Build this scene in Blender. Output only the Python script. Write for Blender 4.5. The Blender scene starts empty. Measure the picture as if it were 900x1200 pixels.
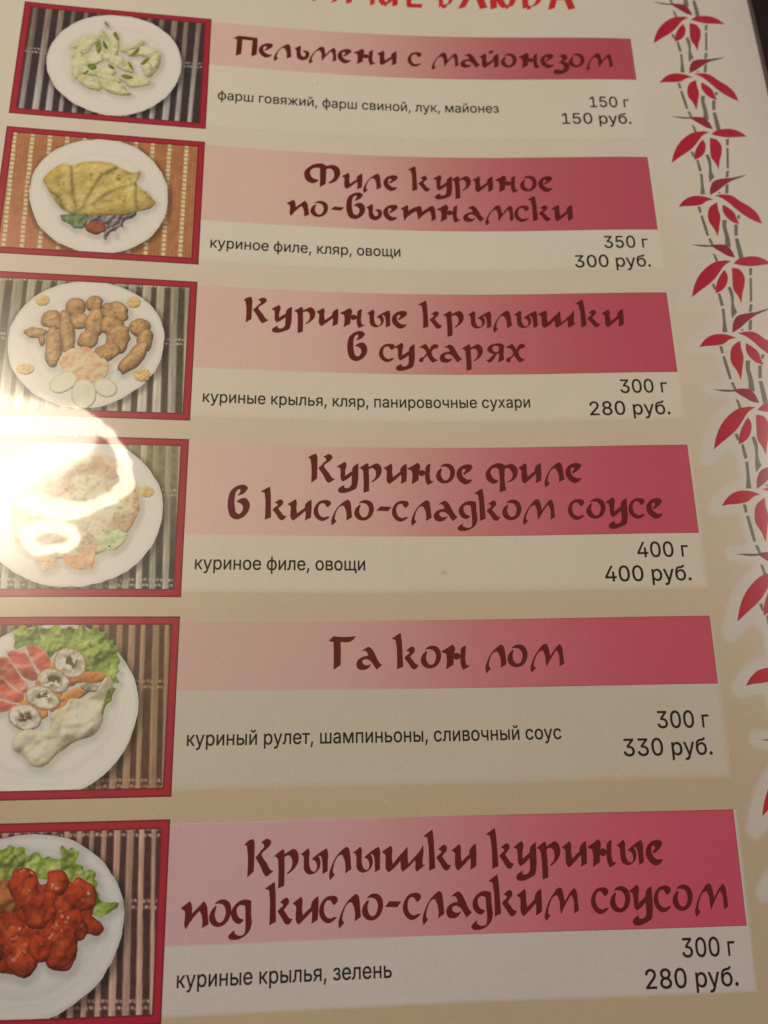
import bpy, math
import numpy as np
from mathutils import Vector, Matrix
from mathutils.geometry import delaunay_2d_cdt

# ------------------------------------------------------------------ page shape
# The page is measured in "page units" (28 mm): X to the right, Y down the sheet,
# Z away from the reader.  FIT holds the gentle curl of the sheet and the pose of
# the camera, solved from the straight printed edges of the photograph.
FIT = {'f': 950.0, 'r': [-0.2982533937735534, -0.006897622685224911, -0.019136978740031146], 't': [1.96064052727613, -3.0722799105420004, 7.780068175563053], 'z': [0.011520418758965742, 0.019690012084953246, 0.00425122535592114, -0.0062448052585651805, -0.0007003442970044504, 0.000613171773029206, 0.0005127971766044106, 0.00182891542804779, 0.00044108859456416376, 0.0003704867393437832, 0.0002860886393990367, 0.00010394273390489821], 'xL': -5.40278198796132, 'xP': -3.64133518943639, 'h': 1.33580823955502, 'y': [-1.9188212412047503, -0.43569323312282815, 1.0758346910630516, 2.578580204071087, 4.066495225447988, 5.558250554486947], 'bt': 0.03167709002959714, 'bb': [-1.3519716599932956, 0.42868523976281514, 1.9160745104920136, 3.4001046872540215, 4.641427975350133, 6.409032277365709], 'ZT': [(2, 0), (3, 0), (4, 0), (1, 1), (2, 1), (3, 1), (0, 2), (1, 2), (2, 2), (0, 3), (5, 0), (4, 1)]}

U = 0.028
ZC = list(zip(FIT['z'], FIT['ZT']))
def zf(X, Y):
    return sum(c * X**i * Y**j for c, (i, j) in ZC)
def zgrad(X, Y):
    gx = sum(c * i * X**(i-1) * Y**j for c, (i, j) in ZC if i)
    gy = sum(c * j * X**i * Y**(j-1) for c, (i, j) in ZC if j)
    return gx + 0*X, gy + 0*X
def rodrigues(r):
    r = np.array(r); a = np.linalg.norm(r); k = r/a
    K = np.array([[0,-k[2],k[1]],[k[2],0,-k[0]],[-k[1],k[0],0]])
    return np.eye(3) + math.sin(a)*K + (1-math.cos(a))*K@K
# mean plane of the sheet becomes the horizontal
_X, _Y = np.meshgrid(np.linspace(-5.6, 2.1, 30), np.linspace(-3, 7.2, 40))
_A = np.stack([_X*0+1, _X, _Y], -1).reshape(-1, 3)
PL = np.linalg.lstsq(_A, zf(_X, _Y).ravel(), rcond=None)[0]
e1 = np.array([1, 0, PL[1]]); e1 /= np.linalg.norm(e1)
e3 = -np.array([-PL[1], -PL[2], 1.0]); e3 /= np.linalg.norm(e3)
e2 = np.cross(e3, e1)
B = np.stack([e1, e2, e3])
P0 = np.array([-2.0, 2.0, PL[0]-2*PL[1]+2*PL[2]])
def to_world(p):
    return (np.asarray(p) - P0) @ B.T * U
def page_point(X, Y, off=0.0):
    X = np.asarray(X, float); Y = np.asarray(Y, float)
    gx, gy = zgrad(X, Y)
    n = np.stack([gx, gy, -np.ones_like(X)], -1)
    n /= np.linalg.norm(n, axis=-1, keepdims=True)
    p = np.stack([X, Y, zf(X, Y)], -1) + n*off
    return to_world(p), n @ B.T

# ------------------------------------------------------------------ camera
scene = bpy.context.scene
Rc = rodrigues(FIT['r']); tc = np.array(FIT['t'])
cam_page = -Rc.T @ tc
cam_loc = to_world(cam_page)
cw = (Rc @ B.T)                       # rows: right, down, forward in world axes
cam_data = bpy.data.cameras.new("camera")
cam = bpy.data.objects.new("camera", cam_data); scene.collection.objects.link(cam)
M = Matrix(((cw[0][0], -cw[1][0], -cw[2][0], cam_loc[0]),
            (cw[0][1], -cw[1][1], -cw[2][1], cam_loc[1]),
            (cw[0][2], -cw[1][2], -cw[2][2], cam_loc[2]), (0, 0, 0, 1)))
cam.matrix_world = M
cam_data.sensor_fit = 'HORIZONTAL'; cam_data.sensor_width = 36
cam_data.lens = FIT['f']/900*36
cam_data.clip_start = 0.01; cam_data.clip_end = 20
foc, _ = page_point(-1.8, 4.6)
cam_data.dof.use_dof = True
cam_data.dof.focus_distance = float((foc-cam_loc) @ cw[2])
cam_data.dof.aperture_fstop = 20
scene.camera = cam

# ------------------------------------------------------------------ light
scene.view_settings.view_transform = 'Standard'; scene.view_settings.look = 'None'
scene.view_settings.exposure = EXPOSURE = 0.0; scene.view_settings.gamma = 1
world = bpy.data.worlds.new("World"); scene.world = world; world.use_nodes = True
bg = world.node_tree.nodes["Background"]
bg.inputs[0].default_value = (1.0, 0.88, 0.76, 1); bg.inputs[1].default_value = 0.07
# the one lamp over the table, placed where its mirror image falls on the left edge
LAMP_AIM = (-5.56, 2.70); LAMP_DIST = 0.62; LAMP_R = 0.098; LAMP_W = 9.0
_p, _n = page_point(*LAMP_AIM)
_v = cam_loc - _p; _v /= np.linalg.norm(_v)
_d = 2*(_v @ _n)*_n - _v
lamp_loc = _p + _d*LAMP_DIST
ld = bpy.data.lights.new("ceiling_lamp", 'POINT'); ld.energy = LAMP_W; ld.color = (1.0, 0.83, 0.60)
ld.shadow_soft_size = LAMP_R
lamp = bpy.data.objects.new("ceiling_lamp", ld); lamp.location = lamp_loc; scene.collection.objects.link(lamp)
# unseen fill light, added beyond the right edge to even out the page
l2 = bpy.data.lights.new("fill_light", 'POINT'); l2.energy = 27.0; l2.color = (1.0, 0.90, 0.78); l2.shadow_soft_size = 0.09
lamp2 = bpy.data.objects.new("fill_light", l2); lamp2.location = (1.15, 0.25, 0.62); scene.collection.objects.link(lamp2)
scene.cycles.use_denoising = True

# ------------------------------------------------------------------ glare wrinkle of the film
def poly_of(s):
    a = np.array([int(v) for v in s.split()], float).reshape(-1, 2)/1000
    return a
def sdf(polys, X, Y):
    """signed distance (positive inside) to the even-odd union of closed polygons"""
    sh = X.shape; p = np.stack([X.ravel(), Y.ravel()], -1)
    d = np.full(len(p), 1e9); ins = np.zeros(len(p), bool)
    for q in polys:
        lo = q.min(0)-.35; hi = q.max(0)+.35
        m = np.where(((p > lo) & (p < hi)).all(1))[0]
        if not len(m): continue
        pm = p[m]; dm = d[m]; im = ins[m]
        for a, b in zip(q, np.roll(q, -1, 0)):
            ab = b-a; L = ab@ab
            if L < 1e-14: continue
            t = np.clip(((pm-a)@ab)/L, 0, 1)
            e = pm-a-t[:, None]*ab
            dm = np.minimum(dm, (e*e).sum(1))
            c = (a[1] > pm[:, 1]) != (b[1] > pm[:, 1])
            if c.any():
                xx = a[0]+(pm[:, 1]-a[1])/(b[1]-a[1] if b[1] != a[1] else 1e-9)*ab[0]
                im ^= c & (pm[:, 0] < xx)
        d[m] = dm; ins[m] = im
    d = np.sqrt(np.minimum(d, 1.0))
    return np.where(ins, d, -d).reshape(sh)
def line_dist(q, X, Y, closed=False):
    p = np.stack([X.ravel(), Y.ravel()], -1); d = np.full(len(p), 1e9)
    n = len(q) if closed else len(q)-1
    for i in range(n):
        a = q[i]; ab = q[(i+1) % len(q)]-a
        t = np.clip(((p-a)@ab)/(ab@ab+1e-12), 0, 1); e = p-a-t[:, None]*ab
        d = np.minimum(d, (e*e).sum(1))
    return np.sqrt(d).reshape(X.shape)
def sstep(a, b, x):
    t = np.clip((x-a)/(b-a), 0, 1); return t*t*(3-2*t)
GLARE = {"blob": "-5480 2183 -5164 2333 -4759 2360 -4515 2367 -4396 2493 -4473 2720 -4701 2858 -4902 2963 -5095 2994 -5386 3025", "arc": "-4486 2389 -4283 2565 -4138 2808 -4098 2991 -4230 3110 -4436 3185 -4604 3216 -4752 3161 -4957 3071 -5172 3009", "ring": "-4481 3433 -4489 3405 -4509 3380 -4539 3359 -4577 3343 -4620 3332 -4666 3329 -4711 3333 -4752 3344 -4787 3361 -4813 3383 -4828 3408 -4831 3435 -4823 3462 -4803 3487 -4773 3508 -4736 3524 -4693 3535 -4647 3538 -4603 3534 -4561 3523 -4527 3507 -4500 3485 -4485 3460 -4481 3433"}
def film_weight(X, Y):
    w = np.zeros_like(X)
    m = (X > -6) & (X < -3.4) & (Y > 1.2) & (Y < 4.4)
    if not m.any(): return w
    x, y = X[m], Y[m]
    x, y = x+(fbm(x, y, 5, 3, 61)-.5)*.09, y+(fbm(x, y, 5, 3, 67)-.5)*.09
    blob = .95*sstep(-.17, .12, sdf([poly_of(GLARE['blob'])], x, y))
    arc = poly_of(GLARE['arc'])
    fill = np.concatenate([arc, arc[-1:]+[0, -.75]])
    inner = .12*sstep(-.04, .06, sdf([fill], x, y))*(.8+.4*fbm(x, y, 3, 2, 5))
    da = line_dist(arc, x, y)
    bump = lambda i, s: np.exp(-((x-arc[i][0])**2+(y-arc[i][1])**2)/s)
    wid = -.012 + .05*bump(6, .012) + .02*bump(3, .02) + .02*bump(4, .02)
    a = (1-sstep(.0, .115, da-wid))*(.58+.55*fbm(x, y, 5, 3, 71))
    r = (1-sstep(.0, .075, line_dist(poly_of(GLARE['ring']), x, y, True)))*(.66+.34*fbm(x, y, 6, 2, 83))
    w[m] = np.maximum(np.maximum(np.maximum(blob, a), r), inner)
    return w
def film_normal(X, Y, P, N):
    w = film_weight(X, Y)[..., None]
    v = cam_loc-P; v /= np.linalg.norm(v, axis=-1, keepdims=True)
    l = lamp_loc-P; l /= np.linalg.norm(l, axis=-1, keepdims=True)
    h = v+l; h /= np.linalg.norm(h, axis=-1, keepdims=True)
    # outside the wrinkle crests the film leans away, inside it it faces the lamp
    away = np.array([0.10, -0.05, 0.0])*FILM_LEAN
    base = N + away*(film_zone(X, Y)[..., None])
    base /= np.linalg.norm(base, axis=-1, keepdims=True)
    n = base*(1-w)+h*w
    return n/np.linalg.norm(n, axis=-1, keepdims=True)
FILM_LEAN = 0.0
def film_zone(X, Y):
    return np.exp(-((X+4.75)**2/1.2+(Y-2.7)**2/1.3))

# ------------------------------------------------------------------ helpers
def lin(c):
    c = np.asarray(c, float)/255
    return np.where(c <= .04045, c/12.92, ((c+.055)/1.055)**2.4)
TINT = np.array([0.66, 0.57, 0.455])        # light falling on the middle of the page
def ink(r, g, b, k=1.0):
    """albedo of a print colour read off the photograph at the middle of the page"""
    return np.clip(lin((r, g, b))/TINT*k, 0.004, 0.9)
_rng = np.random.RandomState(7)
_LAT = _rng.rand(256, 256)
def vnoise(x, y):
    xi = np.floor(x).astype(int); yi = np.floor(y).astype(int)
    fx = x-xi; fy = y-yi; fx = fx*fx*(3-2*fx); fy = fy*fy*(3-2*fy)
    g = lambda a, b: _LAT[a % 256, b % 256]
    return (g(xi, yi)*(1-fx)+g(xi+1, yi)*fx)*(1-fy)+(g(xi, yi+1)*(1-fx)+g(xi+1, yi+1)*fx)*fy
def fbm(x, y, s, o=3, seed=0):
    v = 0; a = .5
    for i in range(o):
        v = v+a*vnoise(x*s+seed*17.3+i*31, y*s+seed*5.7+i*11); s *= 2.03; a *= .5
    return v/(1-.5**o)*1.0          # 0..1, mean .5
def mix(a, b, t):
    t = np.asarray(t)[..., None]; return a*(1-t)+b*t

def link(o, parent=None, kind=None):
    scene.collection.objects.link(o)
    if parent: o.parent = parent
    if kind: o["kind"] = kind
    return o
def build(name, X, Y, faces, col, off, mat, parent):
    """a printed shape lying on the curled page"""
    X = np.asarray(X, float); Y = np.asarray(Y, float)
    P, N = page_point(X, Y, off*.35)
    me = bpy.data.meshes.new(name)
    if isinstance(faces, np.ndarray):
        me.vertices.add(len(P)); me.vertices.foreach_set('co', P.astype(np.float32).ravel())
        k = faces.shape[1]
        me.loops.add(faces.size); me.loops.foreach_set('vertex_index', faces.astype(np.int32).ravel())
        me.polygons.add(len(faces)); me.polygons.foreach_set('loop_start', np.arange(0, faces.size, k, dtype=np.int32))
        me.update(calc_edges=True)
    else:
        me.from_pydata(P.tolist(), [], faces)
    me.polygons.foreach_set('use_smooth', np.ones(len(me.polygons), bool))
    me.normals_split_custom_set_from_vertices(N.astype(np.float32).tolist())
    a = me.attributes.new('print', 'FLOAT_COLOR', 'POINT')
    c = np.ones((len(P), 4), np.float32); c[:, :3] = col
    a.data.foreach_set('color', c.ravel())
    f = me.attributes.new('film', 'FLOAT_VECTOR', 'POINT')
    f.data.foreach_set('vector', film_normal(X, Y, P, N).astype(np.float32).ravel())
    me.materials.append(mat)
    return link(bpy.data.objects.new(name, me), parent)
def grid(xs, ys):
    X, Y = np.meshgrid(xs, ys); n, m = X.shape
    i = np.arange(n*m).reshape(n, m)
    F = np.stack([i[:-1, :-1], i[1:, :-1], i[1:, 1:], i[:-1, 1:]], -1).reshape(-1, 4)
    return X.ravel(), Y.ravel(), F
def rect(name, x0, x1, y0, y1, res, colf, off, mat, parent):
    xs = np.linspace(x0, x1, max(2, int((x1-x0)/res)+1)); ys = np.linspace(y0, y1, max(2, int((y1-y0)/res)+1))
    X, Y, F = grid(xs, ys)
    return build(name, X, Y, F, colf(X, Y), off, mat, parent)
def sheet(name, polys, res, colf, off, mat, parent, clip=None, rough=0.0, seed=0):
    """fill a traced outline with a fine mesh (marching squares), colour per vertex"""
    al = np.concatenate(polys); lo = al.min(0)-2*res; hi = al.max(0)+2*res
    if clip: lo = np.maximum(lo, [clip[0]-res, clip[2]-res]); hi = np.minimum(hi, [clip[1]+res, clip[3]+res])
    xs = np.arange(lo[0], hi[0]+res, res); ys = np.arange(lo[1], hi[1]+res, res)
    X, Y = np.meshgrid(xs, ys)
    D = sdf(polys, X, Y)
    if rough: D = D+(fbm(X, Y, 14, 3, seed)-.5)*rough
    if clip: D = np.minimum(D, np.minimum(np.minimum(X-clip[0], clip[1]-X), np.minimum(Y-clip[2], clip[3]-Y)))
    n, m = D.shape; ins = D > 0
    vid = -np.ones((n, m), int); vid[ins] = np.arange(ins.sum())
    vx = list(X[ins]); vy = list(Y[ins])
    c = ins[:-1, :-1].astype(int)+ins[:-1, 1:]+ins[1:, 1:]+ins[1:, :-1]
    full = c == 4
    quads = np.stack([vid[:-1, :-1][full], vid[1:, :-1][full], vid[1:, 1:][full], vid[:-1, 1:][full]], -1).tolist()
    cache = {}
    def cross(a, b):
        k = (a, b) if a < b else (b, a)
        if k not in cache:
            da, db = D[a], D[b]; t = da/(da-db)
            cache[k] = len(vx)
            vx.append(X[a]+(X[b]-X[a])*t); vy.append(Y[a]+(Y[b]-Y[a])*t)
        return cache[k]
    for i, j in zip(*np.where((c > 0) & (c < 4))):
        cs = [(i, j), (i+1, j), (i+1, j+1), (i, j+1)]; poly = []
        for q in range(4):
            a, b = cs[q], cs[(q+1) % 4]
            if ins[a]: poly.append(int(vid[a]))
            if ins[a] != ins[b]: poly.append(cross(a, b))
        if len(poly) > 2: quads.append(poly)
    vx = np.array(vx); vy = np.array(vy)
    if not len(vx): return None
    d = sdf(polys, vx, vy)
    return build(name, vx, vy, quads, colf(vx, vy, d), off, mat, parent)
def cdt(polys, nonzero=True):
    vs, es = [], []
    for q in polys:
        k = len(vs); n = len(q)
        vs += [Vector((float(a), float(b))) for a, b in q]; es += [(k+i, k+(i+1) % n) for i in range(n)]
    v, e, f, _, _, _ = delaunay_2d_cdt(vs, es, [], 0, 1e-6)
    V = np.array([(p.x, p.y) for p in v]); out = []
    for t in f:
        c = V[list(t)].mean(0); w = 0
        for q in polys:
            a = q; b = np.roll(q, -1, 0)
            up = (a[:, 1] <= c[1]) & (b[:, 1] > c[1]); dn = (a[:, 1] > c[1]) & (b[:, 1] <= c[1])
            cr = (b[:, 0]-a[:, 0])*(c[1]-a[:, 1])-(c[0]-a[:, 0])*(b[:, 1]-a[:, 1])
            if nonzero: w += (up & (cr > 0)).sum()-(dn & (cr < 0)).sum()
            else: w += (up & (cr > 0)).sum()+(dn & (cr < 0)).sum()
        if (w != 0 if nonzero else w % 2): out.append(list(t))
    return V, out
def flat_shape(name, polys, colf, off, mat, parent):
    V, F = cdt(polys)
    F = orient(V, F)
    return build(name, V[:, 0], V[:, 1], F, colf(V[:, 0], V[:, 1]), off, mat, parent)
def orient(V, F):
    out = []
    for t in F:
        a, b, c = V[t[0]], V[t[1]], V[t[2]]
        s = (b[0]-a[0])*(c[1]-a[1])-(b[1]-a[1])*(c[0]-a[0])
        out.append(t if s < 0 else t[::-1])
    return out

# ------------------------------------------------------------------ materials
def print_material(name, rough=0.335, grain=0.06, coat=1.0):
    m = bpy.data.materials.new(name); m.use_nodes = True; nt = m.node_tree; N = nt.nodes; L = nt.links
    b = N['Principled BSDF']
    a = N.new('ShaderNodeAttribute'); a.attribute_name = 'print'
    tc_ = N.new('ShaderNodeTexCoord')
    n1 = N.new('ShaderNodeTexNoise'); n1.inputs['Scale'].default_value = 1900; n1.inputs['Detail'].default_value = 2
    n2 = N.new('ShaderNodeTexNoise'); n2.inputs['Scale'].default_value = 60; n2.inputs['Detail'].default_value = 4
    # faint woven emboss of the film: two crossed fine waves
    w1 = N.new('ShaderNodeTexWave'); w1.wave_type = 'BANDS'; w1.bands_direction = 'X'; w1.inputs['Scale'].default_value = 300; w1.inputs['Distortion'].default_value = 2.5
    w2 = N.new('ShaderNodeTexWave'); w2.wave_type = 'BANDS'; w2.bands_direction = 'Y'; w2.inputs['Scale'].default_value = 300; w2.inputs['Distortion'].default_value = 2.5
    for n in (n1, n2, w1, w2): L.new(tc_.outputs['Object'], n.inputs['Vector'])
    def math_(op, x, y):
        q = N.new('ShaderNodeMath'); q.operation = op
        for i, v in enumerate((x, y)):
            if isinstance(v, (int, float)): q.inputs[i].default_value = v
            else: L.new(v, q.inputs[i])
        return q.outputs[0]
    s = math_('ADD', math_('MULTIPLY', math_('SUBTRACT', n1.outputs['Fac'], .5), grain*3.0),
              math_('MULTIPLY', math_('SUBTRACT', n2.outputs['Fac'], .5), grain*.9))
    wv = math_('MULTIPLY', math_('SUBTRACT', math_('ADD', w1.outputs['Fac'], w2.outputs['Fac']), 1.0), grain*.13)
    s = math_('ADD', math_('ADD', s, wv), 1.0)
    v = N.new('ShaderNodeVectorMath'); v.operation = 'SCALE'
    L.new(a.outputs['Color'], v.inputs[0]); L.new(s, v.inputs['Scale'])
    n4 = N.new('ShaderNodeTexNoise'); n4.inputs['Scale'].default_value = 420; n4.inputs['Detail'].default_value = 1
    L.new(tc_.outputs['Object'], n4.inputs['Vector'])
    cr = N.new('ShaderNodeMix'); cr.data_type = 'RGBA'
    cr.inputs['A'].default_value = (1.018, .992, .99, 1); cr.inputs['B'].default_value = (.99, 1.004, .985, 1)
    cs = N.new('ShaderNodeMapRange'); cs.inputs['From Min'].default_value = .38; cs.inputs['From Max'].default_value = .62
    L.new(n4.outputs['Fac'], cs.inputs['Value']); L.new(cs.outputs['Result'], cr.inputs['Factor'])
    vm = N.new('ShaderNodeVectorMath'); vm.operation = 'MULTIPLY'
    L.new(v.outputs[0], vm.inputs[0]); L.new(cr.outputs['Result'], vm.inputs[1])
    L.new(vm.outputs[0], b.inputs['Base Color'])
    b.inputs['Roughness'].default_value = rough
    b.inputs['Specular IOR Level'].default_value = 0.9
    b.inputs['Coat Weight'].default_value = coat
    b.inputs['Coat Roughness'].default_value = 0.155
    fa = N.new('ShaderNodeAttribute'); fa.attribute_name = 'film'
    bp = N.new('ShaderNodeBump'); bp.inputs['Strength'].default_value = 0.25; bp.inputs['Distance'].default_value = 0.00012
    n3 = N.new('ShaderNodeTexNoise'); n3.inputs['Scale'].default_value = 170; n3.inputs['Detail'].default_value = 3
    L.new(tc_.outputs['Object'], n3.inputs['Vector'])
    L.new(n3.outputs['Fac'], bp.inputs['Height']); L.new(fa.outputs['Vector'], bp.inputs['Normal'])
    L.new(bp.outputs['Normal'], b.inputs['Coat Normal'])
    return m
INK = print_material('laminated_print')
PHOTO = print_material('laminated_photo_print', grain=0.05)

menu = bpy.data.objects.new('menu_page', None)
menu['label'] = 'laminated menu page with six dish photographs, pink name banners and a red bamboo border'
menu['category'] = 'menu'
scene.collection.objects.link(menu)

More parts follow.
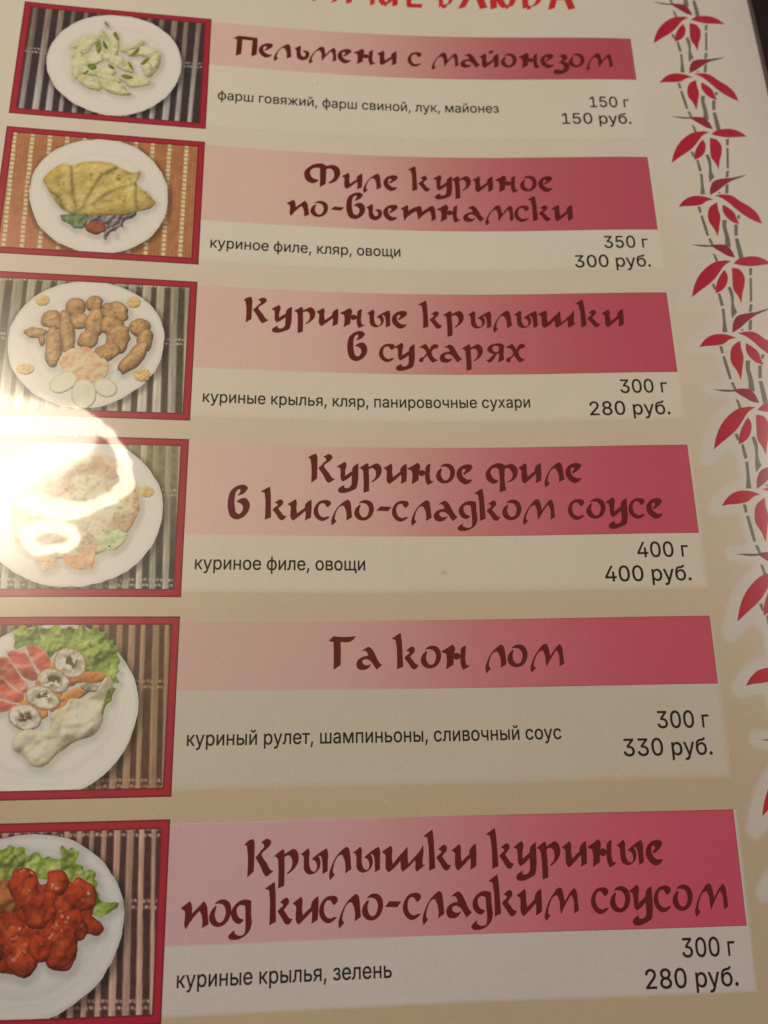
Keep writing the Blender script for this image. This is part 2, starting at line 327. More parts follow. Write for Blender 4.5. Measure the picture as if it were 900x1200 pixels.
# ---- traced data (page units x 1000)
TITLE_GLYPHS = {
"К": "0 -221 8 -230 17 -239 26 -246 39 -253 53 -258 67 -262 71 -254 75 -245 78 -235 80 -218 80 -199 79 -181 79 -158 79 -134 78 -111 78 -86 77 -61 76 -36 27 0 28 -14 28 -29 29 -43 30 -74 30 -105 29 -136 27 -162 23 -188 19 -214|127 -236 169 -260 180 -258 191 -255 199 -249 202 -244 205 -238 207 -232 204 -223 198 -214 191 -205 170 -187 147 -171 134 -154 140 -135 157 -114 174 -93 184 -75 194 -57 208 -44 214 -41 220 -38 227 -35 176 0 171 -3 167 -5 162 -8 147 -26 137 -49 126 -71 113 -92 100 -112 86 -133 93 -139 100 -146 107 -153 116 -164 125 -176 135 -187 142 -192 148 -197 152 -202 152 -209 150 -216 147 -222 141 -227 135 -232",
"р": "0 -137 11 -146 22 -153 34 -161 45 -169 57 -177 69 -185 73 -181 77 -178 80 -174 83 -167 83 -158 82 -149 94 -156 105 -163 117 -169 129 -176 142 -183 154 -184 163 -181 171 -175 179 -167 185 -157 190 -144 192 -132 193 -119 191 -106 188 -93 183 -79 175 -67 167 -55 157 -45 147 -37 136 -29 126 -22 116 -16 105 -10 104 -21 114 -30 124 -38 132 -48 137 -59 141 -71 143 -83 143 -93 142 -104 140 -114 135 -123 129 -131 122 -137 116 -139 110 -139 104 -139 97 -136 89 -132 82 -126 83 -90 84 -54 84 -19 84 10 83 38 82 67 35 82 36 63 36 44 37 26 37 -8 37 -41 35 -74 35 -90 35 -106 30 -119 26 -124 22 -129 17 -133",
"ы": "0 -143 10 -150 21 -156 31 -163 40 -170 49 -177 58 -184 62 -181 66 -177 69 -172 73 -157 71 -139 69 -121 69 -100 69 -79 73 -59 77 -48 81 -37 89 -29 96 -26 104 -23 111 -23 117 -27 123 -34 127 -42 129 -55 128 -68 124 -81 119 -89 113 -96 106 -101 100 -103 92 -105 85 -105 103 -120 122 -134 141 -147 162 -159 182 -170 203 -180 207 -175 210 -170 212 -164 217 -139 215 -113 213 -86 213 -65 213 -44 212 -22 171 -3 172 -18 172 -33 172 -48 172 -64 171 -80 169 -95 167 -105 165 -115 161 -123 155 -127 148 -129 140 -131 146 -119 151 -108 155 -96 156 -83 156 -69 153 -57 149 -47 144 -38 137 -30 128 -22 118 -15 106 -10 98 -7 89 -4 80 -3 69 -5 59 -8 49 -13 42 -19 37 -26 32 -33 26 -51 27 -71 27 -92 27 -104 27 -116 24 -127 22 -131 19 -135 16 -139",
"л": "7 41 4 30 1 19 0 8 3 -16 11 -39 21 -62 31 -82 42 -101 55 -119 69 -136 85 -151 102 -165 113 -173 124 -180 136 -188 143 -184 150 -180 156 -175 161 -165 163 -152 165 -140 168 -116 169 -93 171 -69 172 -56 173 -44 174 -31 125 -3 126 -17 128 -32 128 -47 127 -65 124 -83 119 -100 113 -113 107 -126 98 -132 90 -131 82 -128 75 -125 66 -117 58 -106 52 -96 45 -81 39 -66 35 -50 32 -39 30 -27 31 -17 34 -10 40 -3 46 3",
"ш": "0 -144 14 -152 27 -160 41 -167 51 -172 61 -178 71 -183 75 -179 78 -176 80 -172 85 -152 81 -129 79 -107 80 -90 82 -74 84 -57 102 -75 119 -93 137 -111 147 -121 158 -130 168 -140 180 -151 191 -163 203 -175 203 -167 204 -159 205 -151 205 -131 204 -111 204 -92 205 -79 207 -66 209 -54 225 -70 242 -86 259 -102 273 -115 288 -128 301 -142 311 -156 321 -171 330 -186 331 -165 331 -144 330 -124 328 -108 324 -92 322 -77 321 -65 320 -54 324 -46 329 -44 336 -44 344 -44 330 -36 317 -27 304 -18 294 -11 285 -5 276 2 271 -3 266 -8 263 -13 261 -26 263 -40 264 -55 263 -63 262 -72 261 -81 247 -66 232 -52 216 -38 199 -25 180 -12 161 0 156 -7 152 -15 148 -22 147 -33 147 -44 147 -55 146 -62 144 -69 143 -76 129 -59 114 -44 97 -30 82 -19 67 -10 51 -1 45 -5 39 -9 34 -14 26 -35 27 -60 28 -85 29 -98 29 -111 25 -122 21 -127 15 -131 9 -135",
"к": "0 -245 14 -254 28 -263 42 -272 52 -278 63 -284 73 -289 75 -277 77 -265 78 -253 82 -209 83 -165 84 -121 85 -88 86 -54 87 -21 36 -1 38 -30 39 -58 39 -87 40 -127 39 -167 34 -206 33 -217 32 -228 27 -235 23 -237 18 -238 12 -238|112 -147 121 -155 131 -163 141 -170 149 -175 158 -179 166 -180 172 -177 178 -172 182 -167 184 -159 185 -151 183 -143 179 -134 171 -127 163 -119 157 -113 151 -106 145 -100 152 -89 159 -79 167 -69 175 -57 185 -45 197 -38 202 -37 207 -37 213 -37 203 -19 191 -5 177 1 172 0 166 -2 161 -3 148 -14 138 -31 129 -47 118 -62 107 -76 97 -91 104 -98 111 -105 118 -111 126 -117 135 -122 139 -128 138 -132 137 -137 134 -140 128 -144 121 -146",
"и": "0 -142 13 -149 26 -157 38 -165 47 -171 55 -177 64 -183 67 -179 70 -174 73 -170 76 -149 74 -127 72 -104 74 -89 76 -74 78 -59 88 -68 99 -77 109 -86 120 -94 130 -102 141 -110 141 -120 142 -129 145 -138 148 -144 152 -150 157 -156 168 -166 182 -175 197 -183 197 -167 198 -152 198 -137 198 -99 195 -62 192 -24 142 2 145 -12 147 -26 148 -41 149 -55 148 -69 148 -83 134 -71 121 -59 108 -46 88 -30 68 -13 48 3 42 -1 36 -6 31 -11 23 -31 23 -57 25 -82 26 -97 27 -111 22 -123 19 -127 14 -129 9 -132",
"у": "0 -147 12 -156 24 -165 37 -174 47 -180 58 -187 68 -193 73 -187 78 -182 81 -176 83 -156 77 -135 72 -114 71 -98 70 -82 70 -66 80 -74 91 -83 102 -91 111 -97 120 -104 129 -110 130 -123 132 -136 137 -147 141 -152 146 -157 151 -162 161 -169 172 -176 184 -181 183 -158 183 -135 182 -112 182 -71 180 -30 173 10 170 21 167 33 162 43 150 54 133 62 117 69 96 77 75 84 54 87 40 86 25 84 15 78 12 71 10 62 11 54 16 45 26 36 36 29 45 24 54 19 64 15 62 24 61 31 63 37 70 41 82 42 92 41 101 37 110 31 116 23 123 8 125 -11 125 -29 126 -43 126 -57 126 -70 114 -59 102 -48 89 -38 76 -29 63 -22 49 -14 44 -20 40 -26 36 -31 31 -53 31 -76 32 -100 31 -111 30 -123 29 -134",
"н": "0 -138 17 -148 34 -157 51 -167 64 -176 77 -184 90 -192 96 -187 102 -182 107 -176 112 -158 108 -137 101 -115 106 -120 111 -124 117 -126 124 -126 131 -125 138 -122 144 -119 150 -115 156 -111 154 -122 154 -132 155 -143 157 -151 160 -158 165 -165 174 -174 186 -180 200 -185 198 -167 196 -148 194 -129 192 -105 189 -81 191 -57 192 -47 195 -37 199 -30 206 -26 216 -25 226 -25 218 -18 209 -12 201 -6 190 0 179 5 168 9 163 0 159 -9 156 -18 153 -29 151 -39 150 -50 149 -63 149 -76 150 -88 144 -82 137 -76 130 -73 124 -71 117 -71 111 -72 106 -75 102 -80 98 -86 93 -32 31 6 34 -8 36 -22 38 -36 41 -57 42 -77 40 -97 39 -107 37 -116 32 -123 27 -125 20 -126 14 -126",
"е": "136 -40 128 -28 119 -17 108 -7 97 -1 83 4 70 5 56 1 42 -8 30 -18 18 -31 9 -47 2 -63 0 -78 0 -93 3 -108 9 -123 19 -137 31 -150 47 -162 66 -171 86 -176 101 -178 116 -177 128 -173 133 -168 138 -162 141 -155 140 -147 135 -138 130 -130 120 -119 108 -109 95 -100 85 -93 75 -86 64 -80 61 -85 58 -90 57 -95 62 -103 72 -110 78 -117 78 -123 77 -130 75 -134 70 -136 62 -135 56 -132 51 -126 48 -116 46 -107 47 -92 51 -77 58 -64 67 -55 78 -46 90 -39",
"ф": "171 -168 157 -176 144 -182 130 -186 115 -187 101 -185 87 -181 69 -172 52 -160 37 -146 23 -132 11 -117 3 -101 1 -88 0 -75 1 -62 5 -48 11 -35 19 -23 32 -11 49 -2 65 2 78 -1 90 -7 103 -14 104 -34 93 -36 83 -38 73 -42 64 -51 56 -61 51 -73 46 -86 44 -99 45 -112 49 -121 55 -130 63 -136 73 -142 84 -144 95 -144 103 -140 110 -134 117 -126 118 -104 119 -83 120 -61 119 -14 116 32 111 79 169 59 167 38 164 17 163 -5 162 -31 162 -57 164 -83 165 -98 167 -114 169 -130 178 -135 187 -140 196 -141 205 -136 214 -126 221 -116 227 -105 231 -93 233 -82 233 -72 231 -63 227 -54 222 -44 215 -36 207 -29 199 -25 190 -22 181 -20 180 -11 190 -12 200 -13 209 -15 225 -22 240 -31 253 -42 264 -57 273 -74 278 -92 279 -107 279 -123 275 -137 270 -148 264 -157 256 -166 245 -173 232 -178 220 -180 210 -177 200 -173 190 -170 184 -169 177 -168",
"м": "10 39 7 33 4 28 1 22 0 7 4 -10 10 -26 18 -48 28 -70 40 -91 52 -109 66 -128 81 -145 94 -161 108 -177 126 -185 132 -186 138 -186 143 -185 149 -180 153 -172 156 -163 160 -150 161 -136 163 -121 165 -110 167 -100 169 -89 180 -107 193 -125 206 -142 219 -157 234 -170 248 -183 255 -177 261 -170 266 -163 271 -143 271 -120 271 -98 273 -74 274 -51 276 -27 235 -4 237 -21 239 -38 239 -55 240 -73 239 -92 235 -109 231 -118 225 -126 219 -134 208 -118 197 -103 186 -88 179 -78 171 -67 163 -56 152 -39 143 -21 133 -3 131 -13 129 -24 127 -35 126 -57 127 -79 125 -100 120 -112 115 -124 109 -135 99 -132 88 -128 79 -123 67 -111 58 -96 50 -80 41 -62 34 -44 31 -26 31 -18 31 -10 34 -4 38 -2 44 -1 50 -1",
"о": "34 -153 47 -165 60 -175 75 -182 88 -185 102 -185 115 -184 128 -179 140 -172 150 -162 158 -149 162 -134 165 -118 165 -98 161 -78 153 -59 143 -42 130 -28 114 -16 99 -9 83 -5 66 -4 50 -7 34 -13 21 -23 11 -34 4 -47 0 -61 0 -75 4 -90 10 -104 20 -119 34 -133 49 -145 55 -134 51 -124 47 -114 45 -104 43 -89 45 -74 49 -60 55 -49 64 -39 73 -33 82 -33 92 -36 100 -40 108 -48 113 -59 118 -70 122 -84 124 -99 123 -114 119 -126 112 -137 104 -147 95 -152 84 -155 73 -157 60 -157 47 -156",
"с": "139 -36 127 -25 115 -15 102 -7 90 -1 77 2 64 3 48 -2 33 -12 20 -24 10 -39 3 -56 0 -74 1 -92 6 -111 13 -128 24 -144 37 -160 53 -171 68 -177 85 -180 101 -181 114 -180 127 -177 137 -171 141 -166 144 -159 146 -153 142 -140 131 -128 117 -117 111 -120 106 -124 102 -128 98 -135 95 -143 90 -148 82 -151 73 -152 65 -151 55 -144 47 -134 42 -122 38 -110 38 -97 38 -84 41 -70 46 -57 53 -45 62 -38 72 -32 83 -29 95 -30 107 -36 120 -39 126 -38 132 -37",
"п": "0 -137 12 -145 25 -153 37 -162 47 -168 58 -175 68 -182 73 -173 78 -164 82 -155 86 -137 87 -118 86 -99 98 -110 110 -121 122 -132 139 -148 155 -163 172 -178 180 -170 187 -160 193 -151 200 -129 202 -106 204 -82 207 -62 210 -43 212 -24 163 -1 164 -18 165 -35 164 -52 162 -64 160 -77 156 -89 152 -97 147 -106 141 -114 129 -103 117 -92 106 -80 94 -67 83 -53 72 -39 63 -25 53 -11 44 3 40 -5 36 -12 33 -20 30 -38 33 -58 34 -77 34 -92 34 -106 29 -118 25 -121 20 -124 15 -127",
"д": "169 -168 153 -173 138 -177 122 -178 108 -177 93 -174 80 -169 65 -160 50 -149 39 -136 29 -123 22 -109 18 -94 18 -81 21 -67 27 -54 34 -43 43 -34 54 -26 62 -22 70 -19 78 -17 90 -20 102 -29 114 -40 107 -50 99 -52 90 -54 83 -57 73 -67 66 -79 62 -93 60 -104 60 -115 63 -125 69 -132 78 -138 87 -142 98 -142 111 -139 123 -133 125 -105 126 -78 127 -50 128 -27 129 -4 127 18 126 29 124 39 120 48 113 53 104 56 95 58 85 58 75 56 66 53 58 48 50 43 46 36 46 31 48 25 50 19 37 26 25 34 14 44 8 49 3 55 0 61 2 67 7 74 13 79 22 83 34 85 45 85 65 85 86 80 105 73 122 64 138 53 152 40 160 29 166 17 171 4 176 -26 172 -59 169 -91 169 -117 169 -142",
"-": "0 -92 35 -130 128 -125 97 -87",
"а": "41 -144 50 -152 59 -159 69 -166 79 -172 88 -177 99 -182 107 -177 116 -172 124 -166 134 -153 142 -138 150 -122 160 -100 170 -77 182 -57 189 -49 196 -42 203 -35 159 0 154 -9 148 -17 143 -25 136 -36 130 -47 122 -58 115 -65 108 -72 100 -77 90 -81 79 -83 68 -82 60 -79 53 -74 48 -69 48 -62 50 -55 53 -48 61 -42 72 -37 83 -35 96 -37 108 -41 121 -48 113 -34 104 -22 94 -12 81 -4 66 0 50 2 37 0 23 -3 13 -10 6 -19 2 -31 0 -43 2 -54 7 -66 13 -77 23 -86 34 -94 46 -100 61 -105 77 -108 93 -110 93 -116 92 -122 90 -128 86 -136 79 -143 72 -148 63 -149 52 -147",
"Г": "0 -228 39 -266 65 -263 91 -261 118 -260 151 -260 185 -263 218 -266 208 -252 198 -239 185 -229 176 -224 166 -221 155 -218 136 -216 116 -218 96 -222 96 -195 97 -167 97 -140 97 -106 96 -72 95 -38 39 -2 40 -38 41 -73 41 -108 41 -146 40 -183 39 -221 33 -222 26 -223 20 -224 13 -225 7 -227",
"П": "0 -203 54 -240 84 -240 114 -239 145 -238 176 -236 208 -234 240 -231 241 -192 241 -154 241 -115 239 -84 238 -53 235 -22 185 5 185 -33 185 -71 186 -109 188 -137 190 -164 193 -192 93 -196 92 -163 91 -131 90 -98 89 -70 87 -42 85 -13 33 12 35 -23 36 -58 37 -92 38 -127 38 -161 38 -195",
"ь": "0 -137 10 -144 21 -151 31 -159 41 -166 51 -173 61 -181 63 -169 66 -157 67 -145 66 -123 63 -102 65 -82 69 -68 74 -54 83 -46 90 -45 97 -45 103 -47 109 -54 112 -65 113 -76 111 -84 107 -92 101 -99 95 -103 88 -106 80 -109 93 -117 106 -122 118 -123 129 -120 139 -113 147 -104 151 -91 152 -76 150 -62 145 -44 135 -27 122 -13 108 -4 92 3 75 4 61 0 47 -7 36 -17 28 -33 25 -52 23 -72 23 -85 23 -98 21 -111 19 -117 16 -122 13 -128",
"Ф": "211 -246 200 -255 188 -264 176 -270 154 -273 131 -270 109 -265 87 -256 67 -243 48 -228 29 -209 12 -187 2 -163 0 -147 0 -131 3 -115 8 -95 17 -76 30 -61 46 -50 65 -42 83 -40 101 -46 119 -58 136 -73 129 -88 115 -90 101 -92 89 -97 76 -109 65 -125 58 -143 57 -159 59 -177 65 -192 75 -203 88 -211 102 -217 117 -220 133 -219 149 -217 149 -187 149 -156 149 -125 149 -84 148 -43 147 -2 203 -41 205 -70 206 -100 207 -129 208 -156 209 -183 210 -210 224 -216 238 -220 250 -219 261 -213 270 -202 277 -190 282 -175 284 -159 284 -142 280 -125 273 -108 263 -93 254 -82 242 -73 230 -65 233 -49 251 -53 268 -59 283 -67 303 -84 319 -105 331 -129 338 -150 342 -173 342 -195 336 -215 325 -235 311 -249 297 -257 280 -261 264 -263 246 -260 229 -254",
"в": "162 -275 152 -286 141 -295 129 -301 111 -301 93 -297 75 -290 56 -279 39 -265 25 -249 15 -230 9 -209 5 -187 0 -151 1 -113 6 -77 11 -58 17 -39 26 -23 41 -11 60 -3 79 1 100 -4 121 -15 139 -29 156 -48 169 -70 177 -94 180 -115 178 -137 171 -156 163 -168 153 -179 141 -185 128 -186 114 -182 101 -177 88 -169 77 -158 67 -146 79 -146 90 -144 100 -140 109 -133 117 -124 123 -115 125 -102 124 -88 120 -75 114 -63 105 -52 95 -47 88 -48 80 -52 73 -57 66 -68 63 -82 61 -96 56 -127 55 -159 57 -190 58 -208 61 -226 68 -241 75 -251 84 -260 92 -262 96 -259 99 -253 101 -248 100 -241 96 -234 92 -227 87 -219 81 -211 76 -204 92 -207 107 -212 121 -219 131 -227 140 -236 148 -246 154 -255 158 -265",
"т": "0 -137 13 -145 25 -153 38 -161 48 -168 58 -174 68 -181 72 -169 76 -156 78 -143 77 -133 75 -122 72 -111 92 -127 113 -142 135 -155 153 -162 173 -167 192 -171 196 -163 200 -155 203 -147 205 -133 205 -118 203 -103 223 -121 243 -138 265 -154 278 -162 292 -170 306 -178 314 -169 321 -159 327 -150 332 -129 332 -106 332 -83 333 -64 333 -45 333 -26 287 -1 290 -22 292 -43 291 -63 288 -81 283 -99 277 -116 261 -105 245 -93 230 -81 215 -69 201 -56 188 -42 179 -31 171 -19 163 -8 163 -25 163 -43 161 -60 158 -78 154 -96 150 -113 133 -102 116 -90 100 -78 86 -65 71 -53 59 -39 49 -25 41 -10 33 6 31 -9 30 -23 28 -38 26 -64 26 -91 25 -117",
"х": "0 -146 67 -187 75 -176 82 -165 89 -154 94 -145 98 -135 102 -126 107 -143 114 -158 124 -170 134 -177 146 -182 157 -184 166 -181 175 -176 184 -169 180 -159 175 -149 169 -142 160 -138 148 -137 138 -134 130 -126 123 -115 118 -103 121 -81 127 -61 138 -45 149 -36 162 -29 176 -23 122 3 114 -6 106 -15 99 -25 91 -38 84 -52 77 -66 64 -55 52 -43 43 -29 40 -19 38 -8 34 -1 25 0 14 -5 1 -13 3 -23 6 -32 10 -40 20 -47 33 -51 45 -56 55 -66 64 -78 72 -91 66 -107 60 -122 50 -133 43 -138 36 -141 28 -144 19 -146 10 -146",
"я": "0 -23 9 -24 17 -25 25 -27 33 -34 40 -43 47 -52 57 -63 68 -74 79 -85 64 -87 50 -91 38 -98 30 -106 23 -116 19 -127 21 -140 29 -153 38 -164 53 -175 71 -182 90 -187 109 -190 129 -192 147 -189 157 -184 167 -178 176 -172 172 -144 168 -116 165 -88 165 -68 165 -47 165 -26 111 0 114 -16 117 -31 119 -47 122 -64 124 -81 120 -89 116 -87 110 -84 105 -81 95 -70 89 -56 82 -43 75 -34 69 -25 61 -17 53 -9 45 -3 36 4|67 -135 69 -126 74 -117 80 -110 87 -105 96 -102 104 -101 110 -104 116 -108 122 -114 126 -155 117 -161 108 -165 98 -166 89 -165 80 -161 73 -156 70 -150 67 -142",
"з": "50 -130 112 -178 126 -174 138 -169 147 -162 154 -150 157 -135 156 -122 148 -106 133 -93 115 -82 132 -74 148 -66 159 -55 167 -37 169 -16 167 4 158 25 142 44 124 59 103 72 78 82 54 85 34 84 15 81 2 72 0 61 2 47 5 32 18 26 30 21 43 19 55 23 68 30 80 33 91 26 101 16 108 4 110 -12 107 -28 101 -42 89 -51 72 -57 53 -60 70 -70 84 -81 95 -95 99 -106 103 -117 101 -127 96 -133 89 -138 81 -141 71 -140 61 -136",
"й": "0 -142 13 -149 26 -157 38 -165 47 -171 55 -177 64 -183 67 -179 70 -174 73 -170 76 -149 74 -127 72 -104 74 -89 76 -74 78 -59 88 -68 99 -77 109 -86 120 -94 130 -102 141 -110 141 -120 142 -129 145 -138 148 -144 152 -150 157 -156 168 -166 182 -175 197 -183 197 -167 198 -152 198 -137 198 -99 195 -62 192 -24 142 2 145 -12 147 -26 148 -41 149 -55 148 -69 148 -83 134 -71 121 -59 108 -46 88 -30 68 -13 48 3 42 -1 36 -6 31 -11 23 -31 23 -57 25 -82 26 -97 27 -111 22 -123 19 -127 14 -129 9 -132|95 -183 114 -221 157 -218 135 -181"
}
TITLE_LINES = [('6a', 'Крылышки куриные', 5.9719, 0.9433962264150942, [-3.103, -2.888, -2.695, -2.485, -2.309, -2.093, -1.778, -1.569, -1.302, -1.1, -0.926, -0.731, -0.537, -0.316, -0.096]), ('6b', 'под кисло-сладким соусом', 6.297, 0.9433962264150942, [-3.541, -3.34, -3.203, -2.948, -2.748, -2.558, -2.418, -2.246, -2.077, -1.946, -1.804, -1.627, -1.446, -1.301, -1.095, -0.896, -0.542, -0.4, -0.25, -0.07, 0.073, 0.235]), ('5', 'Га кон лом', 4.4897, 1.0, [-2.487, -2.269, -1.984, -1.756, -1.588, -1.241, -1.059, -0.879]), ('4a', 'Куриное филе', 2.939, 1.0, [-2.658, -2.417, -2.229, -2.02, -1.818, -1.575, -1.398, -1.149, -0.865, -0.648, -0.462]), ('4b', 'в кисло-сладком соусе', 3.2688, 1.0, [-3.309, -3.043, -2.823, -2.61, -2.465, -2.274, -2.088, -1.959, -1.799, -1.608, -1.413, -1.256, -1.026, -0.856, -0.469, -0.313, -0.146, 0.045, 0.197]), ('3a', 'Куриные крылышки', 1.4594, 1.0, [-3.239, -2.993, -2.795, -2.596, -2.385, -2.146, -1.918, -1.674, -1.455, -1.227, -1.001, -0.806, -0.583, -0.236, -0.003]), ('3b', 'в сухарях', 1.7968, 1.0, [-2.322, -2.041, -1.902, -1.687, -1.5, -1.299, -1.087, -0.905]), ('2a', 'Филе куриное', -0.009, 1.0, [-2.716, -2.362, -2.16, -1.966, -1.728, -1.487, -1.315, -1.108, -0.89, -0.652, -0.474]), ('2b', 'по-вьетнамски', 0.325, 1.0, [-2.877, -2.655, -2.467, -2.322, -2.135, -1.974, -1.81, -1.465, -1.218, -1.01, -0.729, -0.592, -0.368]), ('1', 'Пельмени с майонезом', -1.4982, 1.0, [-3.427, -3.174, -3.026, -2.826, -2.682, -2.396, -2.237, -1.999, -1.693, -1.452, -1.159, -0.962, -0.745, -0.564, -0.341, -0.217, -0.053, 0.122])]
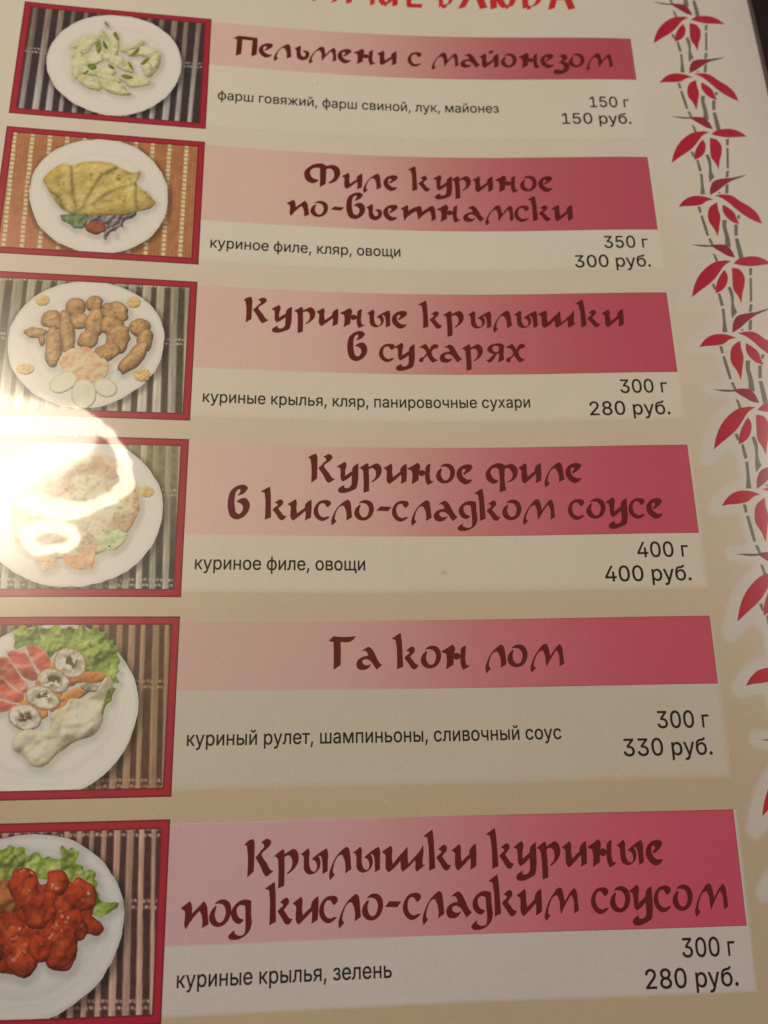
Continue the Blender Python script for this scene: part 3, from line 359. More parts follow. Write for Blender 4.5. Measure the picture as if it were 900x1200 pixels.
SANS = {
",": [
188,
"38 -119 68 71 137 71 84 -119"
],
".": [
188,
"95 -4 83 -3 73 1 63 9 55 18 51 29 50 41 51 53 55 64 63 73 73 81 83 85 95 87 107 85 118 81 128 73 135 64 140 53 141 41 140 29 135 18 128 9 118 1 107 -3"
],
"0": [
453,
"227 -7 191 -3 158 7 130 24 105 48 85 77 69 113 57 155 50 202 48 254 50 306 57 353 69 395 85 431 106 461 130 484 159 502 191 512 227 516 262 512 295 502 323 484 348 461 368 431 384 395 396 353 403 306 405 254 403 202 396 155 384 113 368 77 348 48 323 24 295 7 263 -3|227 50 250 52 271 60 290 74 306 92 320 116 330 144 338 176 342 213 344 254 342 295 338 332 330 365 320 393 306 416 290 435 271 449 250 457 227 460 203 457 182 449 163 435 147 416 134 393 123 365 115 332 111 295 109 254 111 213 115 176 123 144 134 116 147 92 163 74 182 60 203 52"
],
"1": [
453,
"76 0 76 55 391 55 391 0|276 509 276 0 212 0 212 448 209 448 86 358 86 427 198 509"
],
"2": [
453,
"64 0 64 47 234 229 252 248 268 266 282 282 294 298 303 312 311 327 316 341 319 356 320 371 319 389 315 405 308 419 298 431 287 441 273 449 258 455 241 458 224 460 205 458 188 454 172 447 159 438 148 427 139 413 132 398 128 381 127 362 66 362 68 391 75 418 86 442 102 464 121 482 143 496 168 507 196 513 225 516 254 513 281 507 306 497 328 482 346 465 361 445 372 423 379 398 381 372 380 354 377 336 371 318 363 299 351 280 336 259 317 235 294 209 267 180 153 60 153 57 389 57 389 0"
],
"3": [
453,
"218 -7 188 -5 159 1 133 10 108 22 88 38 70 57 57 79 48 104 44 132 109 132 112 115 118 100 126 87 137 76 150 66 165 59 182 54 200 51 219 50 239 51 258 55 275 61 291 69 304 80 315 93 323 108 328 125 329 145 328 163 323 180 316 196 306 211 292 223 275 234 254 241 229 246 201 248 157 248 157 299 288 448 288 452 70 452 70 509 372 509 372 461 211 278 211 289 247 290 279 286 308 276 333 262 354 244 371 222 383 198 391 173 393 145 390 116 383 90 370 66 354 45 333 27 309 12 281 2 251 -5"
],
"4": [
453,
"40 105 40 158 247 509 311 509 109 166 109 163 413 163 413 105|282 0 282 121 282 146 282 318 343 318 343 0"
],
"5": [
453,
"221 -7 192 -5 165 1 140 11 118 25 99 41 83 60 71 82 63 105 60 130 122 130 125 115 130 102 138 89 148 78 160 68 173 60 188 54 204 51 221 50 241 51 259 56 276 64 291 75 304 89 314 104 322 122 326 141 328 162 326 183 321 203 314 221 303 237 290 251 275 262 257 270 238 275 218 277 201 276 184 273 167 268 152 262 139 255 128 246 67 253 96 509 366 509 366 452 151 452 134 301 136 301 148 311 162 318 178 325 194 330 212 333 229 334 252 332 274 328 294 321 313 311 330 299 345 285 358 269 370 251 379 231 386 210 390 187 391 163 388 132 381 102 369 76 352 52 332 32 309 15 282 3 253 -4"
],
"8": [
453,
"226 -7 193 -5 163 1 136 11 111 25 91 42 74 62 62 84 54 109 52 135 53 156 58 176 65 195 75 212 87 228 101 241 117 252 134 260 153 265 153 267 129 276 109 289 93 308 80 330 73 354 70 380 73 405 79 429 90 450 106 469 124 485 146 498 170 508 197 514 226 516 255 514 282 508 306 498 328 485 346 469 361 450 373 429 379 405 382 380 379 354 372 330 359 308 343 289 323 276 300 267 300 265 319 260 335 252 351 241 365 228 377 212 387 195 395 176 399 156 401 135 398 109 391 84 378 62 362 42 341 25 317 11 289 1 259 -5|226 49 248 50 267 54 285 60 300 69 313 79 323 91 331 106 335 121 337 139 335 157 330 173 322 189 312 202 298 213 283 223 265 230 247 234 226 235 206 234 187 230 169 223 154 213 140 202 130 189 122 173 117 157 115 139 117 121 121 106 129 91 139 79 152 69 167 60 185 54 205 50|226 290 244 291 260 294 274 300 287 308 298 318 307 330 314 344 318 359 319 376 318 392 314 407 308 420 299 432 288 442 275 449 260 455 244 459 226 460 208 459 192 455 177 449 164 442 153 432 145 420 138 407 134 392 133 376 134 359 138 344 145 330 154 318 165 308 178 300 193 294 209 291"
],
"а": [
389,
"160 -9 137 -7 115 -3 94 5 76 15 60 29 48 45 38 63 32 84 30 108 32 128 36 146 43 161 53 174 64 184 78 193 92 200 108 206 125 211 143 214 161 217 178 220 234 227 247 229 257 231 265 235 271 240 274 246 276 255 276 257 275 272 272 285 267 297 260 307 251 315 240 322 227 327 212 330 196 331 178 330 163 327 149 322 137 316 127 309 118 301 110 292 104 283 100 274 41 291 51 313 64 331 79 346 95 358 114 368 133 375 153 380 173 383 194 384 208 384 223 382 239 379 255 375 271 369 286 360 300 350 312 336 322 320 330 301 335 278 337 251 337 0 277 0 277 52 272 52 267 43 260 34 252 25 242 16 229 8 215 1 199 -4 181 -7|170 45 192 47 211 51 228 59 242 68 254 80 263 93 270 108 274 122 276 138 276 190 272 187 267 184 259 182 251 180 241 178 231 176 200 171 175 168 161 166 147 163 134 159 122 153 112 147 103 139 97 130 93 118 92 105 93 93 96 82 102 72 109 64 119 57 130 52 142 48 156 46"
],
"б": [
411,
"208 -8 176 -6 147 2 119 15 95 33 74 55 57 82 44 113 37 147 34 185 34 198 35 236 37 270 41 301 46 329 54 354 62 376 73 395 86 412 101 426 118 438 137 448 159 455 183 461 209 465 238 468 252 470 264 472 273 475 281 478 286 483 290 488 292 494 293 501 294 509 349 509 347 491 344 475 338 461 330 449 318 439 304 431 286 424 264 420 238 417 206 414 178 408 155 401 135 390 119 375 107 356 97 332 90 302 85 266 86 266 94 283 105 299 118 314 132 328 149 340 167 350 187 357 207 362 229 363 256 361 281 353 304 339 325 322 343 300 357 274 368 246 375 215 377 181 375 147 368 114 355 84 339 58 319 35 295 17 268 3 239 -5|208 46 230 48 249 53 266 62 281 74 293 89 303 108 310 129 315 152 316 178 315 204 311 228 304 249 294 267 282 282 268 294 251 303 232 308 211 310 189 308 169 302 151 293 135 280 121 264 110 245 102 224 97 201 96 175 97 151 102 129 109 109 119 90 132 75 148 62 166 53 186 48"
],
"в": [
392,
"53 0 53 379 208 379 247 376 280 367 307 352 327 331 339 307 343 278 341 258 335 240 324 226 309 214 291 205 270 199 284 196 298 191 312 185 325 176 336 165 345 152 352 138 357 121 358 102 356 84 351 66 343 50 331 35 317 23 300 13 280 6 257 1 232 0|111 56 232 56 251 57 266 62 279 70 288 80 293 93 295 108 293 125 288 141 279 153 266 162 251 167 232 169 111 169|111 220 209 220 230 222 248 227 263 234 273 245 280 258 282 273 280 288 273 300 262 310 248 318 230 322 208 324 111 324"
],
"г": [
304,
"290 379 290 323 114 323 114 0 53 0 53 379"
],
"е": [
404,
"212 -8 177 -5 145 3 117 16 92 35 72 58 56 85 44 116 37 150 34 187 36 224 44 258 55 290 71 317 91 340 115 359 142 373 172 382 205 384 226 383 246 380 266 374 285 366 303 355 319 341 334 324 347 305 357 282 365 256 370 227 371 194 371 169 75 169 75 221 338 221 310 202 308 226 304 248 298 269 288 286 277 301 263 314 246 323 227 328 205 330 183 328 164 323 146 313 131 301 119 286 109 270 102 251 97 231 96 211 96 178 98 151 102 127 110 106 121 88 135 73 151 61 169 53 190 48 212 46 227 47 241 49 254 53 265 58 276 65 285 73 294 82 300 93 306 105 365 91 358 72 348 55 335 39 320 26 302 14 283 4 261 -3 237 -7"
],
"ж": [
563,
"21 0 174 193 23 379 95 379 221 218 252 218 252 379 313 379 313 218 342 218 468 379 541 379 390 193 543 0 469 0 342 162 313 162 313 0 252 0 252 162 223 162 95 0"
],
"з": [
343,
"171 -4 146 -3 123 1 101 8 82 17 65 29 51 43 40 59 34 76 31 95 94 95 97 82 105 71 117 61 133 54 151 49 171 47 193 49 211 55 227 65 239 77 246 92 249 109 246 126 239 141 226 154 208 163 187 169 163 171 138 171 138 217 163 217 183 219 201 224 217 233 229 245 236 259 238 276 236 292 230 306 220 318 207 327 191 332 173 334 154 332 137 327 122 319 109 309 102 296 99 281 40 281 42 301 48 319 59 335 72 349 88 361 107 371 128 378 150 382 173 384 197 382 220 377 239 370 257 359 271 346 283 332 291 315 296 298 298 279 296 258 289 240 277 224 262 212 245 203 225 197 225 194 252 188 273 178 291 164 303 147 310 127 313 104 311 84 305 66 294 48 281 33 264 20 244 10 222 2 198 -3"
],
"и": [
411,
"358 0 296 0 296 274 293 274 111 0 53 0 53 379 114 379 114 104 118 104 300 379 358 379"
],
"й": [
411,
"358 0 296 0 296 274 293 274 111 0 53 0 53 379 114 379 114 104 118 104 300 379 358 379|205 433 187 434 171 439 155 446 142 455 130 467 120 481 112 496 108 512 107 529 151 529 153 515 158 502 166 491 177 483 190 478 205 476 220 478 233 483 244 491 252 502 257 515 259 529 304 529 303 512 298 496 291 481 281 467 269 456 256 446 240 439 223 434"
],
"к": [
376,
"53 0 53 379 114 379 114 215 152 215 288 379 366 379 213 196 368 0 290 0 167 159 114 159 114 0"
],
"л": [
400,
"6 0 6 56 20 56 31 57 40 59 48 63 56 68 62 76 67 86 71 98 75 114 78 133 80 155 82 181 84 211 91 379 348 379 348 0 286 0 286 323 149 323 143 189 140 150 135 115 129 84 120 58 109 37 94 21 76 9 54 2 27 0"
],
"м": [
535,
"53 0 53 379 144 379 232 168 237 156 242 144 246 132 257 100 265 70 273 41 263 41 270 69 278 100 289 132 293 143 298 155 303 168 390 379 482 379 482 0 421 0 421 197 421 237 422 276 422 315 423 354 430 354 425 335 420 317 415 300 410 284 404 268 399 252 392 235 385 217 377 198 294 0 240 0 156 198 148 217 141 235 135 252 129 268 123 284 118 300 113 317 108 335 102 354 111 354 112 318 113 279 113 238 113 197 113 0"
],
"н": [
409,
"309 223 309 167 99 167 99 223|114 379 114 0 53 0 53 379|356 379 356 0 295 0 295 379"
],
"о": [
415,
"207 -8 174 -5 144 3 117 16 93 35 72 58 56 85 44 116 37 150 34 187 37 225 44 260 56 291 72 318 93 341 117 360 144 374 174 382 207 384 241 382 271 374 299 360 323 341 343 318 359 291 371 260 379 225 381 187 379 150 371 116 359 85 343 58 323 35 299 16 271 3 241 -5|207 46 231 49 252 55 270 66 285 80 298 97 307 117 314 139 318 163 319 187 318 212 314 236 307 258 298 278 285 296 270 310 252 321 231 328 207 330 184 328 163 321 145 310 130 296 118 278 108 258 102 236 98 212 96 187 98 163 102 139 108 117 118 97 130 80 145 66 163 55 184 49"
],
"п": [
408,
"355 379 355 0 294 0 294 323 114 323 114 0 53 0 53 379"
],
"р": [
424,
"53 -143 53 379 112 379 112 319 118 319 123 327 130 336 137 346 147 355 158 364 171 373 188 379 207 383 229 384 259 382 287 374 313 361 335 342 354 320 370 293 381 261 388 227 390 189 388 151 381 116 370 84 355 57 336 34 313 16 288 3 260 -6 229 -8 208 -7 189 -3 173 4 159 12 147 21 138 31 130 41 124 50 118 59 114 59 114 -143|220 47 242 49 262 55 279 66 294 80 306 97 316 117 323 139 327 163 328 189 327 215 323 239 316 261 307 281 295 298 280 311 262 322 243 328 220 330 198 328 178 322 161 312 147 299 134 282 125 263 118 241 114 216 113 189 114 162 118 138 125 115 135 95 147 78 162 65 179 55 198 49"
],
"с": [
396,
"207 -8 174 -5 144 3 117 16 93 35 72 58 56 85 44 116 37 150 34 187 37 225 44 260 56 291 72 318 93 341 117 360 144 374 174 382 207 384 226 384 243 381 260 377 276 371 291 364 305 356 318 346 330 335 340 322 349 308 356 293 362 277 303 262 300 272 295 281 290 289 284 297 278 304 270 311 261 316 252 321 242 325 231 328 220 329 207 330 184 328 163 321 145 310 130 296 118 278 108 258 102 236 98 212 96 187 98 163 102 139 108 117 118 97 130 80 145 66 163 55 184 49 207 46 220 47 232 49 243 52 253 55 262 60 271 66 279 73 285 80 292 89 297 98 301 107 304 117 363 102 357 86 350 70 341 56 331 43 319 32 306 21 292 12 277 5 261 -1 244 -5 226 -7"
],
"т": [
325,
"132 0 132 325 6 325 6 379 319 379 319 325 193 325 193 0"
],
"у": [
389,
"47 -139 61 -86 71 -87 83 -89 94 -90 104 -89 113 -86 122 -81 130 -74 138 -64 145 -51 151 -36 163 -1 17 379 84 379 165 155 173 132 180 109 187 87 193 64 199 42 206 21 184 21 190 42 196 64 202 87 209 110 216 132 224 155 305 379 371 379 204 -58 196 -77 187 -93 177 -107 165 -119 153 -128 139 -136 125 -141 109 -144 91 -145 82 -145 73 -144 65 -143 57 -142 52 -140"
],
"ф": [
477,
"208 -8 175 -5 145 3 117 16 93 35 73 58 56 85 44 116 37 150 34 187 37 225 44 260 56 291 73 318 93 341 117 360 145 374 175 382 208 384 269 384 302 382 333 374 360 360 384 341 405 318 421 291 433 260 441 225 443 187 441 150 433 116 421 85 405 58 384 35 360 16 333 3 302 -5 269 -8|208 43 269 43 293 46 314 52 332 64 347 79 360 96 370 117 377 139 381 163 382 187 381 213 377 237 370 260 360 281 347 299 332 314 314 326 293 333 269 335 208 335 184 333 163 326 145 314 130 299 117 281 108 260 101 237 96 213 95 187 96 163 101 139 108 117 117 96 130 79 145 64 163 52 184 46|208 -143 208 509 269 509 269 -143"
],
"х": [
379,
"21 0 171 218 171 171 29 379 100 379 147 306 159 287 170 270 179 253 188 237 198 221 207 206 175 206 185 221 194 237 202 253 211 270 222 287 233 306 282 379 352 379 209 169 209 214 358 0 287 0 231 85 219 103 209 120 200 136 191 152 182 167 173 182 205 182 195 167 187 152 178 136 170 120 160 103 148 85 91 0"
],
"ч": [
401,
"198 118 157 122 121 134 92 153 70 181 57 216 53 258 53 379 114 379 114 258 116 232 124 211 138 195 155 184 175 177 198 175 221 176 244 178 264 182 284 187 304 192 324 199 324 143 311 138 298 134 285 130 272 127 258 124 244 122 229 120 214 119|287 0 287 379 348 379 348 0"
],
"ш": [
572,
"53 379 114 379 114 56 255 56 255 379 316 379 316 56 458 56 458 379 519 379 519 0 53 0"
],
"щ": [
582,
"53 379 114 379 114 56 255 56 255 379 316 379 316 56 458 56 458 379 519 379 519 0 53 0|508 -109 508 0 482 0 482 56 569 56 569 -109"
],
"ы": [
511,
"104 244 214 244 243 242 268 237 290 228 309 217 325 202 337 186 346 167 352 146 353 123 352 101 346 80 337 61 325 43 309 29 290 16 268 7 243 2 214 0 53 0 53 379 114 379 114 56 214 56 235 58 254 64 270 74 282 87 289 103 292 121 289 139 282 155 270 169 254 179 235 185 214 187 104 187|397 0 397 379 458 379 458 0"
],
"ь": [
388,
"104 244 214 244 243 242 268 237 290 228 309 217 325 202 337 186 346 167 352 146 353 123 352 101 346 80 337 61 325 43 309 29 290 16 268 7 243 2 214 0 53 0 53 379 114 379 114 56 214 56 235 58 254 64 270 74 282 87 289 103 292 121 289 139 282 155 270 169 254 179 235 185 214 187 104 187"
],
"я": [
385,
"332 0 271 0 271 326 184 326 155 324 131 318 114 309 102 295 95 279 93 259 95 240 102 224 114 211 132 201 155 195 184 194 298 194 298 142 180 142 134 146 97 157 68 174 48 198 36 226 32 259 36 293 48 322 68 346 97 365 134 376 180 379 332 379|85 0 15 0 122 172 190 172"
],
" ": [
188,
""
]
}
SMALL = [(1, 'i', 'фарш говяжий, фарш свиной, лук, майонез', -3.546, -0.8, -0.9428), (1, 'w', '150 г', 0.113, 0.516, -1.0043), (1, 'p', '150 руб.', -0.181, 0.517, -0.8028), (2, 'i', 'куриное филе, кляр, овощи', -3.552, -1.822, 0.7141), (2, 'w', '350 г', 0.094, 0.509, 0.6273), (2, 'p', '300 руб.', -0.198, 0.511, 0.8315), (3, 'i', 'куриные крылья, кляр, панировочные сухари', -3.54, -0.718, 2.2365), (3, 'w', '300 г', 0.089, 0.51, 2.1133), (3, 'p', '280 руб.', -0.199, 0.501, 2.3215), (4, 'i', 'куриное филе, овощи', -3.541, -2.188, 3.6882), (4, 'w', '400 г', 0.08, 0.507, 3.6021), (4, 'p', '400 руб.', -0.209, 0.503, 3.8024), (5, 'i', 'куриный рулет, шампиньоны, сливочный соус', -3.553, -0.67, 5.0434), (5, 'w', '300 г', 0.095, 0.516, 4.9767), (5, 'p', '330 руб.', -0.193, 0.509, 5.1821), (6, 'i', 'куриные крылья, зелень', -3.552, -2.036, 6.6719), (6, 'w', '300 г', 0.108, 0.522, 6.6067), (6, 'p', '280 руб.', -0.185, 0.523, 6.8071)]
LEAVES = {
"tipA": "926 -2409 956 -2410 986 -2410 1016 -2411 1050 -2412 1085 -2412 1119 -2413 1133 -2397 1104 -2394 1074 -2392 1045 -2391 1024 -2393 1003 -2395 983 -2399 964 -2402 945 -2405",
"sprigA": "1119 -2413 1149 -2420 1179 -2426 1210 -2429 1236 -2431 1263 -2430 1286 -2423 1301 -2410 1313 -2394 1324 -2377 1335 -2352 1343 -2325 1350 -2297 1329 -2298 1308 -2300 1289 -2304 1263 -2314 1238 -2329 1214 -2344 1194 -2356 1174 -2368 1155 -2381 1147 -2387 1140 -2392 1133 -2397",
"bigA": "858 -1842 868 -1879 879 -1915 891 -1950 910 -1992 931 -2033 956 -2072 983 -2107 1014 -2140 1047 -2170 1074 -2192 1103 -2212 1133 -2228 1165 -2240 1199 -2248 1233 -2253 1257 -2255 1281 -2255 1306 -2254 1277 -2237 1250 -2219 1225 -2199 1200 -2171 1179 -2139 1156 -2109 1132 -2078 1108 -2048 1081 -2020 1048 -1990 1013 -1963 977 -1936 937 -1905 898 -1873",
"smallA": "1092 -1891 1099 -1930 1109 -1969 1122 -2007 1136 -2036 1152 -2064 1170 -2091 1185 -2112 1201 -2132 1218 -2152 1227 -2136 1235 -2120 1240 -2104 1241 -2077 1236 -2050 1228 -2024 1218 -1999 1204 -1975 1187 -1953 1171 -1938 1155 -1925 1137 -1913 1122 -1905 1107 -1898",
"downA": "1299 -2180 1327 -2181 1353 -2179 1374 -2171 1392 -2152 1405 -2127 1413 -2101 1413 -2071 1407 -2040 1399 -2010 1388 -1975 1374 -1940 1361 -1905 1352 -1871 1343 -1837 1335 -1803 1329 -1828 1322 -1852 1314 -1876 1302 -1896 1289 -1916 1279 -1937 1275 -1971 1278 -2007 1282 -2044 1287 -2089 1293 -2134",
"rightA": "1323 -2228 1339 -2247 1356 -2264 1375 -2279 1400 -2294 1427 -2305 1455 -2315 1489 -2326 1524 -2335 1560 -2339 1591 -2339 1623 -2336 1653 -2329 1681 -2318 1707 -2303 1733 -2287 1694 -2274 1654 -2262 1613 -2250 1578 -2239 1543 -2229 1507 -2222 1474 -2218 1440 -2217 1406 -2217 1378 -2220 1351 -2224",
"sprigB": "1198 -1488 1202 -1525 1208 -1561 1220 -1594 1232 -1619 1247 -1642 1266 -1662 1289 -1676 1315 -1686 1342 -1695 1381 -1706 1420 -1716 1460 -1724 1454 -1688 1423 -1664 1392 -1640 1362 -1615 1337 -1593 1313 -1571 1288 -1549 1259 -1528 1229 -1508",
"tipB": "1460 -1724 1489 -1735 1518 -1747 1548 -1759 1583 -1773 1618 -1787 1653 -1800 1623 -1782 1593 -1763 1562 -1745 1527 -1726 1490 -1707 1454 -1688",
"leftB": "858 -1329 876 -1354 894 -1379 915 -1401 936 -1419 958 -1436 981 -1449 1007 -1458 1033 -1465 1060 -1468 1090 -1470 1121 -1468 1151 -1463 1176 -1456 1201 -1447 1225 -1437 1203 -1432 1181 -1426 1160 -1418 1137 -1403 1115 -1384 1092 -1369 1062 -1359 1030 -1353 998 -1348 973 -1345 947 -1344 922 -1341 901 -1338 879 -1333",
"downB": "1206 -1016 1198 -1048 1189 -1080 1177 -1111 1165 -1133 1151 -1155 1141 -1178 1137 -1205 1137 -1233 1141 -1260 1147 -1290 1158 -1320 1173 -1346 1197 -1371 1227 -1392 1260 -1411 1258 -1387 1257 -1364 1257 -1340 1260 -1310 1265 -1280 1267 -1250 1261 -1212 1250 -1175 1239 -1137 1229 -1097 1217 -1056",
"smallB": "1315 -1390 1334 -1381 1352 -1371 1370 -1360 1391 -1344 1410 -1326 1425 -1306 1432 -1286 1435 -1265 1439 -1244 1445 -1225 1451 -1206 1457 -1188 1435 -1189 1413 -1192 1392 -1199 1371 -1210 1353 -1226 1336 -1243 1321 -1264 1310 -1287 1303 -1311 1302 -1337 1307 -1363",
"rightB": "1244 -1486 1273 -1496 1301 -1504 1330 -1510 1362 -1514 1395 -1515 1426 -1510 1456 -1496 1485 -1475 1514 -1455 1545 -1441 1576 -1428 1606 -1413 1632 -1394 1658 -1373 1678 -1349 1695 -1316 1705 -1278 1713 -1238 1684 -1241 1655 -1245 1628 -1252 1596 -1263 1565 -1277 1536 -1293 1506 -1313 1477 -1334 1449 -1357 1421 -1382 1394 -1409 1365 -1433 1347 -1446 1328 -1458 1308 -1469 1287 -1476 1266 -1482"
}
STALKS = {
"L": "1066 -1989 1098 -1993 1105 -1933 1084 -1924|1113 -1890 1138 -1898 1156 -1769 1123 -1757|1127 -1731 1156 -1735 1154 -1703 1152 -1672 1150 -1640 1148 -1590 1148 -1540 1147 -1490 1098 -1488 1107 -1531 1116 -1574 1122 -1617 1125 -1655 1126 -1693|1047 -1344 1077 -1347 1082 -1277 1056 -1270|1062 -1242 1087 -1248 1094 -1209 1101 -1169 1107 -1129 1112 -1094 1115 -1058 1119 -1023 1095 -1013 1089 -1048 1082 -1082 1077 -1117 1071 -1158 1066 -1200|1103 -986 1130 -992 1152 -915 1126 -912|1126 -829 1152 -814 1171 -737 1144 -726",
"M": "1220 -1964 1253 -1976 1260 -1953 1266 -1930 1270 -1906 1268 -1858 1260 -1809 1260 -1761 1265 -1743 1271 -1725 1277 -1707 1215 -1636 1215 -1660 1216 -1683 1217 -1707 1224 -1752 1233 -1797 1237 -1843 1234 -1883 1228 -1924|1276 -1519 1306 -1539 1312 -1516|1282 -1212 1329 -1215 1320 -1186 1314 -1158 1311 -1130 1313 -1104 1318 -1077 1322 -1051 1325 -1003 1325 -955 1323 -908 1264 -922 1270 -953 1275 -985 1278 -1017 1277 -1052 1273 -1088 1271 -1124 1273 -1153 1277 -1183|1223 -752 1245 -767 1254 -748",
"R": "1478 -2196 1513 -2205 1496 -2122 1466 -2114|1464 -2088 1491 -2095 1452 -1838 1424 -1826|1418 -1802 1449 -1809 1428 -1728 1394 -1720|1379 -1623 1418 -1646 1394 -1532 1361 -1529|1455 -1294 1487 -1291 1462 -1240 1441 -1254|1399 -1173 1437 -1180 1416 -1049 1380 -1042|1379 -1015 1416 -1022 1421 -987 1425 -952 1429 -917 1433 -871 1436 -826 1439 -780 1387 -767 1385 -809 1384 -850 1383 -891 1381 -932 1380 -974"
}
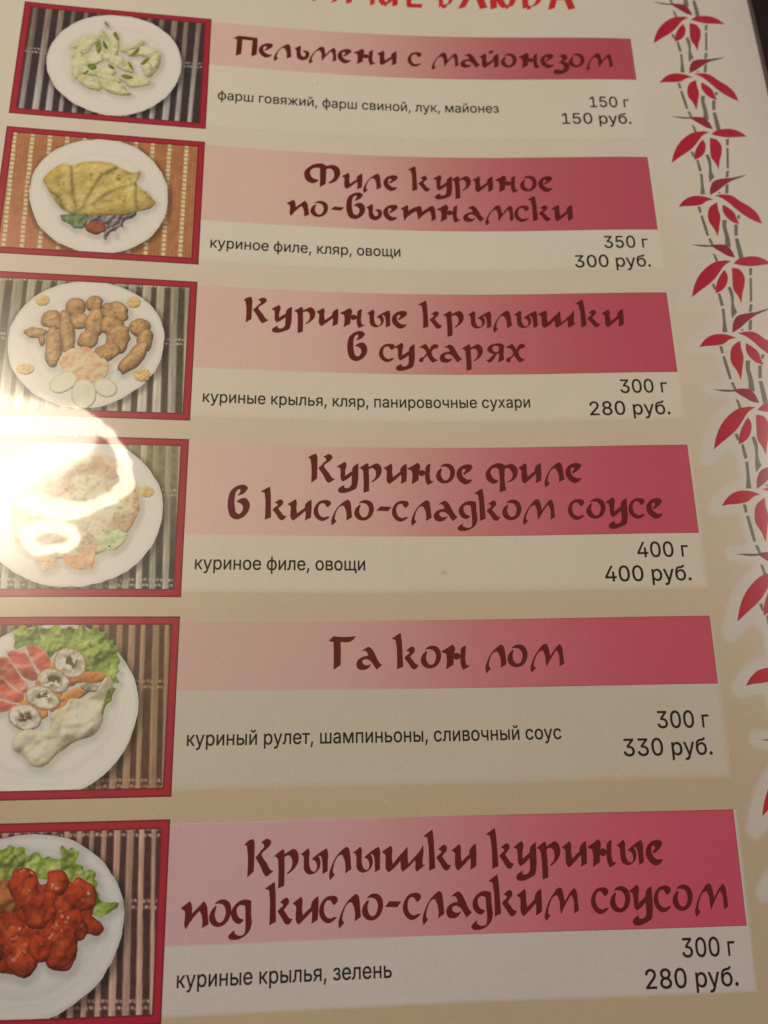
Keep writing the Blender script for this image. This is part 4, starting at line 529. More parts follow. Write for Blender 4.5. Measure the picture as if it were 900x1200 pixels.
FOOD = [
[
0,
"plate",
"plate",
"-5139 -1212 -5140 -1273 -5133 -1335 -5119 -1397 -5101 -1456 -5074 -1519 -5040 -1580 -4999 -1637 -4953 -1688 -4910 -1725 -4862 -1759 -4811 -1788 -4758 -1812 -4715 -1827 -4669 -1839 -4623 -1847 -4577 -1853 -4519 -1857 -4459 -1857 -4401 -1852 -4344 -1842 -4287 -1825 -4230 -1803 -4177 -1776 -4127 -1744 -4080 -1705 -4036 -1662 -3997 -1614 -3965 -1563 -3943 -1515 -3927 -1463 -3915 -1410 -3907 -1357 -3904 -1296 -3907 -1235 -3916 -1174 -3930 -1115 -3950 -1058 -3976 -1001 -4008 -947 -4043 -897 -4083 -851 -4127 -807 -4175 -767 -4225 -733 -4276 -706 -4330 -682 -4386 -664 -4442 -653 -4498 -650 -4554 -652 -4611 -660 -4665 -672 -4722 -691 -4779 -715 -4833 -744 -4883 -777 -4931 -816 -4977 -860 -5018 -908 -5053 -959 -5085 -1018 -5111 -1081 -5129 -1147"
],
[
0,
"dumpling",
"dumpling",
"-4658 -1570 -4655 -1563 -4655 -1554 -4657 -1544 -4659 -1535 -4666 -1522 -4676 -1511 -4688 -1500 -4700 -1489 -4712 -1477 -4724 -1466 -4736 -1455 -4749 -1445 -4763 -1436 -4778 -1429 -4794 -1422 -4809 -1415 -4823 -1410 -4836 -1404 -4850 -1400 -4864 -1397 -4874 -1396 -4884 -1396 -4895 -1396 -4904 -1398 -4913 -1400 -4921 -1402 -4929 -1405 -4934 -1410 -4936 -1417 -4937 -1425 -4935 -1434 -4934 -1442 -4929 -1454 -4921 -1466 -4912 -1476 -4902 -1486 -4890 -1498 -4877 -1509 -4863 -1519 -4849 -1529 -4835 -1541 -4820 -1552 -4805 -1563 -4789 -1572 -4775 -1578 -4760 -1582 -4744 -1586 -4729 -1587 -4719 -1587 -4709 -1587 -4699 -1585 -4689 -1583 -4680 -1581 -4671 -1578 -4663 -1575"
],
[
0,
"dumpling",
"dumpling",
"-4738 -1468 -4735 -1463 -4735 -1456 -4735 -1449 -4736 -1442 -4737 -1432 -4740 -1423 -4744 -1414 -4748 -1405 -4755 -1393 -4763 -1382 -4771 -1371 -4780 -1361 -4790 -1350 -4800 -1340 -4810 -1331 -4822 -1322 -4831 -1315 -4841 -1308 -4852 -1301 -4863 -1296 -4871 -1294 -4879 -1291 -4887 -1290 -4895 -1290 -4901 -1291 -4907 -1292 -4913 -1294 -4917 -1298 -4919 -1303 -4919 -1311 -4918 -1319 -4917 -1326 -4914 -1337 -4910 -1346 -4904 -1356 -4899 -1366 -4893 -1377 -4886 -1389 -4878 -1399 -4870 -1410 -4861 -1419 -4850 -1428 -4839 -1437 -4828 -1445 -4819 -1453 -4809 -1460 -4799 -1466 -4788 -1472 -4781 -1474 -4773 -1477 -4765 -1478 -4757 -1478 -4752 -1476 -4746 -1474 -4741 -1472"
],
[
0,
"dumpling",
"dumpling",
"-4801 -1209 -4802 -1192 -4802 -1174 -4802 -1156 -4804 -1139 -4807 -1125 -4810 -1111 -4814 -1098 -4819 -1084 -4823 -1073 -4827 -1061 -4832 -1051 -4839 -1043 -4845 -1039 -4852 -1036 -4859 -1034 -4864 -1034 -4872 -1039 -4877 -1050 -4882 -1063 -4886 -1075 -4891 -1090 -4894 -1107 -4897 -1123 -4899 -1140 -4901 -1159 -4903 -1178 -4904 -1197 -4904 -1216 -4903 -1234 -4901 -1252 -4897 -1270 -4894 -1288 -4891 -1303 -4888 -1318 -4884 -1332 -4879 -1346 -4874 -1356 -4870 -1365 -4864 -1374 -4857 -1379 -4851 -1380 -4845 -1381 -4838 -1380 -4833 -1379 -4826 -1373 -4821 -1362 -4818 -1349 -4814 -1338 -4809 -1324 -4804 -1311 -4800 -1298 -4798 -1284 -4797 -1266 -4798 -1247 -4800 -1228"
],
[
0,
"dumpling",
"dumpling",
"-4729 -1198 -4727 -1184 -4727 -1169 -4726 -1154 -4726 -1139 -4725 -1125 -4724 -1110 -4725 -1095 -4728 -1082 -4731 -1073 -4735 -1064 -4741 -1057 -4747 -1052 -4753 -1052 -4759 -1054 -4766 -1056 -4773 -1058 -4780 -1060 -4787 -1062 -4793 -1065 -4799 -1068 -4807 -1076 -4812 -1087 -4817 -1099 -4822 -1111 -4828 -1124 -4834 -1137 -4839 -1150 -4843 -1163 -4845 -1178 -4845 -1193 -4844 -1208 -4843 -1222 -4843 -1236 -4844 -1250 -4843 -1263 -4840 -1276 -4836 -1283 -4832 -1290 -4827 -1297 -4821 -1302 -4816 -1305 -4810 -1308 -4804 -1310 -4798 -1311 -4791 -1311 -4783 -1310 -4777 -1307 -4770 -1305 -4761 -1296 -4755 -1284 -4750 -1270 -4746 -1257 -4740 -1243 -4736 -1228 -4732 -1213"
],
[
0,
"dumpling",
"dumpling",
"-4615 -1399 -4609 -1394 -4602 -1390 -4595 -1386 -4590 -1381 -4588 -1371 -4591 -1358 -4597 -1345 -4602 -1332 -4608 -1320 -4614 -1307 -4621 -1295 -4628 -1284 -4637 -1274 -4646 -1264 -4656 -1255 -4666 -1246 -4675 -1237 -4685 -1227 -4695 -1218 -4706 -1212 -4714 -1210 -4724 -1209 -4733 -1210 -4741 -1212 -4748 -1215 -4753 -1220 -4759 -1225 -4764 -1231 -4769 -1237 -4774 -1245 -4778 -1252 -4781 -1259 -4781 -1272 -4778 -1284 -4773 -1297 -4767 -1310 -4761 -1322 -4754 -1334 -4746 -1346 -4738 -1357 -4730 -1367 -4721 -1377 -4712 -1386 -4703 -1395 -4694 -1403 -4684 -1410 -4674 -1417 -4664 -1423 -4653 -1430 -4640 -1437 -4629 -1442 -4621 -1442 -4618 -1435 -4618 -1423 -4618 -1410"
],
[
0,
"dumpling",
"dumpling",
"-4579 -1514 -4572 -1497 -4565 -1479 -4558 -1461 -4554 -1442 -4551 -1428 -4549 -1414 -4548 -1399 -4547 -1385 -4547 -1374 -4546 -1363 -4547 -1353 -4550 -1344 -4553 -1340 -4557 -1337 -4561 -1333 -4566 -1332 -4572 -1333 -4579 -1337 -4585 -1344 -4591 -1349 -4601 -1360 -4609 -1373 -4616 -1386 -4622 -1400 -4630 -1417 -4635 -1435 -4641 -1453 -4647 -1472 -4654 -1489 -4661 -1506 -4668 -1524 -4674 -1542 -4677 -1557 -4681 -1572 -4682 -1587 -4682 -1602 -4680 -1609 -4678 -1617 -4676 -1624 -4674 -1631 -4672 -1640 -4670 -1648 -4667 -1656 -4664 -1660 -4658 -1658 -4650 -1647 -4642 -1633 -4634 -1621 -4627 -1610 -4620 -1600 -4612 -1589 -4606 -1579 -4598 -1563 -4591 -1547 -4585 -1531"
],
[
0,
"dumpling",
"dumpling",
"-4490 -1479 -4489 -1460 -4490 -1441 -4492 -1423 -4495 -1404 -4498 -1390 -4500 -1377 -4504 -1363 -4510 -1351 -4514 -1345 -4518 -1339 -4523 -1333 -4529 -1328 -4533 -1324 -4539 -1321 -4544 -1318 -4549 -1318 -4555 -1322 -4559 -1331 -4563 -1342 -4566 -1353 -4571 -1367 -4574 -1381 -4576 -1396 -4578 -1410 -4579 -1428 -4579 -1446 -4578 -1463 -4578 -1481 -4579 -1499 -4580 -1517 -4580 -1535 -4579 -1553 -4576 -1567 -4574 -1581 -4570 -1595 -4565 -1608 -4561 -1617 -4558 -1626 -4553 -1634 -4547 -1640 -4542 -1643 -4537 -1644 -4531 -1645 -4526 -1645 -4520 -1641 -4515 -1631 -4512 -1620 -4509 -1609 -4505 -1594 -4502 -1579 -4501 -1563 -4499 -1547 -4496 -1530 -4493 -1513 -4491 -1496"
],
[
0,
"dumpling",
"dumpling",
"-4260 -1563 -4258 -1557 -4257 -1550 -4258 -1542 -4259 -1535 -4263 -1524 -4269 -1514 -4277 -1504 -4285 -1495 -4295 -1483 -4308 -1473 -4321 -1463 -4333 -1454 -4346 -1443 -4358 -1433 -4371 -1424 -4385 -1416 -4396 -1410 -4408 -1406 -4420 -1403 -4432 -1400 -4441 -1399 -4450 -1397 -4459 -1397 -4466 -1399 -4469 -1402 -4472 -1407 -4474 -1412 -4476 -1417 -4479 -1422 -4481 -1427 -4483 -1432 -4484 -1437 -4482 -1447 -4478 -1456 -4473 -1465 -4467 -1473 -4457 -1485 -4445 -1494 -4432 -1504 -4419 -1513 -4407 -1522 -4395 -1531 -4383 -1540 -4370 -1548 -4358 -1556 -4345 -1564 -4332 -1570 -4318 -1574 -4310 -1575 -4301 -1575 -4293 -1574 -4285 -1573 -4278 -1571 -4271 -1569 -4265 -1567"
],
[
0,
"dumpling",
"dumpling",
"-4221 -1444 -4220 -1439 -4219 -1433 -4220 -1428 -4221 -1422 -4225 -1415 -4232 -1409 -4240 -1403 -4249 -1398 -4257 -1392 -4266 -1386 -4276 -1381 -4286 -1377 -4296 -1374 -4306 -1372 -4317 -1371 -4328 -1369 -4338 -1367 -4348 -1364 -4359 -1362 -4369 -1361 -4377 -1362 -4386 -1362 -4394 -1364 -4401 -1368 -4405 -1371 -4408 -1376 -4410 -1381 -4412 -1386 -4413 -1391 -4413 -1397 -4412 -1403 -4411 -1409 -4406 -1416 -4399 -1422 -4391 -1428 -4383 -1433 -4374 -1439 -4364 -1445 -4355 -1450 -4345 -1454 -4335 -1458 -4324 -1461 -4313 -1463 -4302 -1466 -4290 -1469 -4279 -1473 -4267 -1476 -4256 -1476 -4249 -1474 -4242 -1471 -4236 -1467 -4231 -1463 -4227 -1459 -4225 -1454 -4222 -1449"
],
[
0,
"dumpling",
"dumpling",
"-4111 -1408 -4112 -1401 -4115 -1393 -4118 -1386 -4123 -1380 -4131 -1375 -4141 -1372 -4152 -1370 -4163 -1369 -4174 -1366 -4185 -1365 -4195 -1363 -4206 -1362 -4218 -1362 -4231 -1363 -4243 -1364 -4255 -1367 -4268 -1370 -4280 -1373 -4292 -1378 -4302 -1385 -4309 -1391 -4315 -1399 -4321 -1406 -4326 -1414 -4333 -1422 -4341 -1431 -4347 -1439 -4348 -1446 -4344 -1452 -4335 -1457 -4324 -1462 -4315 -1467 -4310 -1473 -4305 -1480 -4299 -1487 -4293 -1492 -4282 -1497 -4270 -1500 -4257 -1501 -4245 -1501 -4231 -1500 -4218 -1497 -4204 -1493 -4191 -1489 -4179 -1485 -4167 -1480 -4155 -1475 -4144 -1468 -4136 -1462 -4128 -1455 -4121 -1447 -4115 -1439 -4113 -1432 -4111 -1424 -4110 -1416"
],
[
0,
"dumpling",
"dumpling",
"-4109 -1273 -4113 -1258 -4117 -1243 -4122 -1228 -4129 -1215 -4134 -1206 -4140 -1198 -4147 -1190 -4154 -1182 -4160 -1176 -4165 -1170 -4172 -1165 -4178 -1162 -4184 -1162 -4190 -1162 -4195 -1163 -4200 -1166 -4205 -1172 -4208 -1180 -4210 -1191 -4212 -1200 -4214 -1213 -4214 -1226 -4214 -1239 -4214 -1252 -4213 -1267 -4212 -1282 -4210 -1297 -4207 -1312 -4204 -1327 -4200 -1343 -4195 -1358 -4188 -1373 -4183 -1382 -4176 -1391 -4169 -1399 -4162 -1407 -4156 -1416 -4150 -1424 -4143 -1432 -4136 -1436 -4129 -1437 -4123 -1438 -4116 -1437 -4111 -1435 -4105 -1428 -4102 -1417 -4101 -1404 -4100 -1391 -4099 -1378 -4098 -1364 -4098 -1350 -4098 -1336 -4100 -1320 -4102 -1304 -4105 -1288"
],
[
0,
"dumpling",
"dumpling",
"-4170 -1251 -4167 -1240 -4164 -1228 -4162 -1217 -4161 -1205 -4159 -1194 -4157 -1182 -4157 -1170 -4160 -1160 -4164 -1155 -4168 -1150 -4173 -1146 -4178 -1142 -4182 -1138 -4187 -1135 -4191 -1132 -4196 -1130 -4201 -1130 -4208 -1131 -4213 -1133 -4219 -1135 -4226 -1142 -4231 -1151 -4235 -1162 -4239 -1172 -4243 -1182 -4248 -1192 -4251 -1203 -4255 -1213 -4257 -1224 -4259 -1236 -4260 -1247 -4261 -1258 -4261 -1268 -4261 -1279 -4260 -1289 -4259 -1299 -4258 -1309 -4257 -1319 -4255 -1328 -4250 -1334 -4245 -1336 -4239 -1337 -4233 -1337 -4228 -1336 -4222 -1333 -4216 -1329 -4211 -1324 -4206 -1319 -4200 -1313 -4194 -1307 -4189 -1301 -4184 -1294 -4179 -1284 -4175 -1273 -4172 -1262"
],
[
0,
"dumpling",
"dumpling",
"-4380 -1249 -4382 -1242 -4383 -1235 -4386 -1229 -4389 -1224 -4398 -1219 -4411 -1220 -4426 -1222 -4439 -1225 -4454 -1227 -4468 -1230 -4482 -1234 -4496 -1239 -4511 -1243 -4526 -1248 -4540 -1254 -4554 -1260 -4568 -1267 -4581 -1274 -4594 -1282 -4606 -1291 -4615 -1299 -4624 -1308 -4632 -1316 -4639 -1326 -4645 -1335 -4652 -1344 -4657 -1353 -4657 -1360 -4651 -1364 -4640 -1365 -4628 -1366 -4617 -1368 -4611 -1373 -4605 -1378 -4599 -1383 -4593 -1387 -4578 -1388 -4562 -1383 -4546 -1376 -4530 -1369 -4515 -1364 -4499 -1360 -4484 -1354 -4469 -1347 -4456 -1340 -4444 -1331 -4432 -1322 -4420 -1313 -4409 -1305 -4397 -1297 -4387 -1288 -4381 -1277 -4380 -1271 -4379 -1264 -4379 -1256"
],
[
0,
"dumpling",
"dumpling",
"-4338 -1180 -4340 -1176 -4344 -1172 -4349 -1168 -4353 -1166 -4361 -1164 -4371 -1166 -4381 -1169 -4390 -1172 -4401 -1175 -4411 -1178 -4421 -1181 -4431 -1185 -4443 -1189 -4455 -1194 -4467 -1199 -4478 -1205 -4488 -1212 -4498 -1220 -4507 -1229 -4516 -1238 -4523 -1245 -4530 -1253 -4536 -1261 -4540 -1269 -4541 -1275 -4542 -1281 -4541 -1286 -4540 -1292 -4539 -1297 -4537 -1302 -4534 -1307 -4531 -1310 -4523 -1312 -4513 -1310 -4501 -1305 -4491 -1302 -4480 -1300 -4470 -1298 -4460 -1296 -4450 -1293 -4438 -1287 -4428 -1279 -4417 -1271 -4406 -1263 -4392 -1256 -4377 -1251 -4363 -1244 -4354 -1234 -4351 -1227 -4349 -1220 -4348 -1212 -4346 -1205 -4343 -1198 -4340 -1192 -4338 -1185"
],
[
0,
"dumpling",
"dumpling",
"-4497 -1155 -4499 -1148 -4502 -1140 -4505 -1133 -4509 -1127 -4516 -1118 -4525 -1111 -4535 -1104 -4545 -1099 -4562 -1093 -4582 -1091 -4602 -1090 -4621 -1090 -4639 -1089 -4657 -1088 -4675 -1089 -4693 -1090 -4710 -1091 -4726 -1093 -4743 -1096 -4759 -1100 -4774 -1103 -4791 -1106 -4804 -1111 -4811 -1119 -4811 -1125 -4807 -1133 -4804 -1141 -4803 -1148 -4805 -1156 -4808 -1163 -4812 -1170 -4813 -1177 -4807 -1185 -4795 -1191 -4780 -1196 -4765 -1200 -4749 -1206 -4733 -1211 -4716 -1214 -4700 -1216 -4681 -1217 -4663 -1216 -4644 -1215 -4626 -1213 -4608 -1212 -4591 -1210 -4574 -1208 -4557 -1205 -4541 -1202 -4526 -1199 -4512 -1193 -4502 -1185 -4500 -1178 -4498 -1171 -4497 -1163"
],
[
0,
"dumpling",
"dumpling",
"-4449 -1045 -4450 -1041 -4453 -1036 -4456 -1032 -4459 -1028 -4469 -1025 -4481 -1027 -4494 -1030 -4506 -1033 -4516 -1033 -4527 -1034 -4537 -1034 -4547 -1036 -4558 -1039 -4570 -1042 -4581 -1047 -4592 -1051 -4605 -1055 -4618 -1058 -4631 -1063 -4642 -1069 -4650 -1074 -4657 -1079 -4664 -1086 -4668 -1093 -4670 -1098 -4672 -1103 -4673 -1108 -4673 -1113 -4671 -1117 -4668 -1121 -4664 -1124 -4660 -1127 -4653 -1131 -4645 -1132 -4637 -1133 -4629 -1133 -4617 -1133 -4605 -1132 -4594 -1130 -4582 -1127 -4570 -1124 -4557 -1120 -4545 -1116 -4533 -1112 -4519 -1108 -4506 -1104 -4492 -1099 -4481 -1092 -4474 -1086 -4468 -1080 -4463 -1074 -4458 -1067 -4455 -1062 -4452 -1056 -4449 -1051"
],
[
0,
"dumpling",
"dumpling",
"-4616 -947 -4619 -940 -4625 -933 -4631 -927 -4637 -923 -4648 -921 -4660 -924 -4673 -928 -4686 -931 -4696 -932 -4707 -933 -4718 -934 -4728 -936 -4740 -941 -4752 -948 -4763 -956 -4774 -963 -4786 -971 -4798 -979 -4809 -987 -4819 -997 -4826 -1006 -4832 -1016 -4837 -1026 -4840 -1037 -4841 -1045 -4841 -1053 -4840 -1061 -4837 -1068 -4832 -1073 -4826 -1078 -4820 -1081 -4813 -1085 -4806 -1089 -4799 -1093 -4792 -1096 -4784 -1098 -4773 -1099 -4761 -1097 -4749 -1095 -4738 -1091 -4724 -1086 -4711 -1080 -4699 -1072 -4687 -1064 -4677 -1055 -4667 -1045 -4658 -1035 -4649 -1024 -4641 -1015 -4632 -1005 -4625 -994 -4620 -983 -4617 -974 -4615 -965 -4614 -955"
],
[
0,
"dumpling",
"dumpling",
"-4395 -934 -4395 -925 -4396 -916 -4397 -908 -4399 -902 -4408 -897 -4422 -897 -4436 -898 -4450 -900 -4465 -901 -4479 -904 -4494 -907 -4508 -910 -4523 -914 -4539 -919 -4555 -924 -4569 -931 -4582 -939 -4594 -948 -4605 -957 -4616 -968 -4623 -976 -4631 -985 -4637 -994 -4643 -1004 -4646 -1011 -4649 -1020 -4651 -1028 -4652 -1036 -4653 -1045 -4653 -1054 -4651 -1063 -4649 -1069 -4639 -1074 -4624 -1072 -4607 -1067 -4591 -1064 -4578 -1064 -4564 -1063 -4551 -1062 -4538 -1060 -4523 -1056 -4509 -1049 -4494 -1042 -4480 -1035 -4463 -1029 -4446 -1022 -4430 -1015 -4416 -1005 -4408 -996 -4401 -986 -4395 -975 -4392 -964 -4391 -957 -4392 -949 -4394 -941"
],
[
0,
"dumpling",
"dumpling",
"-4345 -919 -4347 -915 -4350 -911 -4354 -906 -4359 -903 -4367 -899 -4377 -897 -4388 -897 -4398 -896 -4409 -895 -4420 -895 -4431 -895 -4442 -895 -4454 -895 -4466 -895 -4479 -896 -4491 -897 -4503 -899 -4515 -902 -4526 -905 -4538 -910 -4545 -914 -4553 -918 -4560 -922 -4566 -928 -4571 -932 -4575 -937 -4578 -942 -4579 -947 -4578 -951 -4575 -956 -4572 -960 -4569 -963 -4561 -968 -4552 -970 -4542 -971 -4532 -972 -4520 -974 -4509 -974 -4497 -974 -4485 -973 -4472 -973 -4459 -973 -4446 -973 -4434 -971 -4424 -968 -4414 -964 -4404 -959 -4395 -954 -4388 -951 -4382 -946 -4376 -942 -4370 -938 -4362 -933 -4354 -929 -4348 -924"
],
[
0,
"dumpling",
"dumpling",
"-4178 -1074 -4179 -1068 -4181 -1063 -4184 -1058 -4187 -1054 -4195 -1048 -4206 -1044 -4218 -1042 -4229 -1040 -4243 -1037 -4258 -1035 -4273 -1034 -4288 -1034 -4305 -1034 -4321 -1036 -4338 -1038 -4355 -1041 -4371 -1043 -4387 -1046 -4402 -1048 -4418 -1052 -4431 -1056 -4444 -1059 -4456 -1064 -4465 -1072 -4469 -1077 -4473 -1083 -4476 -1089 -4477 -1095 -4473 -1100 -4464 -1104 -4454 -1108 -4444 -1111 -4436 -1116 -4428 -1120 -4420 -1124 -4412 -1127 -4397 -1130 -4382 -1132 -4367 -1132 -4352 -1132 -4335 -1133 -4318 -1132 -4301 -1131 -4284 -1129 -4269 -1126 -4254 -1123 -4240 -1119 -4226 -1114 -4215 -1110 -4203 -1107 -4193 -1102 -4185 -1095 -4183 -1090 -4180 -1085 -4178 -1079"
],
[
0,
"dumpling",
"dumpling",
"-4186 -1072 -4184 -1067 -4183 -1062 -4183 -1058 -4183 -1054 -4187 -1046 -4196 -1041 -4206 -1036 -4216 -1031 -4227 -1026 -4239 -1022 -4251 -1019 -4262 -1015 -4274 -1011 -4286 -1006 -4298 -1002 -4310 -999 -4322 -996 -4334 -994 -4346 -993 -4358 -995 -4364 -997 -4370 -1000 -4375 -1003 -4381 -1006 -4385 -1009 -4389 -1012 -4393 -1016 -4396 -1019 -4397 -1024 -4397 -1029 -4397 -1034 -4396 -1038 -4391 -1045 -4384 -1051 -4375 -1056 -4367 -1061 -4356 -1066 -4344 -1071 -4333 -1074 -4321 -1078 -4308 -1083 -4296 -1087 -4283 -1091 -4271 -1094 -4260 -1095 -4249 -1095 -4239 -1094 -4228 -1093 -4218 -1093 -4207 -1094 -4198 -1093 -4191 -1089 -4189 -1086 -4188 -1081 -4187 -1076"
],
[
0,
"dill",
"dill_sprig",
"-4704 -1475 -4698 -1484 -4692 -1493 -4685 -1500 -4678 -1503 -4673 -1498 -4669 -1488 -4665 -1476 -4662 -1465 -4657 -1445 -4655 -1423 -4657 -1402 -4664 -1383 -4668 -1377 -4673 -1371 -4677 -1366 -4681 -1363 -4685 -1367 -4688 -1377 -4691 -1390 -4693 -1401 -4699 -1420 -4704 -1440 -4707 -1458"
],
[
0,
"dill",
"dill_sprig",
"-4560 -1630 -4556 -1635 -4551 -1641 -4547 -1645 -4543 -1647 -4534 -1643 -4528 -1628 -4522 -1607 -4516 -1589 -4511 -1578 -4506 -1568 -4501 -1557 -4497 -1546 -4506 -1549 -4516 -1553 -4525 -1557 -4532 -1563 -4543 -1576 -4551 -1592 -4556 -1610"
],
[
0,
"dill",
"dill_sprig",
"-4652 -1772 -4646 -1768 -4640 -1764 -4634 -1759 -4630 -1754 -4622 -1742 -4616 -1729 -4611 -1715 -4607 -1701 -4614 -1704 -4620 -1708 -4626 -1712 -4631 -1716 -4640 -1728 -4645 -1741 -4649 -1757"
],
[
0,
"dill",
"dill_sprig",
"-4381 -1378 -4372 -1395 -4363 -1412 -4352 -1428 -4340 -1443 -4330 -1453 -4319 -1462 -4308 -1470 -4296 -1478 -4300 -1464 -4304 -1450 -4309 -1437 -4316 -1425 -4324 -1412 -4332 -1399 -4342 -1388 -4354 -1381 -4361 -1379 -4367 -1378 -4374 -1378"
],
[
0,
"dill",
"dill_sprig",
"-4283 -1278 -4276 -1292 -4269 -1306 -4261 -1320 -4252 -1332 -4242 -1345 -4230 -1356 -4218 -1367 -4205 -1377 -4207 -1364 -4210 -1352 -4213 -1339 -4218 -1327 -4224 -1314 -4230 -1301 -4239 -1290 -4249 -1282 -4257 -1279 -4265 -1278 -4274 -1278"
],
[
0,
"dill",
"dill_sprig",
"-4400 -1315 -4389 -1302 -4379 -1288 -4370 -1275 -4362 -1260 -4356 -1246 -4351 -1232 -4346 -1217 -4342 -1203 -4350 -1207 -4357 -1211 -4364 -1215 -4371 -1220 -4385 -1239 -4393 -1262 -4398 -1288"
],
[
0,
"dill",
"dill_sprig",
"-4576 -1244 -4567 -1242 -4558 -1239 -4549 -1235 -4542 -1230 -4534 -1223 -4527 -1213 -4521 -1203 -4516 -1192 -4525 -1193 -4534 -1194 -4543 -1196 -4550 -1200 -4559 -1208 -4566 -1218 -4572 -1231"
],
[
0,
"dill",
"dill_sprig",
"-4454 -1122 -4448 -1130 -4430 -1134 -4407 -1136 -4387 -1135 -4371 -1132 -4354 -1126 -4340 -1119 -4336 -1111 -4339 -1106 -4346 -1101 -4354 -1095 -4362 -1091 -4378 -1086 -4396 -1085 -4414 -1088 -4430 -1095 -4437 -1101 -4445 -1108 -4451 -1116"
],
[
0,
"dill",
"dill_sprig",
"-4765 -1213 -4755 -1222 -4736 -1230 -4715 -1233 -4699 -1230 -4691 -1221 -4684 -1209 -4680 -1196 -4680 -1185 -4687 -1175 -4700 -1166 -4715 -1160 -4727 -1158 -4741 -1166 -4754 -1182 -4764 -1200"
],
[
0,
"dill",
"dill_sprig",
"-4800 -1091 -4794 -1104 -4787 -1117 -4779 -1128 -4770 -1139 -4765 -1144 -4758 -1148 -4752 -1152 -4745 -1156 -4749 -1143 -4754 -1131 -4760 -1119 -4768 -1109 -4775 -1104 -4783 -1099 -4791 -1095"
],
[
0,
"dill",
"dill_sprig",
"-4644 -1528 -4637 -1518 -4630 -1507 -4624 -1497 -4618 -1486 -4610 -1468 -4604 -1450 -4599 -1432 -4594 -1413 -4603 -1419 -4611 -1425 -4619 -1432 -4626 -1439 -4636 -1458 -4641 -1480 -4644 -1503"
],
[
1,
"plate",
"plate",
"-5130 317 -5138 240 -5138 161 -5130 84 -5111 11 -5090 -41 -5063 -91 -5032 -138 -4997 -182 -4961 -217 -4920 -249 -4877 -278 -4833 -303 -4785 -324 -4734 -341 -4682 -354 -4630 -363 -4577 -368 -4524 -368 -4471 -365 -4419 -357 -4368 -345 -4318 -329 -4269 -308 -4224 -283 -4179 -250 -4138 -212 -4100 -170 -4066 -125 -4037 -82 -4010 -35 -3988 13 -3970 63 -3959 106 -3951 151 -3946 196 -3943 241 -3943 287 -3946 332 -3951 377 -3960 421 -3978 477 -4000 531 -4029 583 -4061 630 -4095 668 -4133 704 -4173 737 -4216 765 -4262 790 -4311 811 -4361 828 -4412 841 -4467 849 -4522 852 -4578 851 -4632 844 -4686 831 -4739 812 -4790 789 -4838 762 -4879 736 -4919 706 -4955 674 -4989 639 -5017 604 -5042 567 -5064 527 -5083 487 -5099 446 -5112 403 -5123 360"
],
[
1,
"cabbage",
"cabbage_salad",
"-4665 449 -4646 433 -4598 432 -4538 437 -4484 439 -4438 435 -4392 431 -4346 426 -4301 419 -4273 411 -4243 400 -4218 393 -4206 396 -4208 407 -4215 424 -4226 441 -4237 457 -4252 468 -4270 477 -4287 487 -4299 499 -4306 513 -4309 529 -4311 545 -4311 563 -4320 558 -4328 554 -4336 552 -4343 553 -4348 556 -4353 561 -4357 568 -4361 574 -4369 593 -4372 613 -4372 636 -4369 659 -4373 640 -4377 623 -4382 611 -4390 606 -4397 608 -4407 613 -4416 621 -4424 628 -4435 644 -4441 662 -4445 683 -4447 704 -4455 700 -4463 696 -4470 692 -4474 686 -4476 675 -4472 661 -4468 648 -4468 637 -4481 627 -4504 625 -4529 624 -4550 618 -4571 601 -4588 577 -4603 550 -4619 525 -4633 505 -4648 484 -4660 464"
],
[
1,
"salad",
"lettuce_piece",
"-4854 481 -4837 476 -4820 472 -4803 467 -4785 463 -4754 453 -4721 442 -4691 436 -4666 441 -4650 456 -4637 477 -4627 501 -4623 525 -4623 544 -4627 564 -4633 582 -4643 596 -4657 604 -4675 610 -4694 612 -4712 611 -4729 603 -4744 589 -4760 574 -4777 562 -4787 557 -4798 554 -4809 550 -4818 545 -4830 533 -4840 517 -4847 500"
],
[
1,
"tomato",
"tomato_slice",
"-4460 582 -4458 590 -4457 598 -4456 606 -4458 613 -4463 619 -4472 623 -4482 627 -4491 632 -4497 638 -4504 644 -4511 650 -4518 654 -4527 657 -4537 658 -4547 658 -4557 657 -4565 654 -4574 651 -4582 647 -4590 642 -4598 639 -4606 634 -4613 630 -4619 624 -4624 618 -4629 610 -4632 603 -4633 595 -4633 587 -4630 580 -4626 572 -4623 565 -4619 557 -4615 549 -4611 541 -4605 535 -4597 530 -4588 527 -4577 525 -4567 523 -4558 521 -4548 519 -4538 518 -4528 518 -4518 519 -4508 520 -4499 523 -4490 527 -4482 531 -4475 537 -4468 543 -4464 551 -4461 558 -4460 566 -4460 574"
],
[
1,
"omelette",
"omelette",
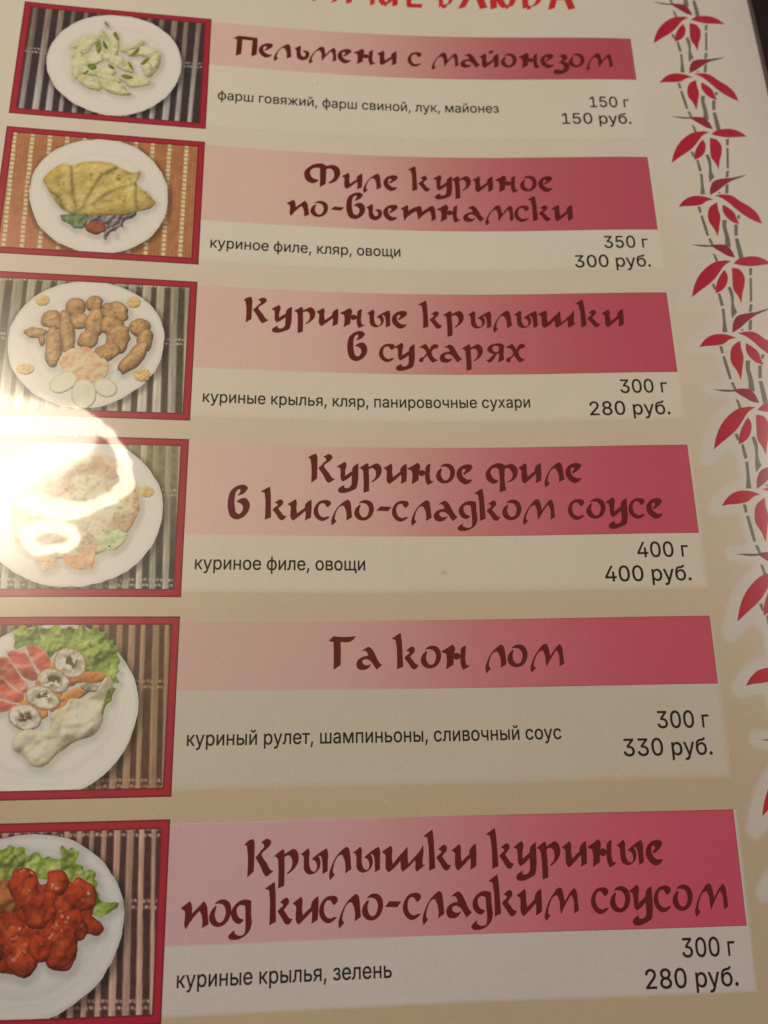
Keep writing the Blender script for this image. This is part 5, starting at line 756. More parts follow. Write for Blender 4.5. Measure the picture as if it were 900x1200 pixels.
"-5039 119 -5028 95 -5016 70 -5003 47 -4988 25 -4967 -1 -4945 -26 -4921 -47 -4894 -61 -4874 -64 -4853 -63 -4832 -62 -4812 -64 -4786 -71 -4762 -83 -4737 -95 -4712 -104 -4677 -113 -4641 -118 -4605 -122 -4569 -123 -4542 -123 -4516 -122 -4489 -120 -4464 -114 -4436 -102 -4409 -86 -4383 -68 -4355 -54 -4334 -45 -4313 -36 -4291 -29 -4270 -28 -4253 -30 -4237 -36 -4221 -43 -4204 -52 -4204 -37 -4203 -23 -4204 -9 -4205 6 -4211 26 -4220 47 -4228 67 -4231 86 -4218 113 -4191 136 -4159 157 -4131 180 -4109 204 -4088 227 -4067 251 -4046 276 -4053 292 -4061 307 -4070 322 -4080 335 -4105 354 -4135 368 -4168 379 -4200 390 -4220 399 -4240 407 -4260 415 -4280 422 -4330 435 -4380 443 -4431 448 -4483 451 -4528 454 -4574 454 -4619 454 -4665 454 -4696 455 -4727 457 -4757 457 -4786 451 -4802 445 -4817 437 -4832 428 -4846 418 -4863 403 -4878 385 -4893 367 -4907 348 -4926 319 -4944 289 -4961 259 -4978 228 -4994 201 -5009 174 -5024 147"
],
[
2,
"plate",
"plate",
"-5164 1757 -5164 1706 -5161 1655 -5153 1604 -5141 1555 -5125 1509 -5104 1464 -5080 1421 -5053 1381 -5022 1343 -4988 1308 -4950 1275 -4911 1246 -4868 1219 -4821 1196 -4773 1176 -4724 1160 -4676 1148 -4627 1140 -4578 1135 -4529 1134 -4479 1136 -4428 1141 -4378 1151 -4329 1163 -4280 1179 -4233 1198 -4187 1220 -4144 1246 -4103 1274 -4064 1306 -4028 1340 -3996 1377 -3967 1419 -3942 1463 -3921 1510 -3906 1558 -3898 1597 -3894 1637 -3892 1677 -3893 1718 -3896 1764 -3902 1810 -3912 1856 -3925 1900 -3943 1942 -3963 1983 -3987 2022 -4013 2060 -4045 2098 -4081 2133 -4119 2166 -4158 2197 -4201 2228 -4246 2257 -4293 2282 -4342 2302 -4387 2314 -4434 2323 -4481 2328 -4528 2330 -4576 2328 -4624 2324 -4672 2315 -4719 2304 -4765 2289 -4810 2271 -4854 2249 -4895 2225 -4931 2198 -4966 2168 -4999 2135 -5029 2101 -5055 2066 -5079 2030 -5101 1992 -5119 1952 -5136 1905 -5149 1857 -5159 1807"
],
[
2,
"wing",
"fried_wing",
"-4862 1657 -4862 1662 -4861 1667 -4861 1672 -4861 1676 -4864 1681 -4869 1686 -4874 1689 -4880 1693 -4886 1698 -4892 1703 -4899 1707 -4906 1710 -4916 1711 -4926 1709 -4937 1706 -4948 1705 -4958 1705 -4968 1706 -4978 1706 -4988 1705 -4996 1702 -5003 1698 -5011 1694 -5018 1689 -5023 1685 -5029 1681 -5033 1676 -5038 1671 -5043 1666 -5047 1661 -5051 1656 -5053 1650 -5052 1645 -5051 1639 -5048 1634 -5045 1630 -5039 1625 -5031 1622 -5023 1620 -5015 1617 -5009 1613 -5003 1609 -4997 1605 -4990 1602 -4981 1600 -4971 1600 -4961 1601 -4951 1602 -4942 1602 -4932 1603 -4922 1604 -4913 1606 -4905 1608 -4897 1611 -4889 1615 -4881 1619 -4872 1622 -4864 1626 -4856 1630 -4853 1636 -4854 1640 -4856 1646 -4860 1651"
],
[
2,
"wing",
"fried_wing",
"-4770 1465 -4765 1471 -4761 1478 -4758 1485 -4755 1492 -4755 1500 -4756 1509 -4757 1517 -4760 1526 -4762 1535 -4764 1543 -4767 1552 -4772 1560 -4777 1566 -4784 1572 -4792 1577 -4799 1582 -4806 1587 -4813 1592 -4820 1596 -4828 1599 -4835 1600 -4843 1600 -4850 1599 -4858 1598 -4865 1597 -4873 1597 -4881 1596 -4887 1594 -4894 1590 -4900 1585 -4905 1580 -4909 1574 -4913 1567 -4916 1559 -4918 1551 -4919 1543 -4919 1535 -4918 1526 -4917 1518 -4915 1509 -4913 1501 -4910 1492 -4907 1484 -4903 1476 -4898 1468 -4892 1460 -4886 1454 -4879 1448 -4872 1445 -4863 1443 -4855 1441 -4847 1440 -4839 1438 -4832 1436 -4824 1434 -4816 1434 -4809 1435 -4802 1436 -4795 1439 -4788 1442 -4783 1447 -4778 1452 -4774 1458"
],
[
2,
"wing",
"fried_wing",
"-4638 1573 -4641 1578 -4648 1582 -4657 1587 -4665 1591 -4671 1594 -4678 1597 -4685 1601 -4691 1604 -4699 1608 -4706 1612 -4713 1616 -4720 1619 -4732 1621 -4745 1621 -4757 1620 -4770 1618 -4781 1617 -4793 1615 -4804 1612 -4816 1609 -4827 1607 -4838 1604 -4849 1601 -4859 1597 -4865 1592 -4872 1588 -4878 1582 -4884 1577 -4888 1571 -4893 1566 -4897 1560 -4898 1555 -4896 1550 -4893 1544 -4888 1540 -4883 1535 -4876 1531 -4868 1528 -4860 1525 -4852 1522 -4844 1519 -4835 1515 -4827 1511 -4818 1509 -4806 1508 -4794 1509 -4782 1511 -4770 1512 -4757 1512 -4744 1511 -4731 1512 -4719 1514 -4710 1518 -4701 1522 -4693 1527 -4685 1533 -4679 1537 -4674 1542 -4669 1547 -4664 1552 -4656 1558 -4647 1563 -4640 1568"
],
[
2,
"wing",
"fried_wing",
"-4719 1786 -4718 1805 -4717 1824 -4718 1843 -4721 1862 -4724 1875 -4729 1888 -4734 1901 -4739 1914 -4743 1927 -4746 1940 -4751 1952 -4758 1961 -4764 1965 -4771 1969 -4778 1972 -4785 1973 -4793 1972 -4800 1970 -4807 1967 -4814 1963 -4822 1954 -4828 1942 -4833 1928 -4838 1915 -4844 1901 -4849 1886 -4854 1872 -4857 1857 -4859 1839 -4859 1821 -4858 1802 -4858 1784 -4859 1766 -4861 1749 -4862 1731 -4862 1713 -4862 1695 -4862 1676 -4860 1657 -4855 1640 -4851 1629 -4846 1617 -4840 1607 -4831 1600 -4825 1596 -4817 1593 -4810 1592 -4803 1592 -4795 1596 -4789 1605 -4783 1614 -4776 1622 -4768 1627 -4760 1631 -4752 1635 -4745 1640 -4737 1656 -4734 1675 -4734 1696 -4733 1716 -4729 1734 -4725 1751 -4722 1769"
],
[
2,
"wing",
"fried_wing",
"-4863 1726 -4862 1731 -4861 1736 -4860 1741 -4860 1746 -4861 1750 -4862 1753 -4864 1757 -4865 1761 -4867 1765 -4868 1769 -4870 1773 -4873 1776 -4875 1777 -4878 1779 -4881 1780 -4884 1781 -4887 1781 -4890 1781 -4893 1780 -4896 1779 -4899 1776 -4902 1772 -4904 1768 -4906 1764 -4909 1761 -4911 1757 -4914 1753 -4915 1749 -4917 1744 -4917 1739 -4918 1734 -4918 1728 -4919 1723 -4920 1718 -4920 1713 -4920 1707 -4919 1703 -4918 1699 -4916 1695 -4914 1691 -4912 1687 -4910 1683 -4908 1679 -4906 1677 -4903 1675 -4900 1674 -4897 1674 -4894 1674 -4891 1676 -4888 1678 -4886 1681 -4883 1683 -4880 1685 -4877 1686 -4874 1687 -4871 1689 -4868 1692 -4866 1696 -4864 1700 -4862 1705 -4862 1710 -4862 1715 -4863 1721"
],
[
2,
"wing",
"fried_wing",
"-4563 1354 -4560 1363 -4559 1372 -4559 1382 -4559 1392 -4559 1401 -4560 1411 -4562 1421 -4564 1430 -4568 1438 -4573 1447 -4578 1455 -4584 1462 -4590 1469 -4598 1475 -4605 1481 -4614 1485 -4622 1487 -4631 1487 -4639 1487 -4648 1486 -4656 1485 -4664 1484 -4672 1482 -4679 1480 -4688 1478 -4696 1475 -4704 1472 -4710 1467 -4715 1461 -4718 1453 -4721 1444 -4723 1435 -4725 1427 -4726 1419 -4728 1411 -4728 1402 -4730 1393 -4731 1384 -4731 1375 -4730 1366 -4727 1358 -4723 1349 -4718 1341 -4712 1333 -4706 1326 -4699 1320 -4692 1314 -4684 1310 -4675 1308 -4667 1307 -4658 1307 -4649 1308 -4641 1308 -4632 1308 -4624 1308 -4616 1310 -4608 1313 -4601 1317 -4593 1322 -4587 1327 -4580 1333 -4573 1339 -4567 1346"
],
[
2,
"wing",
"fried_wing",
"-4632 1635 -4629 1655 -4627 1676 -4625 1696 -4624 1716 -4623 1734 -4623 1751 -4624 1769 -4625 1786 -4627 1798 -4630 1811 -4633 1823 -4637 1836 -4640 1847 -4643 1860 -4648 1871 -4654 1876 -4661 1875 -4668 1871 -4676 1866 -4683 1861 -4693 1852 -4701 1841 -4708 1829 -4714 1817 -4721 1796 -4726 1773 -4729 1750 -4734 1728 -4740 1710 -4747 1693 -4754 1675 -4759 1657 -4763 1637 -4766 1616 -4768 1595 -4769 1573 -4769 1555 -4769 1536 -4769 1518 -4768 1500 -4768 1483 -4768 1466 -4766 1450 -4759 1438 -4753 1434 -4747 1429 -4740 1426 -4734 1425 -4727 1427 -4719 1433 -4712 1440 -4706 1448 -4698 1456 -4690 1466 -4684 1476 -4677 1486 -4668 1501 -4661 1516 -4654 1531 -4648 1547 -4642 1568 -4638 1590 -4635 1613"
],
[
2,
"wing",
"fried_wing",
"-4513 1536 -4514 1543 -4517 1550 -4520 1557 -4524 1563 -4528 1569 -4533 1575 -4539 1580 -4544 1584 -4551 1588 -4558 1591 -4565 1594 -4572 1597 -4580 1600 -4588 1602 -4596 1604 -4604 1605 -4614 1604 -4623 1603 -4632 1600 -4640 1595 -4646 1590 -4651 1582 -4656 1574 -4660 1567 -4665 1560 -4669 1554 -4673 1547 -4677 1540 -4681 1533 -4684 1525 -4687 1517 -4688 1510 -4686 1503 -4684 1495 -4680 1488 -4676 1482 -4673 1475 -4669 1468 -4664 1461 -4659 1456 -4652 1453 -4643 1452 -4634 1451 -4626 1450 -4618 1448 -4610 1446 -4602 1445 -4594 1444 -4585 1445 -4576 1447 -4568 1450 -4559 1453 -4551 1457 -4544 1463 -4537 1468 -4531 1475 -4528 1482 -4527 1490 -4526 1499 -4524 1507 -4521 1514 -4517 1522 -4514 1529"
],
[
2,
"wing",
"fried_wing",
"-4426 1352 -4426 1360 -4426 1368 -4427 1376 -4427 1384 -4428 1394 -4428 1403 -4429 1412 -4432 1420 -4437 1426 -4443 1431 -4450 1435 -4457 1438 -4464 1439 -4471 1439 -4478 1438 -4485 1436 -4491 1435 -4498 1434 -4504 1432 -4510 1430 -4516 1428 -4523 1426 -4530 1423 -4536 1420 -4542 1415 -4547 1408 -4551 1401 -4555 1394 -4558 1386 -4560 1378 -4562 1369 -4563 1360 -4565 1351 -4566 1342 -4566 1332 -4565 1324 -4561 1317 -4556 1311 -4550 1305 -4544 1299 -4540 1293 -4535 1288 -4530 1282 -4524 1278 -4518 1276 -4512 1274 -4505 1273 -4498 1272 -4492 1272 -4485 1273 -4478 1274 -4472 1275 -4465 1278 -4459 1282 -4453 1287 -4447 1291 -4441 1297 -4435 1303 -4430 1310 -4427 1317 -4425 1325 -4425 1334 -4425 1343"
],
[
2,
"wing",
"fried_wing",
"-4403 1573 -4405 1590 -4407 1607 -4410 1624 -4416 1639 -4422 1649 -4429 1659 -4437 1669 -4444 1679 -4450 1692 -4455 1707 -4462 1719 -4470 1726 -4478 1727 -4486 1726 -4494 1724 -4502 1721 -4509 1718 -4517 1714 -4524 1710 -4530 1705 -4537 1696 -4541 1684 -4545 1672 -4548 1660 -4551 1645 -4552 1631 -4553 1616 -4555 1601 -4557 1585 -4560 1569 -4562 1552 -4562 1536 -4559 1521 -4553 1506 -4547 1490 -4541 1475 -4537 1460 -4533 1445 -4528 1431 -4520 1418 -4513 1411 -4505 1405 -4497 1400 -4488 1395 -4481 1392 -4473 1389 -4465 1387 -4458 1387 -4450 1390 -4443 1395 -4436 1400 -4430 1406 -4423 1416 -4418 1426 -4414 1438 -4410 1449 -4406 1463 -4403 1478 -4402 1493 -4401 1508 -4400 1524 -4400 1541 -4401 1557"
],
[
2,
"wing",
"fried_wing",
"-4437 1660 -4435 1669 -4434 1678 -4435 1687 -4436 1696 -4436 1705 -4436 1714 -4437 1722 -4440 1731 -4443 1739 -4447 1747 -4452 1754 -4458 1761 -4464 1768 -4471 1774 -4478 1779 -4485 1783 -4493 1786 -4502 1787 -4510 1788 -4519 1788 -4527 1788 -4535 1788 -4543 1787 -4551 1785 -4559 1782 -4566 1778 -4573 1773 -4579 1768 -4586 1762 -4592 1755 -4597 1748 -4600 1741 -4603 1732 -4604 1723 -4603 1714 -4603 1705 -4601 1696 -4599 1688 -4596 1680 -4593 1672 -4590 1663 -4587 1655 -4583 1647 -4579 1640 -4573 1633 -4567 1626 -4560 1620 -4553 1615 -4545 1612 -4536 1609 -4527 1607 -4518 1606 -4510 1606 -4501 1608 -4493 1610 -4485 1613 -4478 1618 -4472 1623 -4465 1629 -4459 1635 -4453 1641 -4447 1647 -4441 1653"
],
[
2,
"wing",
"fried_wing",
"-4213 1427 -4211 1437 -4207 1448 -4204 1459 -4204 1469 -4207 1479 -4212 1489 -4220 1498 -4228 1505 -4238 1510 -4250 1512 -4263 1513 -4275 1514 -4286 1515 -4296 1516 -4307 1517 -4317 1518 -4330 1519 -4342 1521 -4354 1521 -4365 1519 -4374 1513 -4382 1505 -4390 1495 -4398 1486 -4406 1479 -4415 1471 -4423 1463 -4429 1454 -4430 1444 -4429 1434 -4428 1423 -4427 1413 -4427 1402 -4428 1392 -4428 1381 -4427 1372 -4422 1362 -4416 1353 -4408 1345 -4400 1339 -4389 1335 -4378 1335 -4365 1334 -4354 1333 -4344 1329 -4334 1323 -4324 1318 -4314 1316 -4303 1316 -4291 1318 -4280 1322 -4270 1327 -4260 1332 -4252 1339 -4244 1347 -4236 1355 -4229 1363 -4222 1371 -4215 1379 -4211 1388 -4210 1397 -4211 1407 -4213 1417"
],
[
2,
"wing",
"fried_wing",
"-4251 1595 -4254 1605 -4256 1615 -4260 1624 -4264 1632 -4271 1638 -4278 1643 -4286 1647 -4294 1652 -4302 1658 -4309 1665 -4316 1672 -4325 1676 -4334 1678 -4345 1679 -4356 1679 -4365 1676 -4372 1668 -4376 1656 -4381 1643 -4387 1633 -4396 1628 -4406 1624 -4417 1620 -4424 1615 -4428 1606 -4430 1595 -4431 1583 -4431 1572 -4432 1562 -4433 1551 -4434 1540 -4432 1530 -4429 1521 -4425 1512 -4419 1503 -4414 1495 -4409 1486 -4404 1476 -4398 1468 -4390 1462 -4382 1460 -4372 1460 -4361 1461 -4351 1461 -4341 1459 -4331 1456 -4322 1453 -4313 1454 -4305 1459 -4298 1468 -4291 1477 -4283 1485 -4274 1491 -4263 1496 -4253 1502 -4246 1509 -4241 1519 -4239 1531 -4239 1543 -4239 1555 -4241 1565 -4244 1575 -4248 1585"
],
[
2,
"wing",
"fried_wing",
"-4194 1726 -4198 1740 -4199 1754 -4202 1769 -4206 1782 -4212 1794 -4220 1806 -4229 1817 -4239 1823 -4249 1824 -4259 1822 -4270 1819 -4281 1817 -4291 1818 -4300 1819 -4310 1820 -4319 1819 -4328 1815 -4336 1809 -4343 1801 -4350 1794 -4357 1784 -4363 1774 -4369 1764 -4372 1753 -4375 1740 -4375 1727 -4375 1714 -4374 1700 -4374 1687 -4373 1674 -4372 1660 -4370 1647 -4367 1633 -4364 1618 -4360 1605 -4353 1593 -4345 1584 -4336 1577 -4325 1570 -4315 1564 -4306 1556 -4296 1549 -4286 1542 -4276 1539 -4267 1539 -4256 1542 -4246 1545 -4236 1549 -4225 1551 -4213 1554 -4203 1558 -4194 1563 -4188 1575 -4186 1590 -4186 1607 -4184 1622 -4180 1635 -4174 1648 -4170 1661 -4168 1674 -4172 1687 -4179 1700 -4188 1713"
],
[
2,
"wing",
"fried_wing",
"-4258 1743 -4253 1750 -4250 1758 -4247 1767 -4245 1775 -4244 1785 -4244 1796 -4245 1807 -4248 1816 -4254 1827 -4264 1836 -4274 1845 -4284 1854 -4293 1862 -4301 1871 -4310 1879 -4320 1886 -4329 1891 -4339 1896 -4350 1900 -4360 1904 -4371 1908 -4381 1912 -4392 1915 -4402 1916 -4412 1916 -4421 1915 -4430 1912 -4438 1908 -4443 1902 -4447 1895 -4450 1887 -4454 1880 -4459 1873 -4463 1866 -4468 1859 -4470 1851 -4469 1842 -4466 1832 -4461 1822 -4457 1812 -4453 1801 -4450 1789 -4446 1779 -4441 1770 -4431 1762 -4420 1757 -4407 1752 -4396 1746 -4386 1740 -4377 1733 -4367 1726 -4357 1721 -4347 1717 -4337 1714 -4326 1712 -4316 1712 -4307 1713 -4299 1716 -4291 1719 -4283 1723 -4276 1727 -4269 1732 -4263 1737"
],
[
2,
"wing",
"fried_wing",
"-4018 1570 -4017 1579 -4016 1588 -4015 1597 -4016 1606 -4019 1614 -4024 1622 -4030 1630 -4036 1636 -4044 1639 -4053 1641 -4063 1643 -4072 1645 -4080 1648 -4089 1653 -4097 1656 -4105 1658 -4114 1656 -4122 1651 -4131 1646 -4139 1641 -4147 1637 -4154 1633 -4162 1628 -4169 1622 -4175 1616 -4181 1609 -4186 1601 -4190 1593 -4193 1585 -4194 1576 -4195 1567 -4195 1558 -4195 1550 -4194 1541 -4192 1532 -4189 1524 -4185 1517 -4179 1510 -4172 1504 -4166 1498 -4159 1493 -4151 1489 -4143 1485 -4135 1482 -4127 1479 -4118 1476 -4109 1474 -4101 1474 -4092 1476 -4084 1479 -4076 1484 -4067 1488 -4059 1491 -4050 1495 -4041 1498 -4034 1503 -4027 1510 -4021 1518 -4017 1526 -4014 1535 -4014 1543 -4015 1552 -4017 1561"
],
[
2,
"wing",
"fried_wing",
"-3990 1709 -3992 1720 -3994 1731 -3996 1742 -3999 1753 -4002 1763 -4007 1774 -4012 1783 -4019 1789 -4025 1790 -4032 1790 -4040 1790 -4047 1790 -4053 1794 -4059 1798 -4066 1802 -4072 1804 -4079 1804 -4086 1802 -4093 1800 -4098 1796 -4104 1789 -4108 1780 -4110 1770 -4112 1760 -4114 1750 -4115 1739 -4115 1729 -4116 1718 -4117 1707 -4118 1696 -4119 1685 -4119 1674 -4116 1663 -4113 1652 -4109 1641 -4105 1631 -4101 1621 -4096 1611 -4091 1602 -4085 1594 -4079 1588 -4072 1583 -4065 1578 -4057 1575 -4051 1572 -4043 1571 -4036 1570 -4029 1570 -4023 1573 -4017 1578 -4011 1583 -4005 1589 -4000 1596 -3995 1603 -3991 1611 -3988 1620 -3985 1631 -3984 1642 -3984 1653 -3984 1665 -3985 1676 -3987 1687 -3989 1698"
],
[
2,
"wing",
"fried_wing",
"-4022 1697 -4018 1704 -4017 1714 -4018 1725 -4018 1735 -4019 1747 -4020 1759 -4023 1770 -4025 1782 -4030 1796 -4034 1810 -4040 1824 -4046 1838 -4053 1854 -4060 1871 -4068 1887 -4078 1903 -4089 1918 -4101 1932 -4114 1945 -4128 1957 -4139 1965 -4151 1973 -4163 1980 -4175 1987 -4186 1995 -4198 2004 -4209 2011 -4219 2011 -4224 2006 -4227 1999 -4231 1992 -4236 1985 -4241 1981 -4247 1976 -4253 1972 -4257 1968 -4260 1956 -4258 1943 -4253 1930 -4248 1917 -4242 1901 -4234 1886 -4226 1871 -4217 1857 -4207 1843 -4198 1830 -4188 1817 -4178 1803 -4168 1788 -4159 1772 -4150 1757 -4139 1742 -4128 1729 -4116 1716 -4104 1705 -4090 1698 -4081 1696 -4072 1695 -4063 1695 -4054 1695 -4045 1694 -4036 1694 -4028 1695"
],
[
2,
"carrot",
"carrot_strips",
"-4736 1893 -4726 1866 -4704 1841 -4677 1819 -4649 1801 -4618 1786 -4584 1775 -4549 1770 -4517 1772 -4489 1783 -4464 1802 -4439 1824 -4414 1845 -4391 1862 -4366 1879 -4345 1898 -4332 1919 -4328 1941 -4329 1965 -4334 1989 -4340 2013 -4355 2048 -4376 2081 -4402 2112 -4430 2143 -4446 2111 -4462 2083 -4477 2064 -4493 2059 -4506 2066 -4519 2081 -4532 2102 -4545 2126 -4559 2105 -4574 2085 -4590 2071 -4607 2063 -4626 2066 -4646 2076 -4666 2086 -4681 2088 -4694 2073 -4699 2044 -4701 2010 -4706 1980 -4715 1958 -4725 1935 -4734 1914"
],
[
2,
"cucumber",
"cucumber_slice",
"-4584 2035 -4580 2044 -4578 2054 -4577 2065 -4577 2075 -4578 2087 -4581 2098 -4584 2109 -4589 2120 -4595 2131 -4603 2142 -4612 2152 -4621 2161 -4631 2169 -4642 2177 -4653 2184 -4664 2190 -4676 2195 -4688 2199 -4700 2202 -4712 2204 -4722 2203 -4733 2202 -4743 2199 -4753 2195 -4761 2190 -4770 2185 -4777 2178 -4783 2171 -4787 2162 -4789 2152 -4790 2141 -4790 2131 -4789 2119 -4786 2108 -4782 2097 -4777 2086 -4771 2075 -4763 2065 -4755 2055 -4745 2046 -4736 2037 -4725 2030 -4714 2023 -4702 2017 -4691 2011 -4679 2006 -4667 2002 -4655 2001 -4645 2002 -4634 2004 -4624 2007 -4615 2011 -4606 2016 -4598 2021 -4590 2028"
],
[
2,
"cucumber",
"cucumber_slice",
"-4252 2173 -4254 2181 -4258 2190 -4263 2197 -4269 2204 -4276 2210 -4284 2215 -4293 2219 -4301 2222 -4311 2224 -4322 2225 -4332 2225 -4342 2224 -4353 2222 -4363 2218 -4373 2213 -4383 2208 -4392 2202 -4401 2196 -4409 2188 -4416 2180 -4422 2172 -4427 2163 -4431 2153 -4434 2143 -4437 2134 -4438 2124 -4439 2115 -4438 2106 -4435 2098 -4430 2090 -4425 2082 -4419 2076 -4412 2070 -4404 2064 -4396 2060 -4387 2057 -4377 2055 -4367 2055 -4356 2056 -4346 2057 -4335 2059 -4325 2062 -4314 2065 -4305 2070 -4295 2076 -4287 2083 -4278 2090 -4271 2099 -4265 2107 -4260 2116 -4255 2126 -4252 2136 -4250 2145 -4250 2154 -4250 2164"
],
[
2,
"cucumber",
"cucumber_slice",
"-4413 2197 -4413 2211 -4413 2226 -4414 2241 -4417 2255 -4422 2267 -4427 2279 -4434 2291 -4442 2301 -4449 2310 -4458 2319 -4468 2326 -4478 2331 -4488 2333 -4499 2333 -4511 2331 -4522 2329 -4533 2326 -4544 2321 -4555 2315 -4564 2308 -4574 2298 -4582 2287 -4589 2274 -4595 2262 -4601 2248 -4605 2234 -4608 2219 -4609 2204 -4610 2189 -4609 2175 -4607 2160 -4603 2146 -4599 2133 -4594 2121 -4588 2109 -4581 2098 -4573 2090 -4563 2082 -4553 2076 -4543 2071 -4532 2069 -4521 2067 -4510 2067 -4499 2068 -4488 2072 -4477 2078 -4467 2086 -4458 2094 -4448 2103 -4439 2114 -4432 2126 -4425 2138 -4420 2152 -4417 2167 -4415 2182"
],
[
2,
"carrotgear",
"carrot_flower",
"-4872 1341 -4870 1344 -4866 1348 -4862 1351 -4860 1354 -4863 1356 -4867 1358 -4873 1360 -4876 1363 -4875 1366 -4874 1371 -4872 1376 -4872 1379 -4875 1380 -4880 1379 -4886 1379 -4890 1380 -4892 1383 -4892 1388 -4893 1393 -4895 1396 -4898 1395 -4902 1393 -4907 1390 -4911 1389 -4915 1391 -4918 1395 -4921 1399 -4924 1401 -4926 1399 -4929 1395 -4932 1390 -4935 1387 -4939 1388 -4944 1390 -4948 1393 -4952 1393 -4953 1390 -4954 1385 -4954 1380 -4955 1376 -4959 1375 -4965 1375 -4970 1375 -4973 1373 -4973 1370 -4971 1366 -4969 1361 -4968 1357 -4971 1354 -4976 1352 -4981 1350 -4983 1347 -4981 1344 -4977 1342 -4973 1339 -4970 1335 -4972 1332 -4975 1327 -4978 1323 -4978 1320 -4976 1318 -4970 1318 -4965 1317 -4961 1315 -4961 1311 -4961 1306 -4962 1302 -4961 1298 -4958 1298 -4953 1300 -4947 1302 -4943 1302 -4940 1299 -4939 1294 -4937 1290 -4934 1287 -4931 1288 -4927 1292 -4924 1296 -4920 1298 -4916 1296 -4912 1293 -4908 1290 -4905 1289 -4903 1291 -4901 1296 -4899 1301 -4897 1304 -4893 1305 -4887 1303 -4882 1302 -4879 1303 -4878 1306 -4879 1311 -4880 1316 -4880 1320 -4876 1322 -4871 1323 -4865 1325 -4863 1327 -4864 1330 -4867 1333 -4871 1337"
],
[
2,
"carrotgear",
"carrot_flower",
"-4120 1315 -4118 1319 -4114 1322 -4110 1326 -4108 1329 -4111 1331 -4115 1333 -4121 1335 -4124 1338 -4124 1342 -4122 1347 -4120 1352 -4120 1355 -4123 1356 -4129 1356 -4134 1355 -4138 1356 -4140 1360 -4141 1365 -4141 1370 -4143 1373 -4147 1373 -4151 1370 -4155 1367 -4160 1366 -4163 1368 -4166 1372 -4169 1377 -4172 1378 -4175 1376 -4177 1372 -4180 1367 -4183 1364 -4187 1365 -4192 1367 -4197 1370 -4200 1370 -4202 1367 -4202 1362 -4202 1356 -4203 1352 -4207 1351 -4213 1351 -4218 1351 -4221 1349 -4221 1346 -4218 1341 -4216 1337 -4216 1332 -4218 1329 -4223 1327 -4228 1324 -4230 1322 -4228 1319 -4224 1316 -4220 1313 -4217 1309 -4218 1305 -4221 1301 -4224 1296 -4225 1293 -4222 1291 -4217 1291 -4211 1290 -4208 1288 -4207 1284 -4207 1278 -4208 1273 -4207 1270 -4203 1270 -4199 1272 -4193 1274 -4189 1274 -4186 1270 -4184 1265 -4183 1260 -4180 1258 -4177 1259 -4173 1263 -4170 1267 -4166 1269 -4162 1268 -4158 1264 -4154 1261 -4151 1260 -4149 1262 -4147 1267 -4146 1273 -4143 1276 -4139 1277 -4134 1275 -4129 1274 -4125 1275 -4125 1278 -4126 1283 -4127 1288 -4127 1293 -4123 1295 -4118 1296 -4113 1298 -4110 1300 -4111 1303 -4115 1307 -4118 1311"
],
[
2,
"carrotgear",
"carrot_flower",
"-3996 2008 -3994 2012 -3989 2016 -3984 2020 -3983 2024 -3986 2026 -3991 2028 -3998 2031 -4001 2034 -4001 2038 -3999 2044 -3997 2050 -3997 2054 -4001 2055 -4007 2054 -4014 2053 -4019 2054 -4021 2058 -4022 2064 -4023 2070 -4025 2073 -4029 2073 -4034 2069 -4039 2066 -4044 2065 -4048 2067 -4052 2072 -4056 2077 -4060 2079 -4063 2076 -4066 2071 -4069 2066 -4073 2063 -4078 2063 -4083 2066 -4089 2069 -4093 2069 -4095 2065 -4095 2059 -4095 2053 -4097 2049 -4101 2047 -4108 2047 -4114 2047 -4118 2045 -4117 2042 -4115 2036 -4112 2031 -4111 2026 -4114 2023 -4120 2020 -4126 2017 -4128 2014 -4126 2011 -4121 2008 -4116 2004 -4113 2000 -4114 1996 -4118 1991 -4121 1986 -4122 1982 -4118 1980 -4112 1979 -4106 1979 -4101 1977 -4100 1972 -4101 1966 -4101 1960 -4100 1956 -4096 1956 -4090 1958 -4084 1960 -4079 1960 -4076 1957 -4073 1951 -4071 1946 -4068 1943 -4064 1945 -4060 1949 -4056 1954 -4051 1956 -4047 1954 -4042 1950 -4037 1946 -4033 1945 -4030 1948 -4029 1954 -4027 1960 -4024 1964 -4019 1965 -4013 1963 -4007 1962 -4003 1963 -4002 1966 -4004 1972 -4005 1978 -4004 1983 -4000 1986 -3994 1987 -3988 1989 -3985 1991 -3986 1995 -3990 1999 -3994 2004"
],
[
2,
"carrotgear",
"carrot_flower",
